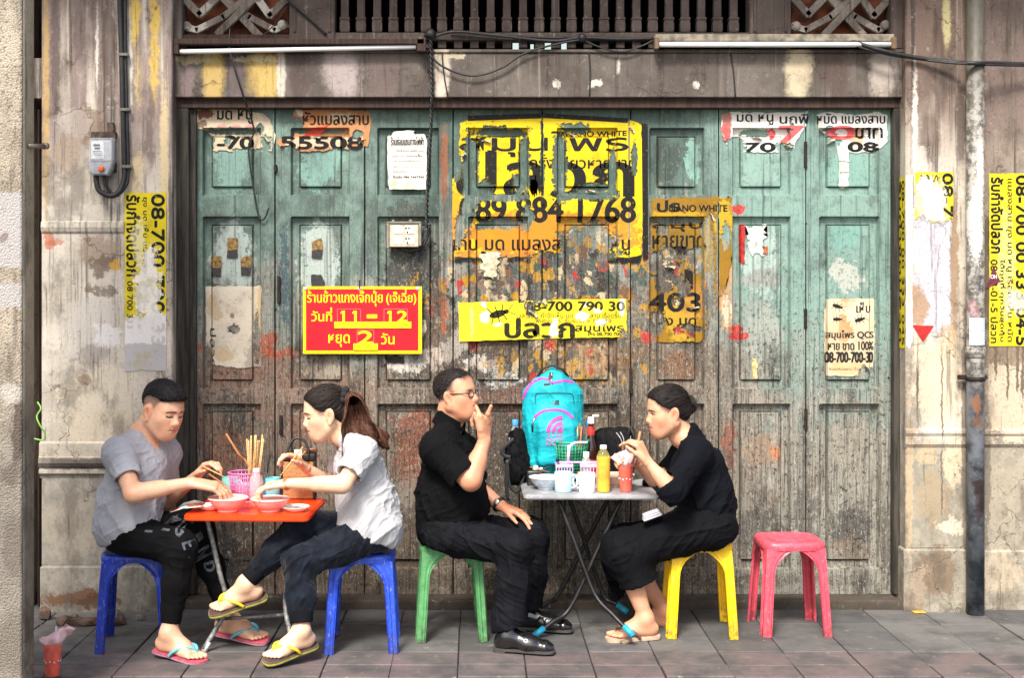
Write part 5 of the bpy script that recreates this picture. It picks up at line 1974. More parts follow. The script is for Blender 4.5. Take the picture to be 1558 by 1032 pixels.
 bn = finish('hair_bun', Fp, hm, root, None, 1, fold=[dict(amp=.005, along=V(.2, 1, .3), fa=6, fx=60, seed=16)])
 strands(bn, sm_, 260, .06, lambda p: np.cross(p - tie, V(0, 1, 0)) + V(0, .02, 0), .0007, .002, 7, .2)
 # blouse, wide neck, three-quarter sleeves
 Fs = Field(*bounds([pel, shN, shF, elN, elF, nb, A3(1120, 800, 6.3)], .14), CCELL)
 Fs.chain([pel + V(.010, 0, -.01), wai + V(.016, 0, 0), che + V(.012, 0, 0)], [.126, .120, .122], .05, flat=(lat, 1.3))
 Fs.cap(wai + V(-.03, 0, 0), che + V(-.025, 0, -.02), .10, .105, .05, flat=(lat, 1.2))
 Fs.cap(shN + lat * .01, shF - lat * .01, .058, .058, .06)
 Fs.cap(shN, nb + V(.02, 0, -.01), .052, .045, .05)
 Fs.cap(shF, nb + V(.02, 0, -.01), .052, .045, .05)
 Fs.cap(nb + V(.055, 0, -.02), A3(1052, 655, 6.38), .055, .035, .04, flat=(lat, 1.3))
 sN, sF = elN + (wrN - elN) * .12, elF + (wrF - elF) * .12
 Fs.chain([shN, elN], [.062, .066], .04)
 Fs.chain([shF, elF], [.060, .062], .04)
 Fs.cap(elN, elN + (wrN - elN) * .22, .066, .060, .02)
 Fs.cap(elF, elF + (wrF - elF) * .22, .062, .056, .02)
 Fs.cut(elN + (wrN - elN) * .20 + unit(V(-.7, -.2, -.5)) * .018, wrN - elN, .074)
 Fs.cut(elF + (wrF - elF) * .16, wrF - elF, .085)
 Fs.cap(elN + (wrN - elN) * .24, wrN, .041, .040, .004, 's')
 Fs.cut(A3(1078, 788, 6.38), V(-.12, 0, -1), .30, .012)
 Fs.cap(nb + V(-.014, 0, -.004), hd.p(-.02, 0, -.05), .068, .066, .006, 's')
 Fs.cap(nb + V(-.05, 0, -.02), nb + V(-.09, 0, -.0), .050, .05, .01, 's')
 msk = lambda v: np.clip(.35 + (che[2] + .02 - v[:, 2]) * 6, .3, 1)
 blk = cloth_mat('black navy linen', L(9, 11, 17), L(18, 21, 30), mottle=9)
 finish('blouse', Fs, blk, root, None, 3,
           fold=[dict(amp=.009, along=V(-.6, .1, -.75), fa=3, fx=15, seed=51, mask=msk), dict(amp=.0045, along=V(.7, 0, .6), fa=5, fx=26, seed=61)])
 # skirt: one wrap over both legs
 Fk = Field(*bounds([pel, hipN, knN, hipF, knF, A3(910, 900, 6.2), A3(1005, 895, 6.5)], .13), CCELL)
 Fk.cap(pel + V(0, 0, -.01), pel + V(-.03, 0, .02), .120, .110, .05, flat=(lat, 1.3))
 Fk.chain([hipN, knN], [.104, .082], .10)
 Fk.chain([hipF, knF], [.104, .082], .10)
 mh, mk = (hipN + hipF) / 2, (knN + knF) / 2
 Fk.chain([mh, mk], [.10, .078], .06, flat=(lat, 1.5))
 hmN, hmF = A3(978, 896, 6.25), A3(975, 890, 6.48)
 Fk.chain([knN, hmN], [.082, .088], .08)
 Fk.chain([knF, hmF], [.080, .080], .08)
 Fk.cap(mk, (hmN + hmF) / 2, .080, .078, .06, flat=(lat, 1.6))
 Fk.cap(knF + V(-.01, 0, -.05), A3(936, 905, 6.50), .06, .035, .06)
 Fk.cut(A3(972, 884, 6.3), V(.30, 0, -1), .24, .006)
 Fk.cap((hmN + hmF) / 2 + V(0, 0, -.03), (mk + hmN) / 2 + V(0, .1, .0), .062, .050, .006, 's', flat=(lat, 2.0))
 Fk.cut(V(pel[0], pel[1], .452), V(0, 0, -1), .15, .03)
 finish('skirt', Fk, cloth_mat('black skirt cloth', L(8, 9, 12), L(17, 19, 25), .85, mottle=9), root, None, 3,
           fold=[dict(amp=.008, along=V(-1, .1, -.4), fa=2.5, fx=13, seed=55), dict(amp=.006, along=V(-.2, .1, -1), fa=4, fx=20, seed=68)])
 bs, bt = plain('beige rubber sandal', L(206, 176, 150), .7, bump=.2), plain('brown thin strap', L(110, 84, 66), .6)
 flip_flop(root, frN, 1.0, bs, bt, .020)
 flip_flop(root, frF, 1.0, bs, bt, .020)
 # thin necklace line
 b = B()
 pts = [nb + V(.010 + .058 * math.cos(a), .066 * math.sin(a), .040 - .034 * math.cos(a)) for a in np.linspace(-1.4, 1.4, 15)]
 b.bm.free()
 return dict(root=root, wrN=wrN, dN=dN, wrF=wrF, dF=dF)


p1 = young_man()
p2 = young_woman()
p3 = man_in_black()
p4 = woman_in_black()
# ------------------------------------------------------------------ plastic stools
def stool(label, px, D, rotz, c, c2, hgt=.452, wid=1.0):
 g = G('worn plastic')
 n = g.noise(25, 5, .65)
 n2 = g.noise(120, 4, .7, st=(1, 1, .35))
 col = g.mix(n.ss(.35, .7), c, c2)
 col = g.mix(n2.ss(.58, .72) * .4, col, tuple(min(1, x * .5 + .22) for x in c[:3]) + (1,))
 col = g.mix(g.noise(9, 6, .7, off=(2, 2, 2)).ss(.52, .70) * .5, col, tuple(x * .45 for x in c[:3]) + (1,))
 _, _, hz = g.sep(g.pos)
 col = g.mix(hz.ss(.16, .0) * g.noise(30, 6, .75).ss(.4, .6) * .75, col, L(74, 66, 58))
 col = g.mix(g.noise(70, 5, .8, st=(1, 1, .5), off=(5, 1, 1)).ss(.57, .63) * .45, col, tuple(min(1, x * .6 + .3) for x in c[:3]) + (1,))
 g.set(col=col, rough=n.ss(.3, .7, .3, .5), spec=.45)
 g.bump(n2 * .5 + n, .15, .0015)
 root = thing('plastic_stool', label, 'stool', (xat(px, D), D, 0), rotz, 'stackable plastic stools')
 a = .148 * wid
 b = B()
 ol = []
 for k in range(40):
  t = 2 * math.pi * k / 40
  cx, cy = math.cos(t), math.sin(t)
  q = (abs(cx) ** 5 + abs(cy) ** 5) ** -.2
  ol.append((cx * q, cy * q))
 rings = [(a * .88, hgt - .006), (a * .93, hgt), (a * .985, hgt - .002), (a * 1.035, hgt - .010), (a * 1.05, hgt - .024), (a * 1.03, hgt - .040)]
 vs = []
 for r_, z in rings:
  vs += [(x * r_, y * r_, z) for x, y in ol]
 fs = [(i * 40 + k, i * 40 + (k + 1) % 40, (i + 1) * 40 + (k + 1) % 40, (i + 1) * 40 + k) for i in range(len(rings) - 1) for k in range(40)]
 fs.append(tuple(range(40)))
 lo = [(x * r_, y * r_, z) for r_, z in ((a * .99, hgt - .040), (a * .98, hgt - .016)) for x, y in ol]
 m = len(vs)
 vs += lo
 fs += [(200 + k, 200 + (k + 1) % 40, m + (k + 1) % 40, m + k) for k in range(40)] + [(m + k, m + (k + 1) % 40, m + 40 + (k + 1) % 40, m + 40 + k) for k in range(40)]
 fs.append(tuple(range(m + 40, m + 80)))
 b._add(vs, fs, True)
 b.lathe([(.10 * wid, hgt - .006), (.10 * wid, hgt - .0035), (.004, hgt - .0035)], n=24)
 for r0 in (.03, .05, .07, .09):
  b.lathe([(r0 - .004, hgt - .004), (r0, hgt - .0015), (r0 + .004, hgt - .004)], n=24)
 b.build('seat', g.mat, root, True, autosmooth=50)
 for sx in (-1, 1):
  for sy in (-1, 1):
   N = 17
   secs = []
   for i in range(N):
    t = i / (N - 1)                      # 0 at the seat, 1 at the foot
    z = (hgt - .030) * (1 - t)
    cx = (.146 + .026 * t) * wid
    fl = (.046 + .098 * max(0, 1 - t / .30) ** 2.6) * wid
    fl = min(fl, .138 * wid)
    wv = .0028
    prof = []
    K = 15
    for k in range(K):                   # outer skin from one flange edge round the corner to the other
     u = k / (K - 1)
     rr = .020
     if u < .46:
      v = u / .46
      p = (fl * (1 - v) + rr * v, 0)
     elif u > .54:
      v = (u - .54) / .46
      p = (0, rr * (1 - v) + fl * v)
     else:
      v = (u - .46) / .08 * math.pi / 2
      p = (rr - rr * math.sin(v), rr - rr * math.cos(v))
     rid = wv * (math.cos(u * math.pi * 2 * 6) if .06 < u < .94 else 1)
     nx = -1 if u > .54 else 0 if u < .46 else -.7
     ny = -1 if u < .46 else 0 if u > .54 else -.7
     prof.append((p[0] + nx * rid, p[1] + ny * rid))
    inner = [(min(p[0] + .006, fl) if p[0] < fl - 1e-4 else p[0], p[1] + .006 if p[1] < fl - .006 else p[1]) for p in prof][::-1]
    ring = prof + inner
    secs.append([(sx * (cx - x), sy * (cx - y), z) for x, y in ring])
   vs = [p for s_ in secs for p in s_]
   n_ = len(secs[0])
   fs = [(i * n_ + k, i * n_ + (k + 1) % n_, (i + 1) * n_ + (k + 1) % n_, (i + 1) * n_ + k) for i in range(N - 1) for k in range(n_)]
   fs += [tuple(range(n_)), tuple(range((N - 1) * n_, N * n_))]
   b = B()
   b._add(vs, fs, True)
   b.build('leg', g.mat, root, True, autosmooth=35)
 return root


BL1, BL2 = L(30, 62, 178, .9), L(24, 48, 150, .9)
stool('dark blue plastic stool under the man in the pale grey T-shirt', 208, 6.17, R(8), BL1, BL2)
stool('bright blue plastic stool under the woman with the ponytail', 552, 6.16, R(2), L(44, 84, 206, .95), L(34, 66, 180, .95))
stool('green plastic stool under the man in black', 686, 6.36, R(3), L(96, 164, 104, .85), L(78, 142, 88, .85))
stool('yellow plastic stool under the woman in black', 1063, 6.42, R(-3), L(250, 206, 20, .95), L(240, 188, 10, .95))
stool('empty pink plastic stool standing alone before the right door leaf', 1200, 6.45, R(1), L(222, 84, 100, .9), L(206, 70, 90, .9))

# ------------------------------------------------------------------ tables
def table_top(b, cx, cy, w, d, z, th, r, M=None):
 ol = []
 for sx, sy, a0 in ((1, 1, 0), (-1, 1, 90), (-1, -1, 180), (1, -1, 270)):
  for k in range(7):
   a = R(a0 + k * 15)
   ol.append((cx + sx * (w / 2 - r) + r * math.cos(a), cy + sy * (d / 2 - r) + r * math.sin(a)))
 b.slab(ol, z - th, z, .007, M=M, smooth=True)


# orange one: x 287-475 at its front edge
OT_Z, OT_D = .658, 6.14
ot = thing('folding_table', 'bright orange folding table with a grey tubular frame between the young couple', 'table', (xat(388, 6.14), 6.14, 0))
Mot = Matrix.Translation((xat(391, 6.14), 6.14, 0)) @ Matrix.Rotation(R(-2.5), 4, 'Z')
g = G('orange laminate')
n = g.noise(20, 5, .6)
g.set(col=g.mix(n.ss(.35, .7), L(252, 74, 14, .95), L(240, 58, 10, .95)), rough=n.ss(.3, .7, .22, .4), spec=.5)
b = B()
table_top(b, 0, 0, .575, .50, OT_Z, .030, .035, Mot)
b.build('tabletop', g.mat, ot, autosmooth=45)
M_tube = plain('chipped grey enamel tube', L(150, 152, 150), .45, .3, var=.3, scale=60, dirt=.7)
M_cap = plain('white foot cap', L(226, 226, 222), .5, dirt=.3)
q = lambda x, y, z: Mot @ Vector((x, y, z))
fl_ = [P(309, 990, 6.02), P(446, 990, 6.03)]
for (fx, fy, tx) in ((P(309, 0, 6.02).x, 6.03, .20), (P(446, 0, 6.03).x, 6.05, .17)):
 for yb in (0, .30):
  b = B()
  sgn = -1 if tx == .20 else 1
  top = q(sgn * .215 + (.0), -.10 + yb * .8, OT_Z - .035)
  mid = Vector((xat(342 if sgn < 0 else 432, 6.06), fy + .06 + yb, .19))
  b.tube(spline([top, top * .4 + mid * .6 + Vector((-.006 * sgn, 0, 0)), mid, Vector((fx, fy + yb, .012))], 6), .0115, 10)
  lg = b.build('leg', M_tube, ot)
  b = B()
  a_ = Vector((fx, fy + yb, .0))
  dd = (mid - a_).normalized()
  b.tube([a_, a_ + dd * .05], [.014, .0135], 10)
  b.build('foot_cap', M_cap, lg)
x0, x1 = xat(330, 6.1), xat(434, 6.1)
for pts in ([Vector((x0, 6.10, .135)), Vector((x1, 6.12, .15))], [Vector((x0 + .02, 6.40, .16)), Vector((x1, 6.42, .17))], [Vector((x0, 6.10, .135)), Vector((x0 + .02, 6.40, .16))],
   spline([Vector((xat(350, 6.15), 6.12, .45)), Vector((xat(356, 6.2), 6.16, .40)), Vector((xat(375, 6.3), 6.26, .385)), Vector((xat(420, 6.3), 6.32, .385))], 5)):
 b = B()
 b.tube(pts, .009, 8)
 b.build('stretcher', M_tube, ot)

# steel one
ST_Z, ST_D = .695, 6.51
st = thing('folding_table', 'stainless steel folding table on crossed black legs with blue foot sleeves', 'table', (xat(893, 6.5), 6.5, 0))
g = G('brushed steel sheet')
n = g.noise(40, 5, .65, st=(.3, 3, 1))
n2 = g.noise(9, 5, .6)
g.set(col=g.mix(n2.ss(.35, .65), L(206, 208, 212, .9), L(168, 170, 174, .9)), metal=.35, rough=n.ss(.3, .7, .24, .42), spec=.5)
g.bump(n + n2, .15, .002)
b = B()
xc = xat(900, 6.25)
table_top(b, xc, 6.51, .652, .52, ST_Z, .026, .022)
b.build('tabletop', g.mat, st, autosmooth=45)
M_blk = plain('black painted tube', L(30, 30, 32), .45, .2, var=.3, dirt=.35)
M_sleeve = plain('light blue foot sleeve', L(44, 178, 214), .5, dirt=.15)
zt = ST_Z - .03
for (top, kink, ft, end) in (
 ((848, 6.36), (905, 905, 6.27), (961, 966, 6.13), 1), ((948, 6.40), (868, 925, 6.34), (815, 973, 6.26), 1),
 ((860, 6.68), (918, 905, 6.68), (952, 930, 6.62), 1), ((935, 6.70), (850, 905, 6.70), (822, 925, 6.68), 0)):
 b = B()
 t_ = Vector((xat(top[0], top[1]), top[1], zt))
 k_ = P(*kink)
 f_ = P(*ft)
 f_.z = max(f_.z, .02)
 b.tube(spline([t_, t_ * .5 + k_ * .5, k_, k_ * .5 + f_ * .5 + Vector((0, 0, -.004)), f_], 5), .0115, 10)
 lg = b.build('leg', M_blk, st)
 if end:
  b = B()
  dd = (k_ - f_).normalized()
  b.tube([f_ - dd * .012, f_ + dd * .052], [.0155, .0148], 12)
  b.build('foot_sleeve', M_sleeve, lg)
for pts in ([P(848, 700, 6.40), P(848, 700, 6.70)], [P(884, 870, 6.33), P(884, 866, 6.70)], [P(836, 925, 6.36), P(842, 912, 6.70)]):
 b = B()
 b.tube(pts, .0085, 8)
 b.build('crossbar', M_blk, st)
b = B()
c = P(952, 982, 6.18)
b.box((-.022, -.016, 0), (.030, .016, .016), .004, M=Matrix.Translation((c.x, c.y, 0)) @ Matrix.Rotation(R(25), 4, 'Z') @ Matrix.Rotation(R(-14), 4, 'Y'))
tag(b.build('wood_wedge', plain('old wood wedge', L(140, 120, 100), .8)), 'small brown wooden wedge on the pavement under the blue foot sleeve', 'wedge')


# ------------------------------------------------------------------ tableware
M_white = plain('white melamine', L(240, 238, 234, .95), .35, var=.05)
M_pinkb = plain('coral pink melamine', L(252, 190, 182, .95), .4, var=.05)
M_wood = plain('pale chopstick wood', L(222, 180, 120), .6, var=.15, scale=90)
M_wood2 = plain('reddish chopstick wood', L(190, 116, 58), .55, var=.2, scale=90)
M_noodle = plain('noodles and vegetables', L(226, 206, 160), .5, var=.35, scale=120, bump=.5)
M_meat = plain('brown sauce meat', L(120, 72, 44), .5, var=.3, scale=90, bump=.4)
M_green = plain('green herbs', L(70, 104, 52), .6, var=.35, scale=90)


def bowl(label, px, D, z, r, h, mo, mi, food=True, name='bowl', grp=None, seed=1, cat='bowl', sx=1.0):
 root = thing(name, label, cat, (xat(px, D), D, z), 0, grp)
 b = B()
 b.lathe([(r * .50, 0), (r * .52, .003), (r * .50, h * .16), (r * .62, h * .24), (r * .84, h * .58), (r * .97, h * .93), (r, h)], n=40, sx=sx)
 b.build('shell', mo, root, True, autosmooth=60)
 b = B()
 b.lathe([(.0, h * .25), (r * .45, h * .26), (r * .66, h * .40), (r * .86, h * .70), (r * .965, h * .97), (r * 1.0, h * 1.012), (r * 1.012, h * .99), (r * 1.003, h * .95)], n=40, sx=sx)
 b.build('lining', mi, root, True, autosmooth=60)
 if food:
  rr = random.Random(seed)
  b = B()
  b.lathe([(r * .74, h * .52), (r * .5, h * .66), (0.001, h * .72)], n=20)
  for k in range(16):
   a, q_ = rr.uniform(0, 6.28), rr.uniform(.1, .6) * r
   c0 = Vector((q_ * math.cos(a), q_ * math.sin(a), h * .70))
   dv = Vector((rr.uniform(-1, 1), rr.uniform(-1, 1), 0)) * r * .35
   b.tube(spline([c0 - dv, c0 + Vector((0, 0, rr.uniform(.0, h * .16))), c0 + dv], 4), .0028, 6)
  b.build('noodles', M_noodle, root, True)
  b = B()
  for k in range(7):
   a, q_ = rr.uniform(0, 6.28), rr.uniform(.05, .6) * r
   b.box((-.012, -.008, -.003), (.012, .008, .004), .003, M=Matrix.Translation((q_ * math.cos(a), q_ * math.sin(a), h * .78)) @ Matrix.Rotation(rr.uniform(0, 6), 4, 'Z') @ Matrix.Rotation(rr.uniform(-.5, .5), 4, 'X'))
  mt_ = b.build('topping', M_meat if seed % 2 else M_green, root, True)
 return root


def plate(label, px, D, z, r, seed=3):
 root = thing('plate', label, 'plate', (xat(px, D), D, z))
 b = B()
 b.lathe([(.0, 0), (r * .6, 0), (r * .66, .004), (r * .99, .019), (r, .021), (r * .985, .022), (r * .66, .009), (r * .58, .006), (0, .006)], n=40)
 b.build('dish', M_white, root, True, autosmooth=50)
 rr = random.Random(seed)
 b = B()
 for k in range(14):
  a, q_ = rr.uniform(0, 6.28), rr.uniform(.0, .55) * r
  b.box((-.010, -.006, 0), (.010, .006, .006), .002, M=Matrix.Translation((q_ * math.cos(a), q_ * math.sin(a), .007)) @ Matrix.Rotation(rr.uniform(0, 6), 4, 'Z'))
 b.build('food_scraps', M_noodle if seed % 2 else M_meat, root, True)
 return root


def mug(label, px, D, z, r, h, m, ang=0, name='mug'):
 root = thing(name, label, 'mug', (xat(px, D), D, z), ang)
 b = B()
 b.lathe([(r * .90, 0), (r * .95, .003), (r * .97, h * .5), (r, h - .002), (r * .985, h), (r * .94, h - .003), (r * .90, h * .5), (r * .86, .006), (0.001, .005)], n=32)
 b.build('cup', m, root, True, autosmooth=60)
 b = B()
 b.tube(spline([(r * .93, 0, h * .82), (r * 1.35, 0, h * .86), (r * 1.62, 0, h * .62), (r * 1.50, 0, h * .32), (r * .93, 0, h * .20)], 6), r * .115, 8)
 b.build('handle', m, root, True)
 return root


def bottle(label, px, D, z, prof, m_body, m_cap, cap, liquid=None, ml=None, lab=None, mlab=None, name='bottle', n=28, ang=0):
 """prof of the shell; cap = (radius, z0, z1); liquid = (scale, top z)"""
 root = thing(name, label, 'bottle', (xat(px, D), D, z))
 b = B()
 b.lathe(prof, n=n, ang=ang)
 b.build('shell', m_body, root, True, autosmooth=40)
 if liquid:
  b = B()
  lp = [(r_ * liquid[0], max(z_, .003)) for r_, z_ in prof if z_ < liquid[1]]
  lp.append((lp[-1][0], liquid[1]))
  lp.append((.001, liquid[1]))
  b.lathe(lp, n=n, ang=ang)
  b.build('liquid', ml, root, True, autosmooth=40)
 if cap:
  b = B()
  b.lathe([(cap[0], cap[1]), (cap[0], cap[2] - .002), (cap[0] * .9, cap[2]), (.001, cap[2])], n=20)
  b.build('cap', m_cap, root, True, autosmooth=50)
 if lab:
  for (l0, l1, rr_), ml_ in zip(lab, mlab):
   b = B()
   b.lathe([(rr_, l0), (rr_, l1)], n=n, ang=ang)
   b.build('label_wrap', ml_, root, True, autosmooth=40)
 return root


def sticks(label, pts, m, r=.0035, name='chopstick', grp=None, tip=.6):
 b = B()
 b.tube([Vector(p) for p in pts], [r * (tip if i == len(pts) - 1 else 1) for i in range(len(pts))], 8)
 o = b.build(name, m)
 return tag(o, label, 'chopstick', grp)


def basket(b, r0, r1, h, n=26, rows=7, w=.0022):
 """open-weave plastic basket wall as one lattice"""
 for k in range(n):
  a = 2 * math.pi * k / n
  b.tube([(r0 * math.cos(a), r0 * math.sin(a), 0), (r1 * math.cos(a), r1 * math.sin(a), h)], w, 5)
 for i in range(rows + 1):
  t = i / rows
  r_ = r0 + (r1 - r0) * t
  b.tube([(r_ * math.cos(a), r_ * math.sin(a), h * t) for a in np.linspace(0, 2 * math.pi, 29)], w * (2.0 if i in (0, rows) else 1), 6, cap=False)
 b.lathe([(.001, 0), (r0, 0), (r0, .003), (.001, .003)], n=24)


zo = OT_Z + .001
bowl('coral pink noodle bowl in front of the man in the grey T-shirt', 347, 5.99, zo, .092, .064, M_pinkb, M_white, seed=2, grp='coral pink noodle bowls')
bowl('coral pink noodle bowl under the hand of the woman with the ponytail', 411, 5.99, zo, .088, .060, M_pinkb, M_white, seed=5, grp='coral pink noodle bowls')
plate('white plate half hidden behind the left coral pink bowl', 320, 6.04, zo, .066, 4)
plate('white plate with food scraps beside the ponytailed woman', 450, 6.00, zo, .066, 3)
M_mint = plain('mint green plastic', L(132, 208, 198, .9), .4, var=.06)
mug('mint green mug with its handle to the right, behind the left pink bowl', 350, 6.33, zo, .040, .108, M_mint, R(-15))
mug('mint green mug behind the hand of the ponytailed woman', 415, 6.34, zo, .040, .104, plain('pale turquoise plastic', L(120, 206, 214, .9), .4), R(100))
# pink basket with chopsticks and a spatula
bk = thing('plastic_basket', 'pink openwork plastic basket on the orange table', 'basket', (xat(372, 6.30), 6.30, zo))
b = B()
basket(b, .058, .076, .135)
b.build('basket_wall', plain('pink plastic', L(232, 130, 190, .9), .45), bk, True)
b = B()
b.lathe([(.05, .01), (.056, .08), (.001, .085)], n=16)
b.build('lining', plain('pale pink paper', L(236, 190, 212), .8), bk, True)
rr = random.Random(5)
for k in range(13):
 px = 376 + 24 * (k + .5) / 13
 top = P(375 + 28 * (k / 12.0) + rr.uniform(-2, 2), 664 + rr.uniform(-3, 7) + (0 if k else 0), 6.26 + rr.uniform(-.02, .05))
 bot = Vector((xat(379 + 12 * k / 12, 6.29), 6.28 + rr.uniform(-.02, .03), zo + .012))
 sticks('pale wooden chopstick standing in the pink basket', [top, bot], M_wood, .0034, grp='chopsticks standing in the pink basket')
b = B()
b.tube([P(344, 660, 6.30), P(362, 690, 6.30), P(374, 702, 6.30)], [.0045, .005, .004], 8)
b.tube([P(372, 698, 6.29), P(381, 716, 6.29)], .003, 8)
tag(b.build('serving_spoon', plain('orange brown wood handle', L(206, 128, 70), .5)), 'orange brown handled serving spoon leaning out of the pink basket', 'spoon')
# water bottle
pet = clear('clear bottle plastic', (.92, .93, .95, 1), .06, .22)
bottle('clear ribbed water bottle half full beside the pink basket', 390, 6.14, zo,
       [(.030, 0), (.033, .004), (.0325, .03), (.0335, .034), (.0325, .038), (.0335, .058), (.0325, .062), (.0335, .082), (.0325, .086), (.0335, .106), (.033, .118), (.027, .138), (.016, .152), (.0135, .158), (.0135, .162)],
       clear('pinkish clear plastic', (.93, .88, .92, 1), .05, .20), M_white, (.016, .160, .176), (.94, .045), plain('orange fish sauce', L(196, 96, 34), .2))
cu = mug('blue translucent plastic cup behind the water bottle', 420, 6.36, zo, .034, .085, clear('blue plastic', (.06, .42, .75, 1), .15, .75), R(200), 'plastic_cup')
cu2 = mug('darker blue cup with a black spoon left of the other blue cup', 407, 6.34, zo, .026, .070, clear('dark blue plastic', (.04, .22, .50, 1), .15, .8), R(170), 'plastic_cup')
b = B()
b.tube([P(409, 692, 6.34), P(407, 720, 6.34)], [.004, .003], 8)
tag(b.build('black_spoon', plain('black plastic', (.02, .02, .02), .4)), 'black spoon handle standing in the darker blue cup', 'spoon')
# chopsticks in the hands
sticks('wooden chopstick held in the far hand of the man in grey', [P(309, 710, 6.08), P(341, 726, 6.02)], M_wood, .0042)
sticks('darker wooden chopstick in the near hand of the man in grey, over his bowl', [P(318, 722, 6.0), P(344, 739, 5.95)], M_wood2, .0042)
sticks('pale chopstick held upright by the woman with the ponytail', [P(461, 680, 6.14), P(426, 725, 6.06)], M_wood, .0042)
sticks('orange chopstick held lower by the woman with the ponytail', [P(465, 687, 6.15), P(431, 725, 6.07)], plain('orange wood', L(226, 150, 70), .6), .0042)
# leaflet hanging over the left corner
b = B()
pts = [(-.06, -.05), (.055, -.07), (.07, .06), (-.04, .07)]
M = Matrix.Translation(P(291, 775, 5.98) + Vector((0, 0, .016)))
b._add([(-.085, -.05, -.024), (-.03, -.055, -.006), (.055, -.06, .004), (-.07, .0, -.018), (-.02, .0, .004), (.06, .0, .004), (-.05, .07, .0), (.0, .075, .012), (.055, .06, .004)],
       [(0, 1, 4, 3), (1, 2, 5, 4), (3, 4, 7, 6), (4, 5, 8, 7)], True, M)
g = G('printed leaflet paper')
u_, v_, w_ = g.sep(g.pos)
n = g.voro(26, out='Color')
c0, c1, c2 = g.sep(n)
col = g.mix(c0.ss(.72, .78), L(240, 240, 236, .95), L(90, 176, 130))
col = g.mix(c1.ss(.80, .84), col, L(222, 90, 60))
g.set(col=col, rough=.6)
lf = b.build('leaflet', g.mat)
lf.modifiers.new('th', 'SOLIDIFY').thickness = .001
tag(lf, 'white and green printed leaflet over the left corner of the orange table', 'leaflet')
# woven handbag
hb = thing('handbag', 'woven straw handbag with black trim and black loop handle, phone on top', 'handbag', (xat(454, 6.36), 6.36, zo))
g = G('woven straw')
br = g.node('ShaderNodeTexBrick')
g.put(br, 'Vector', g.vmath('MULTIPLY', g.vmath('ADD', g.pos, (0, 0, 0)), (1, 0, 1)))
sw = g.node('ShaderNodeCombineXYZ')
xx, yy_, zz = g.sep(g.pos)
g.put(sw, 0, xx); g.put(sw, 1, zz)
g.t.links.new(sw.outputs[0], br.inputs['Vector'])
br.inputs['Scale'].default_value = 40
br.inputs['Mortar Size'].default_value = .03
br.inputs['Color1'].default_value = L(214, 168, 112)
br.inputs['Color2'].default_value = L(190, 140, 86)
br.inputs['Mortar'].default_value = L(104, 70, 42)
g.set(col=X(g, br.outputs[0]), rough=.7)
g.bump(X(g, br.outputs['Fac']) * -1, .6, .003)
k_ = 6.36 / F
x0, x1 = (429 - 454) * k_, (481 - 454) * k_
b = B()
b.box((x0 + .008, -.035, .0), (x1 - .008, .035, .185), .008)
b.build('woven_body', g.mat, hb, True)
M_bl = plain('black leather', (.014, .013, .013), .45, var=.2, bump=.2)
b = B()
b.box((x0, -.038, 0), (x0 + .0085, .038, .186), .003)
b.box((x1 - .0085, -.038, 0), (x1, .038, .186), .003)
b.box((x0, -.040, .186), (x1, .040, .222), .006)
b.build('trim', M_bl, hb, True)
b = B()
b.tube(spline([((441 - 454) * k_, -.042, .190), ((440 - 454) * k_, -.04, .24), ((446 - 454) * k_, -.03, .285), ((455 - 454) * k_, -.028, .297), ((465 - 454) * k_, -.03, .280), ((471 - 454) * k_, -.04, .235), ((470 - 454) * k_, -.042, .190)], 6), .0065, 10)
b.build('handle', M_bl, hb, True)
b = B()
c = P(464, 671, 6.33)
b.box((c.x - .0, 6.33, zo + .224), (c.x + .060, 6.34, zo + .246), .004)
tag(b.build('phone', plain('copper phone edge', L(120, 80, 60), .3, .6)), 'dark phone with copper edge lying on the woven handbag', 'phone')
b = B()
c = P(448, 675, 6.30)
b.box((c.x, 6.30, zo + .19), (c.x + .036, 6.304, zo + .245), .001)
tag(b.build('paper_slip', M_white), 'white paper slip stuck in the handle of the woven handbag', 'paper')

# ---- on the steel table
zs = ST_Z + .001
bowl('white bowl with used chopsticks at the left of the steel table', 832, 6.42, zs, .088, .060, plain('bluish white melamine', L(214, 226, 238, .95), .35), M_white, seed=7)
sticks('brown chopstick lying across the left white bowl', [P(806, 711, 6.38), P(836, 719, 6.36)], M_wood2, .003)
b = B()
b.tube([P(822, 716, 6.40), P(838, 709, 6.42)], .003, 6)
tag(b.build('spoon', plain('dark spoon', (.03, .03, .03), .4)), 'dark spoon resting in the left white bowl', 'spoon')
bowl('cream bowl behind the red iced drink', 936, 6.50, zs, .088, .060, plain('cream melamine', L(238, 200, 176, .95), .35), M_white, seed=8, sx=1.1)
plate('white plate behind the two mugs on the steel table', 880, 6.56, zs, .075, 6)
mug('pale cyan plastic mug on the steel table, left of the white mug', 857, 6.33, zs, .043, .096, plain('pale cyan plastic', L(190, 232, 236, .95), .4, var=.04), R(-18))
mug('white plastic mug with its handle to the left, beside the yellow bottle', 893, 6.31, zs, .041, .094, plain('white plastic', L(236, 242, 248, .97), .4, var=.03), R(168))
oil = [(.030, 0), (.033, .003)] + [(.0345 if k % 2 else .0325, .012 + k * .011) for k in range(14)] + [(.034, .166), (.030, .182), (.021, .198), (.0145, .205), (.0145, .212)]
bottle('ribbed bottle full of yellow green tea with a white cap, on the steel table', 918, 6.33, zs, oil, clear('clear tea bottle', (.95, .85, .3, 1), .06, .14), M_white, (.0165, .208, .226), (.95, .172), plain('golden yellow tea', L(226, 180, 4), .15, var=.2, scale=16), n=28)
# red iced drink
M_red = plain('red orange iced drink', L(252, 72, 22, .95), .25, var=.15)
M_cupc = clear('clear drinking cup', (.98, .9, .9, 1), .08, .12)
M_pbag = clear('thin pink plastic bag', (1.0, .66, .68, 1), .3, .62)


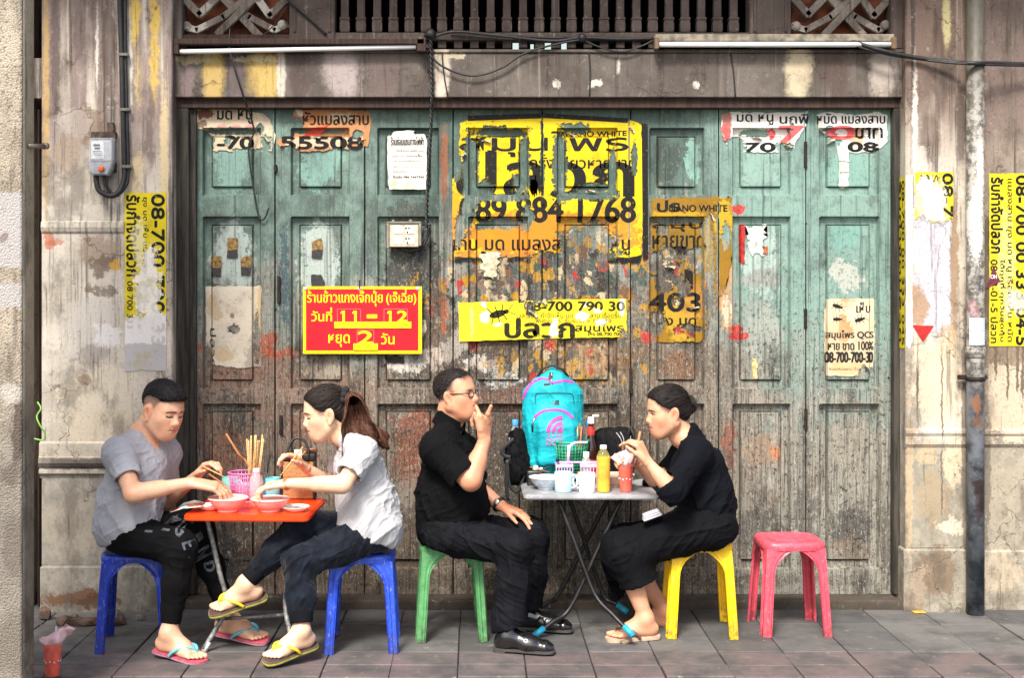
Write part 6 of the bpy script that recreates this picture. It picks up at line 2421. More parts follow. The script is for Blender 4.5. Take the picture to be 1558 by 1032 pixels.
def drink(label, px, D, z, sc, bag, straws, lean=0):
 root = thing('iced_drink', label, 'drink', (xat(px, D), D, z))
 hs = sc * 1.38
 b = B()
 b.lathe([(.028 * sc, 0), (.030 * sc, .002), (.040 * sc, .112 * hs), (.0415 * sc, .114 * hs), (.040 * sc, .116 * hs)], n=28)
 b.build('cup', M_cupc, root, True, autosmooth=50)
 b = B()
 b.lathe([(.0272 * sc, .003), (.0372 * sc, .092 * hs), (.001, .094 * hs)], n=28)
 b.build('liquid', M_red, root, True, autosmooth=50)
 b = B()
 for k in range(12):
  a = k * 6.283 / 12
  c = Vector((.0340 * sc * math.cos(a), .0340 * sc * math.sin(a), .046 * hs + .004 * (k % 2)))
  b.box((-.0008, -.003, -.003), (.0012, .003, .003), 0, M=Matrix.Translation(c) @ Matrix.Rotation(a, 4, 'Z'))
 b.build('printed_dots', M_white, root, True)
 rr_ = random.Random(bag)
 b = B()
 N = 26
 vs = []
 rings = [(.041, .098), (.046, .104), (.054, .112), (.044, .122), (.048, .130), (.026, .138)]
 for i, (r_, z_) in enumerate(rings):
  for k in range(N):
   a = 6.283 * k / N
   w = 1 + .26 * math.sin(a * 3 + i * 1.3 + bag) + .16 * math.sin(a * 7 + i * 2.1) + rr_.uniform(-.06, .06)
   w = 1 + (w - 1) * min(1, i * .6)
   vs.append((r_ * sc * w * math.cos(a) + .008 * i * lean, r_ * sc * w * .8 * math.sin(a), z_ * hs + (.012 * math.sin(a * 2 + i) + rr_.uniform(-.004, .004)) * sc * min(1, i * .5) + .006 * i * lean * math.cos(a)))
 fs = [(i * N + k, i * N + (k + 1) % N, (i + 1) * N + (k + 1) % N, (i + 1) * N + k) for i in range(len(rings) - 1) for k in range(N)]
 b._add(vs, fs, True)
 b.build('plastic_bag', M_pbag, root, True)
 for p0, p1 in straws:
  b = B()
  b.tube([p0, p1], .0035 * sc, 8)
  b.build('straw', plain('white straw', L(232, 232, 236, .95), .4), root, True)
 return root


drink('red iced drink in a clear cup with a pink plastic bag around its rim', 952, 6.33, zs, 1.0, 2, [((.0, .0, .03), (.006, .02, .215)), ((.006, 0, .03), (-.004, .025, .19))])
# lilac caddy
cd = thing('condiment_caddy', 'lilac plastic condiment caddy with an upright handle, behind the two mugs', 'caddy', (xat(880, 6.46), 6.46, zs))
M_lil = plain('lilac plastic', L(206, 178, 226, .9), .4, var=.06)
k_ = 6.46 / F
b = B()
for (cx, w) in ((-22, 26), (17, 30)):
 c0 = (cx) * k_
 hw = w * k_ / 2
 for z0, z1 in ((.0, .012), (.055, .065), (.105, .122)):
  b.box((c0 - hw, -.045, z0), (c0 + hw, -.042, z1), .001)
  b.box((c0 - hw, .042, z0), (c0 + hw, .045, z1), .001)
  b.box((c0 - hw, -.042, z0), (c0 - hw + .003, .042, z1), .001)
  b.box((c0 + hw - .003, -.042, z0), (c0 + hw, .042, z1), .001)
 for kx in range(7):
  x = c0 - hw + .002 + (2 * hw - .004) * kx / 6
  b.box((x - .0022, -.0445, .0), (x + .0022, -.0425, .12), 0)
 b.box((c0 - hw, -.044, 0), (c0 + hw, .044, .003))
b.box((-34 * k_, -.010, .122), (32 * k_, .010, .130), .002)
b.build('tray', M_lil, cd, True)
b = B()
b.tube(spline([(-14 * k_, 0, .12), (-16 * k_, 0, .16), (-12 * k_, 0, .206), (-4 * k_, 0, .222), (14 * k_, 0, .224)], 6), .006, 8)
b.tube([(-16 * k_, 0, .12), (-14 * k_, 0, .21)], .008, 8)
b.build('handle', plain('pale lilac plastic', L(226, 204, 236, .9), .4), cd, True)
bottle('small clear squeeze bottle with a white pump cap in the lilac caddy', 892, 6.45, zs + .06, [(.026, 0), (.028, .004), (.028, .055), (.022, .078), (.014, .090), (.012, .094)], pet, M_white, (.015, .092, .118))
b = B()
c = P(885, 712, 6.41)
b.box((c.x - .022, 6.408, zs + .02), (c.x + .026, 6.412, zs + .085), .002)
g = G('yellow sachet print')
u_, v_, w_ = g.sep(g.pos)
wv = g.math('SINE', u_ * 420.0)
g.set(col=g.mix(wv.ss(-.2, .2), L(250, 196, 20), L(216, 60, 40)), rough=.4)
tag(b.build('sachet', g.mat), 'yellow and red sachets standing in the front of the lilac caddy', 'sachet')
# green basket with chopsticks
gb = thing('plastic_basket', 'green openwork plastic basket before the turquoise backpack', 'basket', (xat(866, 6.60), 6.60, zs))
b = B()
basket(b, .066, .098, .215, 34, 13, .0030)
b.build('basket_wall', plain('emerald green plastic', L(40, 150, 104, .85), .4), gb, True)
b = B()
b.lathe([(.060, .008), (.082, .17), (.001, .175)], n=18)
b.build('lining', plain('dark green fill', L(30, 96, 70), .7), gb, True)  # darker green solid inside the openwork wall
b = B()
b.box((-.07, -.02, .205), (.02, .03, .222), .004)
b.build('wrapped_cutlery', plain('grey white plastic', L(206, 206, 208), .4), gb, True)
rr = random.Random(11)
for k in range(9):
 x = 866 + 18 * k / 8
 sticks('reddish wooden chopstick bundled in the green basket', [P(x + rr.uniform(-1, 1), 645 + rr.uniform(-1, 5), 6.57 + .03 * (k % 2)), P(867 + k * 1.7, 705, 6.58 + .03 * (k % 2))], M_wood2 if k % 3 else M_wood, .0044, grp='chopsticks bundled in the green basket', tip=1)
# soy sauce bottle
sy = [(.031, 0), (.034, .004), (.034, .125), (.031, .150), (.020, .185), (.0145, .210), (.0140, .250)]
bottle('brown sauce bottle with red labels and a white cap behind the green basket', 899, 6.64, zs, [(r_, z_ * 1.21) for r_, z_ in sy], plain('dark brown glass', (.025, .008, .004), .08, spec=.7), M_white, (.0165, .300, .332), None, None,
       [(.035, .118, .0348), (.240, .285, .0192)], [plain('red bottle label', L(200, 30, 34), .5, var=.3), plain('red neck label', L(222, 60, 50), .5, var=.3)])
b = B()
c = P(905, 633, 6.64)
b.box((c.x - .012, 6.632, c.z - .005), (c.x + .020, 6.648, c.z + .006), .003)
tag(b.build('pour_spout', M_white), 'white pouring spout on top of the brown sauce bottle', 'spout')
bottle('bottle with a blue cap behind the brown sauce bottle', 896, 6.74, zs, [(r_, z_ * 1.12) for r_, z_ in sy], clear('clear glass', (.8, .85, .9, 1), .05, .3), plain('blue cap plastic', L(70, 150, 214, .9), .4), (.0165, .275, .305))
# water bottle in the side pocket on the left of the backpack
bottle('clear water bottle with a blue cap in the mesh pocket of the backpack', 784, 6.66, zs + .075, [(.030, 0), (.033, .004), (.032, .05), (.0335, .10), (.031, .15), (.024, .185), (.015, .205), (.0135, .215)], pet, _mats['blue cap plastic'], (.0165, .212, .242), (.94, .05), plain('bottle water', L(150, 170, 176), .1),
       [(.105, .150, .0338)], [plain('pale blue label', L(190, 206, 222), .5, var=.4, scale=60)])

# ------------------------------------------------------------------ backpack
bp = thing('backpack', 'turquoise backpack with magenta zips standing at the back of the steel table', 'backpack', (xat(842, 6.66), 6.66, zs))
DBP = 6.66
kb = DBP / F
g = G('turquoise nylon')
n = g.noise(7, 5, .6)
w = g.noise(500, 2, .5)
g.set(col=g.mix(n.ss(.35, .65), L(22, 180, 190, .95), L(10, 146, 160, .95)), rough=.62, spec=.3)
g.bump(w * .4 + n, .25, .003)
M_bp = g.mat
bl_ = lambda px, py, dy=0: V(*P(px, py, DBP)) + V(0, dy, 0)
Fk = Field(*bounds([bl_(780, 550), bl_(905, 740)], .12), .0036)
Fk.cap(bl_(838, 600, .01), bl_(842, 690, .02), .118, .135, .04, flat=(V(0, 1, 0), .66))
Fk.rbox(bl_(841, 650, .01), [.152, .080, .245], .075, None, .03)
Fk.cap(bl_(838, 578), bl_(842, 580), .055, .06, .08, flat=(V(0, 1, 0), .8))
Fk.ell(bl_(845, 655, -.070), [.118, .040, .150], None, .020)
Fk.rbox(bl_(846, 672, -.085), [.102, .034, .110], .03, None, .016)
Fk.cut(bl_(796, 590), V(-1, 0, 1.25), .16, .03)
Fk.cut(bl_(884, 590), V(1, 0, 1.15), .16, .03)
Fk.cut(V(bl_(842, 700)[0], DBP, zs), V(0, 0, -1), .25, .004)
v, q = Fk.mesh(2)
v = folds(v, q, .006, V(.3, 0, -1), 4, 14, 3)
v = folds(v, q, .003, V(1, 0, .2), 4, 24, 13)
bpo = link('body', to_mesh('body', v, q), M_bp, bp)
bvh = BVHTree.FromPolygons([Vector(p) for p in v], [tuple(int(i) for i in f) for f in q])


def onto(bv, px, py, D, off=.002, ray=.6):
 """point of the surface seen along +Y at this place of the plane D"""
 p = P(px, py, D)
 h = bv.ray_cast(Vector((p.x, D - ray, p.z)), Vector((0, 1, 0)))
 if h[0] is None:
  n_ = bv.find_nearest(p)
  return n_[0] + Vector((0, -off, 0))
 return h[0] + Vector((0, -off, 0))


def strip(b, bv, pts, D, w, off=.0025):
 pts = spline([Vector((x, y, 0)) for x, y in pts], 8)
 vs = []
 for i, p in enumerate(pts):
  d = pts[min(i + 1, len(pts) - 1)] - pts[max(i - 1, 0)]
  nx, ny = -d.y, d.x
  l = math.hypot(nx, ny) or 1
  for s_ in (-1, 0, 1):
   o_ = onto(bv, p.x + nx / l * w * s_ / 2, p.y + ny / l * w * s_ / 2, D, off + (.0015 if s_ == 0 else 0))
   vs.append(o_)
 b._add(vs, [(i * 3 + k, i * 3 + k + 1, i * 3 + k + 4, i * 3 + k + 3) for i in range(len(pts) - 1) for k in (0, 1)], True)


M_mag = plain('magenta zip tape', L(206, 66, 190), .6)
b = B()
strip(b, bvh, [(793, 617), (800, 594), (814, 579), (828, 575), (840, 581), (856, 578), (872, 582)], DBP, 3.4)
strip(b, bvh, [(812, 633), (824, 624), (842, 621), (858, 624), (870, 634)], DBP, 3.6)
b.build('zip', M_mag, bp)
M_zb = plain('black nylon webbing', (.012, .012, .013), .6)
b = B()
h0 = [onto(bvh, 817, 572, DBP), onto(bvh, 865, 572, DBP)]
b.tube(spline([h0[0], P(826, 562, DBP - .03), P(840, 557, DBP - .03), P(856, 563, DBP - .03), h0[1]], 6), .006, 8)
strip(b, bvh, [(835, 579), (838, 566)], DBP, 6)
b.build('grab_handle', M_zb, bp)
for pts in ([(837, 575), (839, 582)], [(812, 634), (809, 646)], [(838, 566), (839, 572)]):
 b = B()
 a0, a1 = onto(bvh, *pts[0], DBP, .007), onto(bvh, *pts[1], DBP, .007)
 b.tube([a0, a1], .0035, 8)
 b.build('zip_pull', plain('silver zip pull', (.55, .55, .55), .3, .8), bp)
b = B()
strip(b, bvh, [(809, 643), (809, 655)], DBP, 3)
strip(b, bvh, [(826, 584), (836, 583)], DBP, 3)
strip(b, bvh, [(814, 612), (814, 600), (822, 597), (862, 597), (870, 601), (872, 614)], DBP, 1.0)
b.build('webbing', M_zb, bp)


def dome(b, bv, cx, cy, s, D, m=0):
 """quarter dome mark of three curved bands"""
 for r0, r1 in ((.0, .38), (.48, .68), (.78, 1.0)):
  vs, N = [], 10
  for k in range(N + 1):
   a = math.pi / 2 * k / N
   for r_ in (max(r0, .02), r1):
    vs.append(onto(bv, cx - s * r_ * math.cos(a), cy - s * r_ * math.sin(a), D, .003))
  b._add(vs, [(2 * k, 2 * k + 1, 2 * k + 3, 2 * k + 2) for k in range(N)], True)


def text_mesh(s, bold=0.0, sx=1.0):
 """letters as vertices in (x, y) and faces; tone marks over upper vowels are lifted clear"""
 def raw(t):
  c = bpy.data.curves.new('txt', 'FONT')
  c.body = t
  c.size = 1
  o = bpy.data.objects.new('txt', c)
  COL.objects.link(o)
  me = bpy.data.meshes.new_from_object(o.evaluated_get(bpy.context.evaluated_depsgraph_get()))
  bpy.data.objects.remove(o)
  bpy.data.curves.remove(c)
  vs = [(v_.co.x, v_.co.y) for v_ in me.vertices]
  fs = [tuple(p.vertices) for p in me.polygons]
  bpy.data.meshes.remove(me)
  return vs, fs
 up, tone = 'ัิีึื', '่้๊๋์'
 base, marks = '', []
 for ch in s:
  if ch in tone and base and base[-1] in up:
   marks.append((len(base), ch))
  else:
   base += ch
 vs, fs = raw(base)
 for n_, ch in marks:
  pv, _ = raw(base[:n_])
  tv, tf = raw(ch)
  bar0, _ = raw('|')
  bar1, _ = raw(base[:n_] + '|')
  adv = max(p[0] for p in bar1) - max(p[0] for p in bar0)
  o = len(vs)
  vs += [(x + adv, y + .20) for x, y in tv]
  fs += [tuple(i + o for i in f) for f in tf]
 return vs, fs


def lettering(b, s, box, place, bold=0.0, rot=0, mi=0, dy=0.0):
 """fits the letters into the photograph box (x0, y0, x1, y1) on a surface; place(px, py, off) gives the 3D point"""
 vs, fs = text_mesh(s)
 xs, ys = [p[0] for p in vs], [p[1] for p in vs]
 ax, bx, ay, by = min(xs), max(xs), min(ys), max(ys)
 x0, y0, x1, y1 = box
 cp = [(0, 0)] if not bold else [(-bold, 0), (bold, 0), (0, bold * .6), (0, -bold * .6)]
 for j, (ox, oy) in enumerate(cp):
  pv = []
  for x, y in vs:
   u, w_ = (x - ax) / (bx - ax), (y - ay) / (by - ay)
   if rot == 0:
    px, py = x0 + (x1 - x0) * u, y1 - (y1 - y0) * w_
   elif rot == 90:                                   # reads upwards
    px, py = x1 - (x1 - x0) * w_ , y1 - (y1 - y0) * u
    px = x0 + (x1 - px)
    px = x1 - (x1 - x0) * w_
    px = x0 + (x1 - x0) * (1 - w_)
    py = y1 - (y1 - y0) * u
   else:                                             # -90 reads downwards
    px, py = x0 + (x1 - x0) * w_, y0 + (y1 - y0) * u
   pv.append((px + ox, py + oy))
  b.append((pv, fs, .0004 + dy + j * .00012, mi))


def flush(items, place, name, mat, parent):
 b = B()
 for pv, fs, off, mi in items:
  b._add([place(px, py, off) for px, py in pv], fs, False, None, mi)
 return b.build(name, mat, parent)


b = B()
dome(b, bvh, 849, 614, 7.5, DBP)
items = []
for t_, bx in (('THE', (838, 607.5, 846, 609.2)), ('NORTH', (833, 610, 846, 611.8)), ('FACE', (837, 612.4, 846, 614.2))):
 lettering(items, t_, bx, None)
for pv, fs, off, mi in items:
 b._add([onto(bvh, px, py, DBP, .003) for px, py in pv], fs)
b.build('black_emblem', plain('black print', (.01, .01, .012), .6), bp)
b = B()
dome(b, bvh, 854, 655, 25, DBP)
items = []
for t_, bx in (('THE', (829, 655.5, 854, 660)), ('NORTH', (829, 661.5, 854, 666)), ('FACE', (829, 667.5, 854, 672))):
 lettering(items, t_, bx, None)
for pv, fs, off, mi in items[0:0] + items:
 b._add([onto(bvh, px, py + 2, DBP, .0045) for px, py in pv], fs)
b.build('pink_emblem', plain('pink print', L(214, 70, 160), .6), bp)
# mesh pocket and straps at its left
Fm = Field(*bounds([bl_(770, 640), bl_(800, 735)], .10), .0038)
Fm.cap(bl_(788, 664, -.01), bl_(790, 715, -.01), .046, .062, .03, flat=(V(0, 1, 0), 1.1))
Fm.cap(bl_(778, 690, -.02), bl_(784, 725, -.02), .040, .040, .03)
Fm.cap(bl_(800, 700, -.02), bl_(812, 722, -.03), .040, .03, .03)
v, q = Fm.mesh(2)
v = folds(v, q, .010, V(.4, 0, -1), 5, 26, 43)
link('side_pocket', to_mesh('side_pocket', v, q), plain('black mesh fabric', (.006, .006, .007), .9, spec=.1, var=.3, bump=.5), bp)
b = B()
for pts, w in (([(782, 668), (768, 680), (764, 690), (774, 696), (786, 690)], .010), ([(779, 690), (773, 712), (776, 740), (788, 748), (798, 722)], .008), ([(772, 700), (770, 735), (773, 762)], .009)):
 b.tube(spline([P(x, y, 6.60) for x, y in pts], 6), w, 8, flat=((0, 1, 0), .35))
b.build('strap', M_zb, bp)
# small black camera things near the bowl
cm_ = thing('camera', 'small black camera with a white knob in front of the backpack', 'camera', (xat(815, 6.54), 6.54, zs))
b = B()
b.box((-.045, -.02, 0), (.040, .025, .075), .010)
b.lathe([(.024, 0), (.024, .03), (.019, .032)], n=20, M=basis(Vector((1, 0, 0)), Vector((0, 0, 1)), Vector((0, -1, 0)), (.005, -.02, .04)))
b.build('body', plain('black camera plastic', (.015, .015, .016), .35), cm_, True)
b = B()
b.lathe([(.012, 0), (.016, .006), (.012, .020), (.004, .024)], n=16, M=Matrix.Translation((.0, 0, .075)))
b.lathe([(.006, 0), (.009, .004), (.006, .014)], n=12, M=Matrix.Translation((.028, 0, .075)))
b.build('knob', M_white, cm_, True)
# black handbag behind
k2 = 6.72 / F
bb = thing('shoulder_bag', 'black shoulder bag with pale zips behind the yellow bottle', 'bag', (xat(937, 6.72), 6.72, zs))
Fb2 = Field(*bounds([P(905, 650, 6.72), P(968, 735, 6.72)], .10), .0042)
Fb2.rbox(V(*P(932, 692, 6.72)), [.098, .055, .135], .05, None, .02)
Fb2.ell(V(*P(950, 690, 6.69)), [.055, .05, .12], None, .03)
Fb2.cut(V(xat(937, 6.72), 6.72, zs), V(0, 0, -1), .2, .004)
v, q = Fb2.mesh(2)
v = folds(v, q, .010, V(.2, 0, -1), 5, 16, 4)
link('body', to_mesh('body', v, q), plain('soft black nylon', (.006, .006, .007), .75, spec=.15, var=.25, bump=.3), bb)
bv2 = BVHTree.FromPolygons([Vector(p) for p in v], [tuple(int(i) for i in f) for f in q])
b = B()
for pts in ([(936, 657), (940, 662), (944, 672), (945, 690)], [(942, 656), (946, 664), (947, 676)], [(958, 662), (955, 672), (955, 690)], [(963, 660), (965, 672), (964, 690)]):
 strip(b, bv2, pts, 6.72, 1.1, .004)
b.build('zip', plain('pale zip teeth', L(170, 170, 174), .4), bb)
b = B()
b.tube(spline([P(955, 662, 6.67), P(960, 650, 6.67), P(965, 656, 6.67), P(966, 680, 6.67)], 6), .005, 8)
b.build('strap', M_zb, bb)
# brown stick in the hand of the woman in black, and the folded towel in her lap
sticks('brown spoon handle held upright by the woman in black', [P(974, 657, 6.20), P(969, 684, 6.20), P(962, 706, 6.22)], plain('tan wood', L(206, 140, 84), .5), .0058, 'spoon', tip=1)
b = B()
c = P(993, 788, 6.24)
for k in range(3):
 b.box((-.048 + .004 * k, -.03, k * .010), (.046 - .004 * k, .03, k * .010 + .0095), .0045, M=Matrix.Translation(c) @ Matrix.Rotation(R(-20), 4, 'Y'), seg=3)
o = b.build('folded_cloth', cloth_mat('grey white towel', L(206, 206, 214), L(176, 178, 190), mottle=30), None, autosmooth=60)
tag(o, 'folded grey white cloth lying in the lap of the woman in black', 'cloth')

# foreground drink, rubble, ribbon
drink('red iced drink in a tied pink bag on the ground at the bottom left', 80, 5.66, .0, 1.05, 9, [((.0, .0, .03), (.010, .02, .21))], 1)
rr = random.Random(21)
M_rub = plain('broken concrete', L(136, 130, 122), .95, var=.4, scale=14, bump=.6)
M_brk = plain('broken brown brick', L(104, 82, 70), .95, var=.35, scale=14, bump=.6)
for (px, py, w, h, m, lab) in ((100, 966, .10, .05, M_brk, 'flat broken brick piece leaning at the foot of the left pilaster'), (118, 965, .085, .045, M_brk, 'brownish brick half lying in the rubble left of the dark blue stool'),
                               (132, 962, .12, .04, M_brk, 'long brick shard in the rubble under the dark blue stool'), (165, 952, .060, .045, M_rub, 'grey concrete lump in the rubble beside the pilaster'),
                               (180, 957, .07, .05, M_rub, 'pale concrete chunk in the rubble behind the dark blue stool'), (176, 966, .10, .035, M_brk, 'low brown tile shard at the front of the rubble'), (113, 958, .04, .035, M_rub, 'small grey stone on top of the rubble'), (215, 955, .05, .03, M_rub, 'little pale stone at the right end of the rubble'), (68, 948, .06, .07, M_brk, 'upright brown brick piece in the corner by the dark gap')):
 D = 6.62 if py < 960 else 6.52
 t = bmesh.new()
 bmesh.ops.create_icosphere(t, subdivisions=1, radius=1)
 for v_ in t.verts:
  c = v_.co
  f = max(abs(c.x), abs(c.y), abs(c.z)) ** -.6 * (1 + rr.uniform(-.18, .18))
  v_.co = Vector((c.x * w / 2 * f, c.y * w * .4 * f, max(c.z * h * .6 * f, -h * .45)))
 b = B()
 b.merge(t, Matrix.Translation((xat(px, D), D, h * .42)) @ Matrix.Rotation(rr.uniform(-.5, .5), 4, 'Z') @ Matrix.Rotation(rr.uniform(-.12, .12), 4, 'Y'))
 tag(b.build('rubble_piece', m), lab, 'rubble', 'rubble at the foot of the wall')
b = B()
rp = spline([P(57, 612, 5.06), P(62, 622, 5.05), P(56, 634, 5.045), P(60, 646, 5.04), P(68, 660, 5.05), P(66, 670, 5.06), P(52, 668, 5.06)], 7)
b.tube(rp, .0035, 6, flat=((0, 1, 0), .4))
tag(b.build('ribbon', plain('lime green ribbon', L(120, 176, 76), .5)), 'lime green plastic ribbon tied round the near column', 'ribbon')
# ------------------------------------------------------------------ posters, signs, fittings on the wall
def pl_flat(D):
 return lambda px, py, off: Vector((xat(px, D), D - .0022 - off, zat(py, D)))


def pl_door(px, py, off):
 x, z = xat(px, DD), zat(py, DD)
 return Vector((x, DD - .0055 - off + relief(x, z), z))


CUTX = sorted(set(VX + x * F / DD for r_ in RECT for x in [r_[0] + o for o in OFFS] + [r_[1] - o for o in OFFS]))
CUTY = sorted(set(VY + (H - z) * F / DD for r_ in RECT for z in [r_[2] + o for o in OFFS] + [r_[3] - o for o in OFFS]))


def cut_lines(vs, fs):
 """splits flat faces in photo coordinates along every step of the door's relief"""
 t = bmesh.new()
 vv = [t.verts.new((x, y, 0)) for x, y in vs]
 for f in fs:
  try:
   t.faces.new([vv[i] for i in f])
  except ValueError:
   pass
 xs, ys = [p[0] for p in vs], [p[1] for p in vs]
 for arr, lo, hi, n_ in ((CUTX, min(xs), max(xs), (1, 0, 0)), (CUTY, min(ys), max(ys), (0, 1, 0))):
  for c in arr:
   if lo < c < hi:
    bmesh.ops.bisect_plane(t, geom=t.verts[:] + t.edges[:] + t.faces[:], dist=1e-4, plane_co=(c * n_[0], c * n_[1], 0), plane_no=n_)
 t.verts.index_update()
 o = [(v_.co.x, v_.co.y) for v_ in t.verts], [tuple(v_.index for v_ in f.verts) for f in t.faces]
 t.free()
 return o


def jag(pts, amp, step=5, seed=1, closed=True):
 """ragged copy of an outline"""
 rr_ = random.Random(seed)
 out = []
 n_ = len(pts)
 for i in range(n_):
  a, c = pts[i], pts[(i + 1) % n_]
  d = math.hypot(c[0] - a[0], c[1] - a[1])
  k = max(1, int(d / step))
  for j in range(k):
   t = j / k
   out.append((a[0] + (c[0] - a[0]) * t + rr_.uniform(-amp, amp), a[1] + (c[1] - a[1]) * t + rr_.uniform(-amp, amp)))
 return out


def fan(b, outline, place, door, off=0.0, mi=0):
 t = bmesh.new()
 f = t.faces.new([t.verts.new((x, y, 0)) for x, y in outline])
 bmesh.ops.triangulate(t, faces=[f])
 t.verts.index_update()
 vs, fs = [(v_.co.x, v_.co.y) for v_ in t.verts], [tuple(v_.index for v_ in f.verts) for f in t.faces]
 t.free()
 if door:
  vs, fs = cut_lines(vs, fs)
 b._add([place(x, y, off) for x, y in vs], fs, False, None, mi)


def poster_mats(name, D, paper, ink, holes=(), stains=(), rough=.6, crease=.35):
 """paper and ink that are torn away at the same places"""
 out = []
 for which in ('paper', 'ink'):
  g = G(f'{name} {which}', D)
  n1, n2, n3 = g.noise(7, 6, .65), g.noise(22, 6, .7, off=(4, 1, 7)), g.noise(60, 5, .75)
  g.flake = (n2 * .55 + n3 * .45 - .5) * 2.2
  lost = n2.ss(.66, .70) if holes else None
  for h in holes:
   m = g.blob(h[0], h[1], h[2], h[3], **dict(dict(amp=20, soft=.10), **(h[4] if len(h) > 4 else {})))
   lost = m if lost is None else lost.max(m)
  c = paper if which == 'paper' else ink
  col = g.mix(n1.ss(.35, .68) * .5, c, tuple(x * (.78 if which == 'paper' else .6) for x in c[:3]) + (1,))
  if which == 'paper':
   for s_ in stains:
    col = g.mix(g.blob(s_[0], s_[1], s_[2], s_[3], **(s_[6] if len(s_) > 6 else dict(amp=26))) * s_[5], col, s_[4])
   if lost is not None:
    col = g.mix(lost.ss(.12, .38) * .5, col, L(206, 192, 160))
   col = g.mix(n3.ss(.56, .66) * min(1, crease * 1.5), col, tuple(x * .35 for x in c[:3]) + (1,))
   col = g.mix(n1.ss(.52, .66) * .5, col, tuple(x * .55 for x in c[:3]) + (1,))
  else:
   for s_ in stains:
    if len(s_) > 7:
     col = g.mix(g.blob(s_[0], s_[1], s_[2], s_[3], **s_[6]) * s_[7], col, s_[4])
   col = g.mix(n3.ss(.60, .70) * .5, col, paper)
  k = dict(col=col, rough=rough, spec=.25)
  if lost is not None:
   k['alpha'] = 1 - lost.ss(.35, .5)
  g.set(**k)
  g.bump(n2 + n3 * .4, .35, .003)
  out.append(g.mat)
 return out


def poster(name, label, cat, outline, place, mats, texts, door, loc, group=None, off=0.0, extra=None):
 """texts: (string, box, bold, rotation)"""
 root = thing(name, label, cat, loc, 0, group)
 bpy.context.view_layer.update()
 b = B()
 for o_ in (outline if isinstance(outline[0], list) else [outline]):
  fan(b, o_, place, door, off)
 b.build('paper', mats[0], root)
 items = []
 for t_ in texts:
  lettering(items, t_[0], t_[1], None, t_[2] if len(t_) > 2 else 0, t_[3] if len(t_) > 3 else 0)
 if items or extra:
  b = B()
  for pv, fs, o2, mi in items:
   if door:
    pv, fs = cut_lines(pv, fs)
   b._add([place(px, py, off + .0006 + o2) for px, py in pv], fs)
  if extra:
   for o_ in extra:
    fan(b, o_, place, door, off + .0009)
  b.build('lettering', mats[1], root)
 return root


def ring(cx, cy, rx, ry, n=18, a0=0, a1=6.2832):
 return [(cx + rx * math.cos(a), cy + ry * math.sin(a)) for a in np.linspace(a0, a1, n, endpoint=False)]


def bug(cx, cy, s, ang=0):
 """insect silhouette: body, head, six legs, feelers"""
 o = [ring(cx, cy, s, s * .42), ring(cx + s * 1.05, cy, s * .30, s * .26)]
 for k in (-.5, .0, .5):
  for q_ in (-1, 1):
   o.append([(cx + s * k - s * .04, cy), (cx + s * (k * 1.9) - s * .1, cy + q_ * s * .95), (cx + s * (k * 1.9) + s * .02, cy + q_ * s * .95), (cx + s * k + s * .08, cy)])
 for q_ in (-1, 1):
  o.append([(cx + s * 1.15, cy), (cx + s * 2.0, cy + q_ * s * .65), (cx + s * 2.06, cy + q_ * s * .60), (cx + s * 1.25, cy)])
 ca, sa = math.cos(ang), math.sin(ang)
 return [[(cx + (x - cx) * ca - (y - cy) * sa, cy + (x - cx) * sa + (y - cy) * ca) for x, y in p] for p in o]


def curl(parent, mat, px, py, w, h, ang, place, r=.010):
 """a lifted paper tongue rolling away from the wall"""
 b = B()
 ca, sa = math.cos(R(ang)), math.sin(R(ang))
 vs, N = [], 9
 rr_ = random.Random(int(px * 7 + py))
 for k in range(N):
  t = k / (N - 1)
  th = t * 2.6
  out = r * (1 - math.cos(th)) + .0008
  run = r * math.sin(th) * F / DD
  for s_ in (-1, -.3, .4, 1):
   x, y = s_ * w * (1 - .5 * t * abs(s_)) + rr_.uniform(-.4, .4), run + s_ * t * h * .25
   vs.append(place(px + x * ca - y * sa, py + x * sa + y * ca, out))
 b._add(vs, [(k * 4 + j, k * 4 + j + 1, k * 4 + j + 5, k * 4 + j + 4) for k in range(N - 1) for j in range(3)], True)
 b.build('curled_edge', mat, parent)


M_back = plain('torn paper back', L(206, 194, 164, .85), .8, var=.3, scale=60)
YEL, INK = L(232, 202, 16, .8), L(20, 20, 20)
at_door = lambda px, py: P(px, py, DD)
# --- big yellow herb poster over two leaves
big_holes = [(760, 268, 47, 34, dict(p=1, amp=16, soft=.06)), (890, 262, 40, 38, dict(p=1, amp=16, soft=.06)), (758, 200, 48, 9, dict(amp=20)), (875, 194, 22, 9), (712, 300, 12, 60, dict(amp=26)), (690, 240, 14, 40, dict(amp=20)), (700, 350, 8, 30),
             (825, 240, 3, 70, dict(amp=8)), (757, 340, 44, 9, dict(amp=20)), (895, 375, 50, 40, dict(amp=30)), (840, 395, 40, 14), (750, 405, 60, 14), (965, 240, 5, 26, dict(amp=12)), (800, 330, 8, 26)]
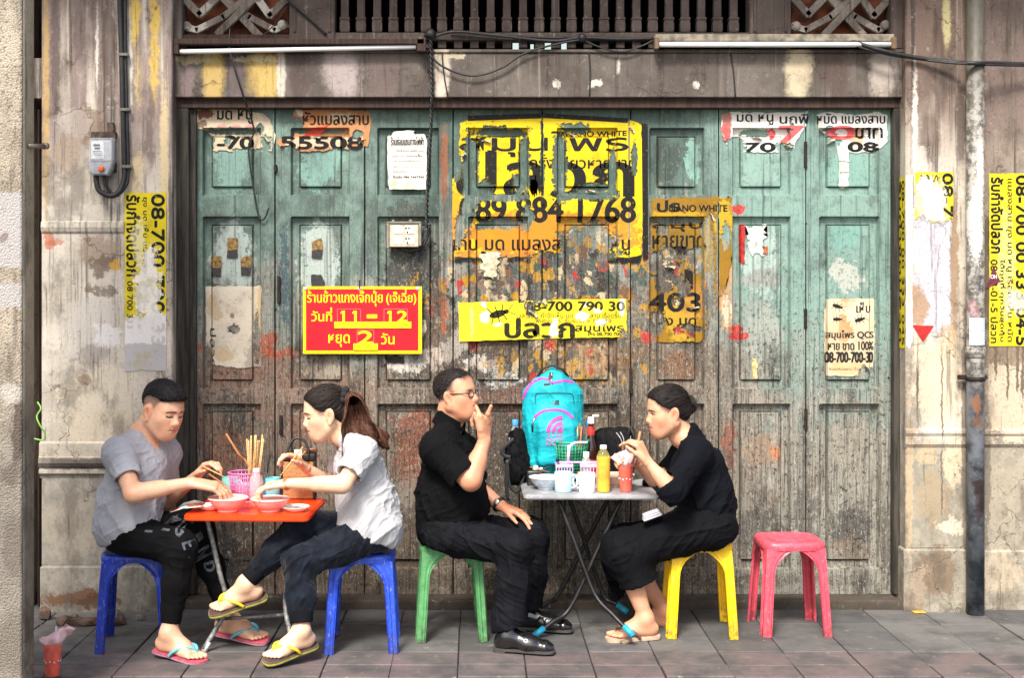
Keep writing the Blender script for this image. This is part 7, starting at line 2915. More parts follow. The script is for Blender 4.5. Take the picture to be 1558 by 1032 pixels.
# keep islands of yellow inside the panels by leaving holes only at their frames
big_holes[0] = (716, 270, 14, 70, dict(amp=16, soft=.06))
big_holes[1] = (852, 255, 12, 58, dict(amp=16, soft=.06))
big_holes += [(798, 250, 9, 56, dict(amp=12, soft=.06)), (758, 300, 46, 7, dict(amp=10, p=1, soft=.1)), (895, 297, 50, 7, dict(amp=10, p=1, soft=.1)), (735, 285, 16, 14), (932, 262, 7, 40, dict(amp=12)), (790, 278, 14, 14, dict(amp=20)), (905, 286, 30, 8, dict(amp=16))]
mats = poster_mats('yellow herb poster', DD, YEL, INK, big_holes,
                   [(830, 355, 170, 40, L(206, 126, 36), .9, dict(amp=26, soft=.3)), (700, 340, 30, 60, L(206, 130, 40), .6), (930, 345, 50, 40, L(200, 140, 50), .6), (760, 390, 80, 10, L(176, 110, 60), .7), (870, 345, 30, 20, L(150, 120, 40), .6)], crease=.3)
outl = jag([(700, 187), (712, 183), (824, 178), (960, 184), (976, 190), (979, 300), (976, 388), (960, 392), (830, 390), (692, 392), (686, 330), (690, 250), (700, 215)], 1.4, 6, 3)
_p = poster('wall_poster', 'large torn yellow poster with big black Thai words on the middle door leaves', 'poster', outl, pl_door, mats,
       [('สมุนไพร', (700, 200, 955, 238), .9), ('NANO WHITE', (862, 199, 953, 206.5), .5), ('ครั้งเดียวหายขาด', (806, 232, 968, 256), .4), ('ปลวก', (697, 230, 962, 300), 3.2), ('089 884 1768', (700, 300, 966, 338), 1.6), ('เก็บ มด แมลงสาบ ยุง หนู', (690, 356, 958, 388), .5)],
       True, at_door(830, 290), extra=[[(712, 176), (824, 172.5), (824, 180), (712, 184)], [(826, 172), (955, 180), (955, 187), (826, 179.5)], [(976, 188), (985, 188), (986, 392), (978, 396)], [(692, 393), (960, 393), (976, 389), (972, 400), (692, 400)]])
for q_ in ((740, 213, 8, 9, 0), (868, 202, 10, 9, 10), (962, 196, 7, 8, 40), (900, 292, 9, 7, 180), (704, 236, 6, 8, 300)):
 curl(_p, M_back, *q_, pl_door)
# --- second poster, darker, over leaf 6
mats = poster_mats('ochre poster', DD, L(150, 112, 26), INK,
                   [(980, 330, 12, 200, dict(amp=10)), (1078, 420, 10, 90, dict(amp=14)), (1030, 335, 46, 6, dict(amp=14)), (1015, 410, 24, 40, dict(amp=36)), (1060, 395, 22, 20, dict(amp=36)), (1092, 400, 3, 110, dict(amp=8)), (1040, 440, 14, 16, dict(amp=30)), (1000, 490, 14, 20), (1100, 480, 14, 40, dict(amp=26)), (1010, 350, 10, 9), (1000, 395, 12, 20, dict(amp=40)), (1050, 500, 24, 10, dict(amp=40)), (1075, 355, 8, 30, dict(amp=26)), (1030, 460, 10, 8, dict(amp=30)), (1104, 360, 6, 24, dict(amp=20))],
                   [(1100, 330, 16, 40, L(214, 176, 40), .7), (1030, 330, 50, 10, L(206, 166, 40), .6), (1030, 400, 40, 60, L(110, 92, 34), .6), (1035, 480, 30, 40, L(206, 170, 50), .6), (1060, 460, 30, 30, L(180, 130, 70), .5)], crease=.6)
outl = jag([(984, 304), (1050, 300), (1112, 300), (1116, 340), (1112, 400), (1104, 440), (1090, 470), (1066, 520), (1000, 522), (986, 470), (984, 380)], 2.0, 6, 8)
_p = poster('wall_poster', 'dull ochre torn poster with black remains of letters right of the large yellow poster', 'poster', outl, pl_door, mats,
       [('NANO WHITE', (1018, 312, 1106, 322), .5), ('ปร', (1000, 305, 1034, 322), 1.0), ('สมุน', (994, 336, 1070, 352), .7), ('หายขาด', (994, 358, 1074, 378), .5), ('ก', (1016, 376, 1052, 440), 3.0), ('403', (988, 446, 1066, 474), 1.4), ('ยุง มด', (1000, 484, 1060, 500), .5)], True, at_door(1040, 410))
for q_ in ((1020, 405, 9, 9, 0), (1060, 470, 9, 8, 160), (1085, 330, 7, 8, 60)):
 curl(_p, M_back, *q_, pl_door)
# --- yellow banner, straight strip in front
mats = poster_mats('bright yellow banner', DD, L(234, 218, 40, .85), L(40, 36, 16),
                   [(806, 470, 9, 12, dict(amp=26)), (826, 456, 14, 6, dict(amp=20)), (948, 508, 5, 14, dict(amp=10)), (795, 456, 8, 5, dict(amp=16))],
                   [(737, 482, 9, 10, L(240, 238, 228), .95, dict(amp=16)), (755, 492, 8, 4, L(240, 238, 228), .9), (738, 462, 5, 8, L(240, 238, 228), .9), (843, 500, 7, 16, L(238, 234, 214), .95, dict(amp=14), .9), (885, 482, 11, 8, L(240, 238, 228), .95, dict(amp=16), .9), (915, 490, 9, 6, L(240, 238, 228), .9, dict(amp=16), .9), (893, 463, 6, 4, L(240, 238, 228), .9), (946, 468, 4, 18, L(240, 238, 228), .9, dict(amp=6), .2), (718, 490, 3, 30, L(250, 244, 150), .6, dict(amp=4)), (908, 472, 8, 4, L(240, 238, 228), .9, dict(amp=16), .8)], crease=.25)
pf = pl_flat(DD - .004)
_p = poster('wall_banner', 'bright yellow banner strip with a beetle drawing and black telephone digits on the middle leaves', 'banner', jag([(697, 461), (718, 460), (797, 458), (850, 456), (953, 455), (953, 513), (850, 515), (718, 519), (699, 520)], .5, 7, 4), pf, mats,
       [('08-700 790 30', (798, 459, 950, 473), .9), ('เจลโกลด์ กำจัดเห็บ มด แมลงสาบ เรือดริ้น', (786, 473, 945, 484), 0), ('พิเศษสูตร  รับรองผล 700790', (815, 485, 930, 493), 0), ('ปลวก', (769, 485, 873, 514), 1.8), ('สมุนไพร', (875, 492, 948, 508), .5), ('โทร 08-700 700', (894, 505, 945, 511), .3)], False, at_door(825, 488),
       extra=bug(757, 478, 13, R(-16)))
for q_ in ((812, 476, 9, 9, 30), (826, 462, 8, 8, 200)):
 curl(_p, M_back, *q_, pf)
# --- torn white strips at the top corners
mats = poster_mats('torn cream poster', DD, L(222, 204, 172), INK,
                   [(350, 199, 46, 5, dict(amp=16)), (312, 215, 14, 16, dict(amp=20)), (405, 220, 10, 14, dict(amp=26)), (378, 228, 30, 4, dict(amp=16)), (342, 212, 6, 8), (398, 196, 6, 8)],
                   [(312, 172, 12, 8, L(110, 52, 34), .9), (308, 186, 8, 8, L(96, 70, 56), .8), (410, 180, 10, 20, L(170, 160, 140), .6)])
_p = poster('wall_poster', 'torn cream strip with black Thai letters at the top of the leftmost door leaf', 'poster', jag([(300, 165), (345, 166), (395, 170), (412, 182), (419, 206), (414, 230), (395, 229), (318, 229), (322, 206), (310, 196), (301, 194)], 1.6, 5, 5), pl_door, mats,
       [('มด หนู', (331, 168, 384, 188), .5), ('1-70', (316, 208, 384, 226), 1.5)], True, at_door(360, 198))
for q_ in ((352, 204, 9, 7, 0), (406, 210, 7, 8, 40)):
 curl(_p, M_back, *q_, pl_door)
b = B()
for cx in (338, 360, 380):
 fan(b, ring(cx, 194, 8, 5, 16, math.pi, 2 * math.pi), pl_door, True, .0012)
tag(b.build('paper_scrap', plain('pink printed paper', L(226, 160, 156), .7)), 'row of pink printed half rounds under the torn cream strip at top left', 'scrap')
mats = poster_mats('rusty torn poster', DD, L(196, 140, 92), INK,
                   [(482, 199, 46, 4, dict(amp=16)), (452, 190, 10, 10, dict(amp=20)), (440, 228, 12, 6), (520, 228, 26, 3, dict(amp=10)), (545, 205, 10, 6)],
                   [(520, 178, 26, 8, L(214, 196, 156), .8), (480, 217, 60, 9, L(214, 200, 170), .85, dict(amp=12, p=1)), (470, 178, 20, 10, L(196, 112, 62), .7), (455, 172, 6, 9, L(232, 226, 214), .9), (548, 180, 12, 10, L(190, 120, 70), .6)])
_p = poster('wall_poster', 'torn rusty orange strip with black digits 55508 atop the second door leaf', 'poster', jag([(447, 167), (500, 166), (562, 168), (565, 190), (560, 222), (520, 229), (430, 230), (420, 214), (446, 208), (448, 190)], 1.5, 5, 6), pl_door, mats,
       [('หัวแมลงสาบ', (461, 170, 561, 190), .5), ('55508', (428, 208, 551, 226), 1.7)], True, at_door(500, 198))
for q_ in ((478, 206, 10, 7, 0), (548, 214, 6, 7, 300)):
 curl(_p, M_back, *q_, pl_door)
b = B()
fan(b, jag([(460, 206), (470, 196), (502, 190), (486, 204), (474, 208)], .8, 4, 3), pl_door, True, .0016)
tag(b.build('paper_scrap', plain('red printed paper', L(206, 66, 44), .7)), 'red paper scrap on the rusty strip at the second door leaf', 'scrap')
mats = poster_mats('torn white poster', DD, L(230, 226, 218, .9), INK,
                   [(1150, 202, 26, 6, dict(amp=14)), (1120, 220, 16, 14, dict(amp=16)), (1195, 224, 16, 9, dict(amp=14)), (1205, 196, 5, 10), (1108, 228, 10, 8)],
                   [(1105, 186, 9, 20, L(176, 84, 56), .85), (1104, 205, 7, 16, L(196, 70, 60), .8)])
_p = poster('wall_poster', 'torn white strip with Thai letters above 70, atop the seventh door leaf', 'poster', jag([(1098, 176), (1110, 170), (1170, 172), (1228, 170), (1226, 190), (1212, 212), (1206, 230), (1180, 231), (1112, 231), (1104, 222), (1098, 200)], 1.3, 5, 7), pl_door, mats,
       [('มด หนู', (1121, 174, 1176, 190), .4), ('นกพิ', (1186, 174, 1230, 188), .4), ('70', (1134, 217, 1180, 230), 1.4)], True, at_door(1160, 200))
for q_ in ((1152, 208, 10, 8, 0), (1200, 220, 7, 8, 20)):
 curl(_p, M_back, *q_, pl_door)
mats = poster_mats('torn white poster right', DD, L(232, 228, 220, .9), INK,
                   [(1266, 212, 18, 12, dict(amp=12)), (1250, 222, 10, 12), (1262, 196, 8, 5, dict(amp=10))],
                   [(1306, 208, 12, 18, L(206, 150, 84), .7), (1245, 190, 5, 8, L(196, 170, 140), .6)])
_p = poster('wall_poster', 'torn white strip with a red zero above 08, atop the last door leaf', 'poster',
       [jag([(1242, 174), (1262, 170), (1300, 175), (1336, 170), (1349, 174), (1350, 215), (1334, 231), (1290, 232), (1282, 222), (1262, 206), (1246, 196)], 1.2, 5, 8)], pl_door, mats,
       [('หมัด แมลงสาบ', (1243, 172, 1346, 188), .4), ('บาท', (1304, 194, 1342, 210), .8), ('08', (1292, 216, 1336, 230), 1.6)], True, at_door(1296, 200))
for q_ in ((1264, 214, 9, 8, 320),):
 curl(_p, M_back, *q_, pl_door)
M_redpr = plain('red printed digits', L(226, 96, 96), .6, var=.2)
items = []
for t_, bx in (('9', (1098, 190, 1110, 214)), ('7', (1186, 192, 1222, 216)), ('9', (1170, 196, 1180, 212)), ('0', (1262, 192, 1302, 211))):
 lettering(items, t_, bx, None, 1.6)
for lab, sel in (('red digits printed on the torn strip at the top of the seventh door leaf', items[:15]), ('red zero printed on the torn strip at the top of the last door leaf', items[15:])):
 b = B()
 for pv, fs, o2, mi in sel:
  pv, fs = cut_lines(pv, fs)
  b._add([pl_door(px, py, .0016 + o2) for px, py in pv], fs)
 if sel:
  tag(b.build('printed_digits', M_redpr), lab, 'print')
b = B()
fan(b, jag([(1274, 222), (1290, 222), (1294, 245), (1291, 282), (1284, 287), (1277, 282), (1278, 250)], 1.0, 5, 12), pl_door, True, .0022)
tag(b.build('paper_strip', poster_mats('hanging paper', DD, L(228, 222, 208, .9), INK, (), [(1283, 246, 14, 1.2, INK, .8, dict(amp=6)), (1285, 262, 12, 1.0, INK, .7, dict(amp=6)), (1280, 270, 1, 14, INK, .5, dict(amp=6))])[0]), 'narrow white paper strip hanging down the top panel of the last door leaf', 'scrap')
# --- QCS paper with insects, plain old paper, white notice
mats = poster_mats('stained insect leaflet', DD, L(222, 206, 172), L(44, 40, 36),
                   [(1318, 566, 12, 8, dict(amp=14)), (1256, 462, 5, 9)],
                   [(1286, 490, 12, 40, L(196, 130, 62), .75, dict(amp=30)), (1272, 520, 20, 40, L(196, 170, 130), .5), (1292, 560, 34, 10, L(206, 160, 90), .5), (1300, 472, 26, 14, L(232, 222, 196), .6)], crease=.3)
_p = poster('wall_poster', 'stained cream leaflet with insect drawings and the letters QCS on the last door leaf', 'poster', jag([(1256, 455), (1332, 454), (1333, 540), (1328, 571), (1290, 573), (1259, 572), (1256, 500)], .9, 6, 9), pl_door, mats,
       [('เห็บ', (1304, 460, 1326, 476), .4), ('สมุนไพร QCS', (1258, 503, 1331, 518), .5), ('หาย ขาด 100%', (1261, 520, 1331, 533), .5), ('08-700-700-30', (1257, 536, 1330, 552), .9), ('รับประกันผลงาน ทั่วประเทศ', (1262, 558, 1322, 564), 0)], True, at_door(1294, 514),
       extra=bug(1274, 466, 7, .3) + bug(1274, 486, 6, 0) + bug(1308, 487, 7, -.3))
for q_ in ((1318, 560, 8, 8, 200),):
 curl(_p, M_back, *q_, pl_door)
mats = poster_mats('old whitened paper', DD, L(216, 206, 186), L(60, 56, 52),
                   [(390, 520, 6, 40, dict(amp=16)), (316, 545, 6, 20, dict(amp=16)), (355, 500, 10, 8, dict(amp=30)), (330, 560, 24, 4, dict(amp=12))],
                   [(326, 470, 14, 24, L(176, 150, 110), .6, dict(amp=50)), (385, 540, 14, 24, L(150, 140, 128), .7, dict(amp=40)), (340, 540, 20, 12, L(190, 160, 110), .6, dict(amp=40)), (394, 490, 4, 60, L(206, 170, 110), .7, dict(amp=12)), (352, 480, 4, 4, L(120, 84, 40), .8, dict(amp=12))], crease=.5)
poster('wall_poster', 'bare stained whitish paper low on the leftmost door leaf', 'poster', jag([(311, 436), (398, 435), (397, 500), (398, 558), (360, 561), (313, 559)], .9, 6, 10), pl_door, mats, [('ปลวก', (318, 500, 328, 560), .2, -90)], True, at_door(355, 498))
mats = poster_mats('white notice', DD, L(232, 228, 216, .92), L(40, 38, 38), [(640, 202, 9, 3, dict(amp=8)), (592, 202, 5, 5, dict(amp=8))], [(600, 282, 4, 10, L(206, 170, 110), .7, dict(amp=10)), (620, 282, 6, 8, L(214, 190, 140), .6, dict(amp=10)), (632, 284, 4, 8, L(214, 190, 140), .6, dict(amp=10)), (596, 250, 4, 40, L(200, 190, 170), .5)], crease=.1)
poster('notice_sheet', 'white typed notice sheet on the upper panel of the third door leaf', 'notice', jag([(589, 208), (600, 200), (625, 198), (646, 204), (650, 215), (648, 288), (592, 288), (590, 250)], .6, 6, 11), pl_flat(DD - .002), mats,
       [('ร้านซ่อมแซมทางไฟฟ้า', (595, 208, 645, 221), .3), ('เปิดรับสมัคร พนักงานใหม่', (603, 227, 645, 231), 0), ('รายได้ดี มีที่พักให้ฟรี', (598, 235, 642, 239), 0), ('สนใจติดต่อที่ร้านได้ทุกวัน', (600, 243, 645, 247), 0), ('ตั้งแต่เวลาเช้าถึงค่ำ', (599, 252, 644, 255), 0), ('วันจันทร์ถึงเสาร์', (598, 259, 622, 263), 0), ('ติดต่อ 086 7667345', (598, 267, 645, 271), .2)], False, at_door(620, 245))
# --- small burnt stickers
M_st1 = plain('brown gold sticker', L(150, 116, 58), .6, var=.4, scale=60)
M_st2 = plain('dark sticker foot', L(50, 46, 50), .6, var=.3, scale=60)
for px, py, lab, a in ((353, 376, 'uppermost of three brown and black stickers on the leftmost door leaf', 0), (328, 403, 'left one of three brown and black stickers on the leftmost door leaf', 1), (374, 402, 'right one of three brown and black stickers on the leftmost door leaf', 2), (482, 376, 'single gold and black sticker on the second door leaf', 3)):
 r_ = thing('sticker', lab, 'sticker', at_door(px, py), 0, 'brown and black stickers on the left leaves')
 bpy.context.view_layer.update()
 b = B()
 fan(b, jag([(px - 8, py - 14 + 2 * a), (px + 8, py - 14), (px + 8, py + 4), (px - 8, py + 4)], .8, 5, a), pl_door, True)
 b.build('picture', M_st1, r_)
 b = B()
 fan(b, jag([(px - 8, py + 4.5), (px + 8, py + 4.5), (px + 7, py + 17), (px - 8, py + 17)], .7, 5, a + 5), pl_door, True)
 b.build('foot', M_st2, r_)
b = B()
fan(b, jag([(472, 418), (488, 418), (494, 430), (492, 440), (474, 440)], .8, 5, 2), pl_door, True)
tag(b.build('sticker', M_st2), 'dark torn sticker just above the red sign on the second door leaf', 'sticker')
for i, (px, py, w, h, c, lab) in enumerate(((1149, 562, 4, 16, L(226, 206, 140), 'pale yellow paper tab at the foot of the middle panel of the seventh leaf'), (1166, 381, 4, 6, L(206, 112, 60), 'orange paper bit on the seventh door leaf'), (1152, 366, 14, 22, L(232, 230, 222, .9), 'white torn paper patch at the top of the middle panel of the seventh leaf'),
                                             (1130, 372, 4, 30, L(206, 40, 38), 'upright red paper strip on the seventh door leaf'), (600, 548, 16, 6, L(36, 34, 34), 'black sticker below the red sign'), (640, 500, 8, 14, L(190, 180, 160), 'grey paper bit right of the red sign'), (745, 402, 15, 20, L(226, 206, 170), 'cream torn paper on the fourth door leaf over the yellow banner'))):
 b = B()
 fan(b, jag([(px - w, py - h), (px + w, py - h), (px + w * .8, py + h), (px - w * .7, py + h * .9)], min(w, h) * .3, 4, i + 30), pl_door, True, .001)
 tag(b.build('paper_scrap', plain('scrap ' + lab[:18], c, .75, var=.3)), lab, 'scrap')
# --- vertical yellow bills on the pilasters
for D, x0, x1, y0, y1, lab, tx, holes, st_ in (
 (DW, 190, 253, 293, 565, 'tall yellow bill bleached white below with sideways letters on the left pilaster', [('08-700 790 333', (231, 296, 250, 545), 1.0, -90), ('รับกำจัดปลวก', (193, 297, 213, 420), .9, -90), ('ยุง มด เห็บ แมลงสาบ เรือดริ้น', (216, 300, 228, 470), .2, -90), ('08 700 333', (194, 428, 202, 500), .3, -90), ('รับประกันคุณภาพ', (206, 430, 218, 500), .1, -90)],
     [(225, 566, 40, 2, dict(amp=6))], [(226, 440, 22, 70, L(236, 234, 226, .95), .95, dict(amp=30), .8), (221, 528, 40, 50, L(226, 224, 220, .9), 1, dict(amp=10, p=1, soft=.1, rag=.4), .75), (220, 545, 40, 22, L(190, 188, 190), .9, dict(amp=8, p=1, soft=.1, rag=.3), .9), (212, 370, 12, 40, L(240, 236, 200), .6, dict(amp=30), .5)]),
 (DW, 1392, 1450, 262, 345, 'peeling remnant of a yellow bill high on the right pilaster', [('08-7', (1434, 264, 1449, 330), 1.0, -90), ('ร', (1400, 266, 1414, 284), .8, -90), ('รับกำ', (1418, 266, 1430, 320), .2, -90)],
     [(1400, 345, 10, 16), (1440, 340, 12, 8), (1420, 342, 20, 6)], [(1416, 306, 26, 40, L(228, 224, 212, .95), .95, dict(amp=26), .7), (1400, 320, 8, 30, L(214, 190, 140), .7)]),
 (DR, 1505, 1590, 264, 527, 'tall yellow bill with sideways black letters and digits at the right edge', [('08-700 00 333 04-5', (1546, 267, 1562, 525), 1.0, -90), ('รับกำจัดปลวก', (1508, 270, 1526, 385), .9, -90), ('แมลงสาบ ยุง มด หนู เรือด เห็บ หมัด', (1530, 272, 1542, 520), .2, -90), ('08 33-01-5 ปลวก', (1507, 395, 1518, 522), .4, -90), ('ได้ทุกที่ ทุกวันสุดคุ้ม', (1520, 395, 1530, 520), .3, -90)],
     [], [(1530, 400, 14, 90, L(240, 234, 150), .6), (1548, 460, 20, 20, L(232, 230, 210), .7, dict(amp=30), .5)])):
 mats = poster_mats('yellow bill %d' % x0, D, L(232, 212, 34, .82), INK, holes, st_, crease=.15)
 poster('wall_bill', lab, 'bill', jag([(x0, y0), (x1, y0), (x1, y1), (x0, y1)], .5, 8, x0), pl_flat(D - .001), mats, tx, False, P((x0 + x1) / 2, (y0 + y1) / 2, D), 'tall yellow bills')
# the bill folded round the inner edge of the right pilaster
XR = xat(1378, DW) - .0025
pr = lambda px, py, off: Vector((XR - off, DW + .004 + (1379 - px) * .0095, H - (py - VY) * (DW + .045) / F))
mats = poster_mats('reveal bill', DW, L(226, 208, 24), INK, (), (), crease=.2)
poster('wall_bill', 'narrow yellow bill on the inner reveal of the right pilaster beside the door jamb', 'bill', jag([(1369.5, 270), (1378.6, 270), (1378.6, 530), (1369.5, 530)], .3, 8, 2), pr, mats, [('08-700 00 333 045', (1374, 275, 1378, 525), .2, -90), ('รับกำจัดปลวก', (1370, 275, 1373.5, 520), .2, -90)], False, P(1374, 400, DW), 'tall yellow bills')
b = B()
fan(b, jag([(1379, 268), (1388, 264), (1388, 520), (1384, 530), (1379, 525)], .6, 8, 5), pl_flat(DW), False)
tag(b.build('paper_strip', poster_mats('white folded edge', DW, L(230, 228, 222, .95), INK, (), [(1383, 440, 3, 40, L(176, 160, 130), .7)])[0]), 'white folded paper edge on the front corner of the right pilaster', 'scrap')
for pts, D, c, lab, tx in (([(1388, 495), (1421, 496), (1404, 521)], DW, L(196, 36, 32), 'red triangle sticker pointing down on the right pilaster', None), ([(1500, 440), (1511, 406), (1522, 428)], DR - .004, L(112, 40, 66), 'dark purple triangle sticker at the edge of the far right yellow bill', ('OH', (1507, 418, 1516, 424)))):
 r_ = thing('sticker', lab, 'sticker', P(pts[0][0], pts[0][1], D))
 bpy.context.view_layer.update()
 b = B()
 fan(b, jag(pts, .4, 5, 4), pl_flat(D - .001), False)
 b.build('paper', plain('sticker ' + lab[:12], c, .5, var=.2), r_)
 if tx:
  items = []
  lettering(items, tx[0], tx[1], None, .2)
  flush(items, pl_flat(D - .002), 'lettering', M_white, r_)

# --- the red sign
sg = thing('shop_sign', 'red and yellow enamel sign with Thai words and numbers hanging on the door', 'sign', P(551, 488, DD - .03))
bpy.context.view_layer.update()
DS = DD - .030
g = G('yellow sign paint')
n = g.noise(16, 5, .6)
M_sy = g.set(col=g.mix(n.ss(.3, .7), L(252, 222, 20, .95), L(244, 208, 10, .95)), rough=.35, spec=.4)
g = G('red sign paint')
n = g.noise(9, 5, .6)
M_sr = g.set(col=g.mix(n.ss(.35, .7), L(232, 24, 40, .95), L(220, 16, 34, .95)), rough=.3, spec=.4)
b = B()
zbox(b, 461, 642, 436, 539, DS, DS + .008, .002)
b.build('board', M_sy, sg)
b = B()
zbox(b, 465.5, 636.5, 440, 533.5, DS - .0012, DS + .001, 0)
b.build('red_panel', M_sr, sg)
b = B()
zbox(b, 508.5, 626, 489.8, 500, DS - .007, DS, .0015)
b.build('number_rail', M_sy, sg)
b = B()
zbox(b, 537.5, 575, 523, 533.2, DS - .007, DS, .0015)
b.build('number_rail', M_sy, sg)
items = []
for t_ in (('ร้านข้าวแกงเจ๊กปุ้ย', (467.5, 442, 582, 466), .35), ('(เจ๊เฉี่ย)', (588, 440, 633, 464), .35), ('วันที่', (474, 468, 505, 489), .4), ('หยุด', (500, 509, 532, 528), .35), ('วัน', (580, 507, 600, 524), .35)):
 lettering(items, *t_[:2], None, t_[2])
flush(items, pl_flat(DS - .0006), 'lettering', M_sy, sg)
items = []
b = B()
for t_, bx in (('1', (518, 473, 526, 489.6)), ('1', (536, 473, 544, 489.6)), ('1', (589, 473, 597, 489.6)), ('2', (605, 473, 619, 489.6)), ('2', (545, 504, 567, 523)), ('-', (559, 479, 573, 484))):
 if t_ == '1':                                    # the printed figure one has a foot serif and a flag
  x0, y0, x1, y1 = bx
  items.append(([(x0 + 2, y0), (x1 - 1.2, y0), (x1 - 1.2, y1), (x0 + 3, y1), (x0 + 3, y0 + 4), (x0, y0 + 4.5), (x0, y0 + 3)], [(0, 1, 2, 3, 4, 5, 6)], .0006, 0))
 else:
  lettering(items, t_, bx, None, 1.0)
flush(items, pl_flat(DS - .0008), 'numerals', M_sy, sg)
b = B()
for x0, x1, y0, y1 in ((513, 549, 470, 489), (584, 620, 470, 489), (543, 569, 502, 523)):
 for s_ in ((x0, x0 + .5, y0, y1), (x1 - .5, x1, y0, y1), (x0, x1, y0, y0 + .5)):
  zbox(b, *s_, DS - .0022, DS - .0014, 0)
b.build('card_outline', plain('pale outline', L(236, 150, 150), .5), sg)
for px, py in ((465, 439), (547, 439), (635.5, 439)):
 c = P(px, py, DS - .002)
 b = B()
 b.lathe([(.011, 0), (.010, .002), (.004, .003)], n=14, M=basis(Vector((1, 0, 0)), Vector((0, 0, 1)), Vector((0, -1, 0)), c))
 b.build('grommet', plain('pale grommet', L(226, 206, 200), .4), sg)
b = B()
zbox(b, 546, 548, 426, 439, DS - .006, DS - .003, 0)
b.build('nail', M_iron, sg)

# ------------------------------------------------------------------ electrics
M_cab = plain('black cable', (.014, .014, .015), .55, var=.3)
sb = thing('socket_box', 'cream electric socket box with four round sockets on the third door leaf', 'socket', P(614, 358, DD))
bpy.context.view_layer.update()
b = B()
zbox(b, 592, 637, 341, 376, DD - .055, DD + .01, .004)
b.build('box', plain('cream enamel', L(206, 198, 176), .45, dirt=.3), sb)
b = B()
for s_ in ((588, 592, 338, 378), (637, 641, 338, 374), (588, 641, 337, 340), (596, 600, 334, 338), (622, 627, 334, 338)):
 zbox(b, *s_, DD - .062, DD - .02, .002)
b.build('cover_frame', plain('grey metal cover', L(150, 146, 132), .4, .4, dirt=.3), sb)
for cx in (606, 624):
 for cy in (350, 366):
  b = B()
  zbox(b, cx - 7, cx + 7, cy - 6, cy + 6, DD - .059, DD - .054, .003)
  sp = b.build('socket_plate', plain('white socket plate', L(236, 232, 222, .95), .35), sb)
  if cx == 606:
   continue
  b = B()
  for dx, dy in ((-2, -3), (2.2, -3), (0, 3.2)):
   c = P(cx + dx - 4, cy + dy, DD - .0592)
   b.lathe([(.0052, 0), (.0052, .001)], n=8, M=basis(Vector((1, 0, 0)), Vector((0, 0, 1)), Vector((0, -1, 0)), c))
  b.build('socket_hole', M_black, sp)


def cable(label, pts, r=.006, D=DL - .03, name='cable', n=8):
 b = B()
 b.tube(spline([P(p[0], p[1], p[2] if len(p) > 2 else D) for p in pts], 6), r, n)
 return tag(b.build(name, M_cab), label, 'cable')


# twisted pair down to the socket box
b = B()
for ph in (0, math.pi):
 pts = []
 for k in range(161):
  t = k / 160
  px, py = 655 - 3 * t + 3 * math.sin(t * 5), 52 + 294 * t
  D = DL - .035 if py < 150 else DL - .035 + min(1, (py - 150) / 20) * .03
  c = P(px, py, D)
  a = k * .75 + ph
  pts.append(c + Vector((math.cos(a) * .0055, math.sin(a) * .0055, 0)))
 b.tube(pts, .0052, 7)
tag(b.build('twisted_cable', M_cab), 'twisted black cable hanging down the door to the socket box', 'cable')
cable('short black cable looping under the socket box', [(652, 345, DD - .02), (650, 362, DD - .015), (640, 376, DD - .02), (622, 382, DD - .02), (606, 374, DD - .03)], .008)
cable('long black cable sagging from the cable bundle to the right lamp', [(648, 60), (690, 48), (760, 54), (840, 62), (885, 57), (940, 59), (1000, 58)], .008)
cable('upper black cable running straight along the balusters', [(684, 46), (760, 52), (830, 57), (886, 56), (990, 59)], .006, DL - .015)
cable('black cable sagging low over the middle of the beam', [(652, 70), (665, 95), (700, 112), (730, 114), (765, 102), (800, 80), (850, 66), (885, 60)], .0055)
cable('black cable drooping between the bundle and the lamp at right', [(886, 60), (920, 74), (950, 78), (980, 68), (995, 60)], .005)
cable('thick black cable running off to the right over the drainpipe', [(1290, 60, DL - .05), (1340, 76, DW - .03), (1400, 88, DW - .03), (1450, 94, DW - .06), (1483, 96, DW - .12), (1520, 96, DW - .06), (1600, 99, DW - .03)], .011)
cable('second black cable beside the thick one at the right', [(1260, 55, DL - .04), (1330, 78, DW - .02), (1400, 90, DW - .025), (1470, 97, DW - .11), (1600, 101, DW - .02)], .006)
cable('thin black wire from the lamp down over the left door leaf', [(350, 40, DL - .02), (350, 78, DL - .05), (365, 130, DL - .03), (386, 195, DD - .02), (378, 225, DD - .01), (386, 290, DD - .015), (394, 330, DD - .02), (402, 333, DD - .02), (409, 316, DD - .03)], .0045)
cable('thin black wire at the top of the post left of the balusters', [(430, -6), (460, 18), (480, 36), (497, 52)], .006, DL - .02)
cable('thin wire crossing the left lattice', [(438, 8), (418, 36), (398, 56)], .003, DL + .0)
cable('thin dark crack wire down the beam right of the twisted cable', [(672, 74), (675, 110), (681, 146)], .0035, DL - .006)
cable('thin dark wire down the middle of the beam', [(896, 76), (898, 110), (897, 146)], .004, DL - .006)
cable('thin dark wire down the right part of the beam', [(1112, 82), (1116, 110), (1119, 148)], .004, DL - .006)
cable('short dark wires beside the twisted cable', [(645, 62), (648, 90), (652, 110)], .005, DL - .03)
b = B()
b.lathe([(.02, -.02), (.034, -.012), (.030, .012), (.012, .03)], n=10, M=Matrix.Translation(P(655, 52, DL - .03)))
b.lathe([(.01, -.02), (.024, -.012), (.022, .012), (.01, .02)], n=10, M=Matrix.Translation(P(886, 57, DL - .03)) @ Matrix.Rotation(1.3, 4, 'Y'))
tag(b.build('cable_joint', M_cab), 'taped black cable knots over the beam', 'cable')
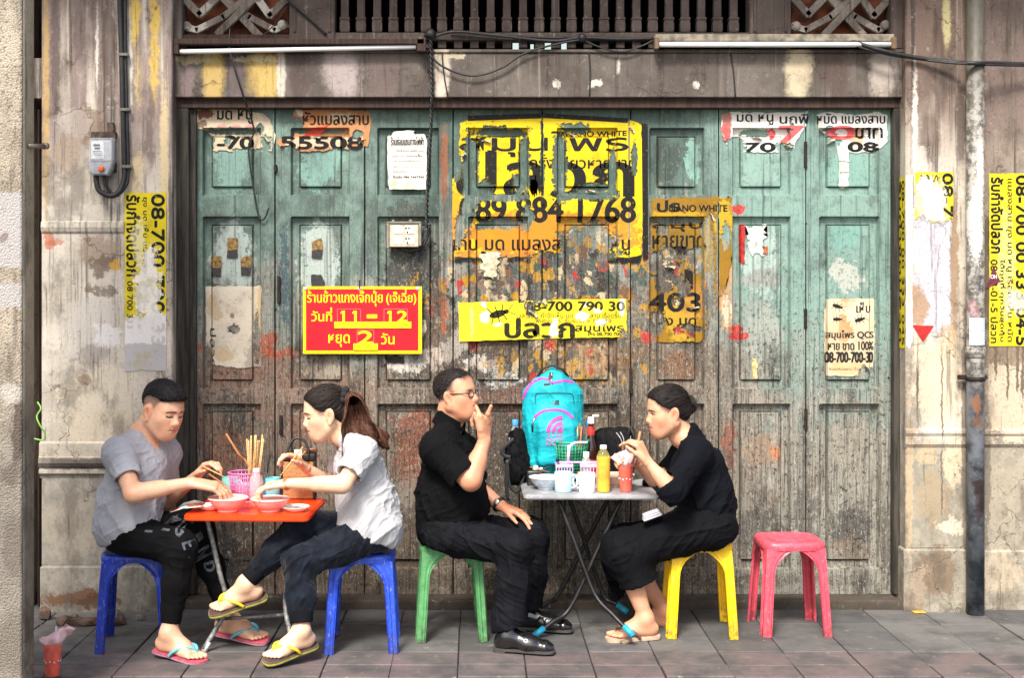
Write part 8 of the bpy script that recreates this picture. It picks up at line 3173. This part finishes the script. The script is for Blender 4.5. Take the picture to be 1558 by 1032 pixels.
# lamps
g = G('milky tube glass')
n = g.noise(6, 3)
M_tubew = g.set(col=g.mix(n, L(240, 242, 240, .97), L(228, 230, 228, .97)), rough=.2, spec=.5)
lm = thing('tube_lamp', 'brown wooden tube lamp over the left half of the door', 'lamp', P(455, 66, DL))
bpy.context.view_layer.update()
b = B()
zbox(b, 264, 646, 58, 67, DL - .075, DL - .012, .004)
zbox(b, 264, 272, 66, 82, DL - .075, DL - .02, .004)
zbox(b, 634, 648, 58, 78, DL - .075, DL - .02, .004)
b.build('batten', M_frame, lm)
b = B()
b.tube([P(270, 78.5, DL - .05), P(633, 71, DL - .05)], .0125, 14)
b.build('tube', M_tubew, lm)
lm = thing('tube_lamp', 'white fluorescent tube lamp on a dusty batten at the upper right', 'lamp', P(1182, 62, DL))
bpy.context.view_layer.update()
b = B()
zbox(b, 996, 1362, 51, 63, DL - .065, DL - .005, .006)
b.build('batten', plain('dusty cream metal', L(150, 140, 122), .6, var=.3, scale=20, dirt=.5), lm)
for x0, x1 in ((996, 1003), (1357, 1365)):
 b = B()
 zbox(b, x0, x1, 56, 74, DL - .085, DL - .03, .004)
 b.build('end_cap', plain('brass brown socket', L(120, 96, 70), .5), lm)
b = B()
b.tube([P(1003, 67.5, DL - .065), P(1357, 67.5, DL - .065)], .0140, 14)
g = G('unlit white tube glass')
M_tube_plain = g.set(col=g.mix(g.noise(5, 3), L(236, 240, 238, .9), L(214, 218, 216, .9)), rough=.2)  # plain white glass, no emission
b.build('tube', M_tube_plain, lm)
# electricity meter with its cable loop
mt = thing('electric_meter', 'grey electricity meter with a glass cover and orange seal on the left pilaster', 'meter', P(155, 233, DW))
bpy.context.view_layer.update()
DM = DW - .06
b = B()
zbox(b, 138, 176, 200, 262, DW - .03, DW, .004)
zbox(b, 163, 173, 186, 216, DW - .02, DW, .002)
b.build('back_board', plain('rusty brown board', L(84, 66, 54), .8, var=.4, dirt=.4), mt)
b = B()
ol = [(136, 246), (174, 246), (172, 258), (167, 267), (143, 267), (138, 258)]
t_ = [((x - 155) * DM / F, -(y - 233) * DM / F) for x, y in ol]
b.slab(t_, -.02, .04, .006, M=basis(Vector((1, 0, 0)), Vector((0, 0, 1)), Vector((0, -1, 0)), P(155, 233, DM + .01)))
b.build('terminal_cover', plain('light grey plastic', L(176, 180, 188), .45), mt)
b = B()
zbox(b, 138, 170, 213, 245, DM - .01, DM + .04, .003)
b.build('meter_face', plain('pale grey face', L(196, 198, 200), .5, dirt=.2), mt)
b = B()
zbox(b, 139, 158, 215, 241, DM - .014, DM - .009, .001)
b.build('dial_plate', plain('white dial plate', L(232, 234, 238, .95), .4), mt)
b = B()
for s_ in ((142, 152, 219, 222.5), (144, 152, 224, 227), (141, 155, 229.5, 230.3), (142, 156, 232, 232.8), (143, 155, 235, 236), (144, 153, 238, 238.6)):
 zbox(b, *s_, DM - .0155, DM - .0142, 0)
b.build('dial_marks', M_black, mt)
b = B()
zbox(b, 134.5, 173.5, 209, 247, DM - .04, DM + .045, .012)
b.build('glass_cover', clear('meter glass', (.78, .84, .9, 1), .05, .22), mt)
b = B()
c = P(154, 257, DM - .032)
b.lathe([(.016, 0), (.016, .005), (.010, .008)], n=10, M=basis(Vector((1, 0, 0)), Vector((0, 0, 1)), Vector((0, -1, 0)), c))
b.build('seal', plain('orange seal', L(240, 104, 20), .4), mt)
cb = thing('conduit_cable', 'thick black cable with clips running down the left pilaster and looping into the meter', 'cable', P(186, 120, DW))
bpy.context.view_layer.update()
b = B()
b.tube(spline([P(181, -60, DW - .025), P(182.5, 0, DW - .025), P(185, 80, DW - .025), P(187, 170, DW - .025), P(189, 250, DW - .025), P(188, 275, DW - .03), P(180, 293, DW - .045), P(167, 298, DW - .05), P(152, 291, DW - .055), P(147, 278, DW - .055), P(146, 266, DW - .05)], 8), .0140, 12)
b.tube(spline([P(191, -60, DW - .02), P(190.5, 60, DW - .02), P(193, 170, DW - .02), P(195, 262, DW - .02), P(190, 284, DW - .03), P(178, 297, DW - .04), P(168, 292, DW - .04), P(161, 280, DW - .05), P(158, 266, DW - .05)], 8), .009, 10)
b.build('sheath', M_cab, cb)
for y in (82, 166, 253):
 b = B()
 zbox(b, 180 + (y - 82) * .03, 194 + (y - 82) * .03, y - 2, y + 2.5, DW - .044, DW - .001, .002)
 b.build('clip', plain('zinc clip', L(150, 146, 140), .4, .6), cb)
# drainpipe
dp = thing('drainpipe', 'blotched grey iron drainpipe between the right pilaster and the far right bill', 'pipe', P(1484, 926, 6.76))
bpy.context.view_layer.update()
g = G('blotched painted iron', 6.72)
n1, n2, n3 = g.noise(7, 6, .68), g.noise(24, 6, .7), g.noise(70, 5, .7)
g.flake = (n2 * .55 + n3 * .45 - .5) * 2.2
u, _, v = g.sep(g.warp(60, 3))
col = g.mix(n2.ss(.42, .58), L(88, 85, 79), L(166, 163, 154))
col = g.mix(v.ss(220, 60) * .8, col, g.mix(n2.ss(.4, .6), L(88, 84, 70), L(56, 51, 46)))
low = g.mix(n1.ss(.38, .6), L(48, 52, 60), L(118, 124, 130))
col = g.mix(v.ss(545, 610), col, low)
for bl in ((1484, 340, 12, 60, L(222, 220, 212), .7, dict(amp=26)), (1490, 260, 7, 60, L(214, 212, 204), .8, dict(amp=14)), (1486, 430, 12, 16, L(60, 60, 62), .5, dict(amp=40)), (1484, 614, 7, 16, L(150, 100, 64), .7, dict(amp=16)), (1486, 640, 10, 12, L(130, 90, 60), .6, dict(amp=20)), (1488, 760, 9, 40, L(70, 48, 44), .6, dict(amp=20)), (1484, 860, 9, 60, L(60, 74, 90), .4, dict(amp=20)), (1480, 470, 8, 20, L(206, 130, 150), .25, dict(amp=40))):
 col = g.mix(g.blob(*bl[:4], **bl[6]) * bl[5], col, bl[4])
g.set(col=col, rough=n2.ss(.3, .7, .4, .7), spec=.4)
g.bump(n2 + n3 * .5, .5, .003)
DP = 6.745
b = B()
c = Vector((xat(1484, DP), DP + .0, 0))
r_ = 13.2 * DP / F
b.tube([c + Vector((0, 0, -.01)), c + Vector((0, 0, 1.2)), c + Vector((0, 0, 1.22)), c + Vector((0, 0, 4.0))], r_, 24)
b.lathe([(r_ * 1.0, 0), (r_ * 1.14, .006), (r_ * 1.14, .05), (r_ * 1.0, .058)], (c.x, c.y, zat(545, DP)), 24)
b.build('pipe', g.mat, dp)
b = B()
b.lathe([(r_ + .001, 0), (r_ + .006, .003), (r_ + .006, .02), (r_ + .001, .023)], (c.x, c.y, zat(580, DP)), 24)
zbox(b, 1459, 1474, 571, 578, DP + .0, DP + .03, .004)
zbox(b, 1496, 1503, 571, 577, DP + .0, DP + .08, .004)
b.build('bracket', M_iron, dp)
b = B()
for k in range(9):
 a0, a1 = R(-150 + k * 13.3), R(-150 + (k + 1) * 13.3)
 z0_, z1_ = zat(525, DP), zat(484, DP)
 rr2 = r_ + .0015
 b._add([(c.x + rr2 * math.cos(a0), c.y + rr2 * math.sin(a0), z0_), (c.x + rr2 * math.cos(a1), c.y + rr2 * math.sin(a1), z0_), (c.x + rr2 * math.cos(a1), c.y + rr2 * math.sin(a1), z1_), (c.x + rr2 * math.cos(a0), c.y + rr2 * math.sin(a0), z1_)], [(0, 1, 2, 3)], True)
g = G('pale blue printed sticker', DP)
_, _, vv_ = g.sep(g.w)
s1 = g.math('SINE', vv_ * 1.5).ss(.0, .5)
g.set(col=g.mix(s1 * .6 * g.noise(160, 2).ss(.4, .55), L(206, 222, 232, .95), L(84, 140, 190)), rough=.5)
tag(b.build('sticker', g.mat), 'pale blue printed sticker wrapped on the drainpipe', 'sticker')
# rod between column and pilaster
b = B()
b.tube([P(43, 222, 5.10), P(69, 222, 5.22)], .009, 10)
b.tube([P(67, 222, 5.21), P(71, 222, 5.23)], .014, 10)
tag(b.build('steel_rod', plain('old steel rod', L(150, 140, 128), .5, .5)), 'short steel rod sticking out of the near column', 'rod')
# orange leaf scrap by the right pilaster foot
b = B()
c = P(1396, 931, 6.78)
b.box((-.03, -.02, 0), (.03, .02, .006), .003, M=Matrix.Translation((c.x, 6.76, 0.002)))
tag(b.build('leaf_scrap', plain('orange leaf', L(226, 166, 50), .7)), 'orange leaf scrap at the foot of the right pilaster', 'leaf')
# gothic print on the far leg of the young man
tr = p1['trousers']
me = tr.data
bvt = BVHTree.FromPolygons([v_.co.copy() for v_ in me.vertices], [tuple(p.vertices) for p in me.polygons])
b = B()
for ch, cx, cy, s_, ang in (('L', 236, 793, 11, 2), ('E', 262, 791, 11, 8), ('G', 283, 797, 10, 40), ('E', 299, 818, 10, 68), ('N', 309, 842, 10, 72), ('D', 316, 866, 9, 74)):
 vs, fs = text_mesh(ch)
 xs, ys = [p[0] for p in vs], [p[1] for p in vs]
 mx, my, hh = (min(xs) + max(xs)) / 2, (min(ys) + max(ys)) / 2, (max(ys) - min(ys)) / 2
 ca, sa = math.cos(R(ang)), math.sin(R(ang))
 # blackletter look: strokes doubled with a thin inner line
 for dx, dy in ((-1.2, 0), (1.2, 0), (0, .5)):
  pv = []
  for x, y in vs:
   a_, c_ = (x - mx) / hh * s_ * .8 + dx, -(y - my) / hh * s_ * .85 + dy
   pv.append(onto(bvt, cx + a_ * ca - c_ * sa, cy + a_ * sa + c_ * ca, 6.05, .003 + .0002 * dx))
  b._add(pv, fs)
b.build('leg_print', plain('faded grey print', L(88, 96, 104), .8, var=.4, scale=120), tr)
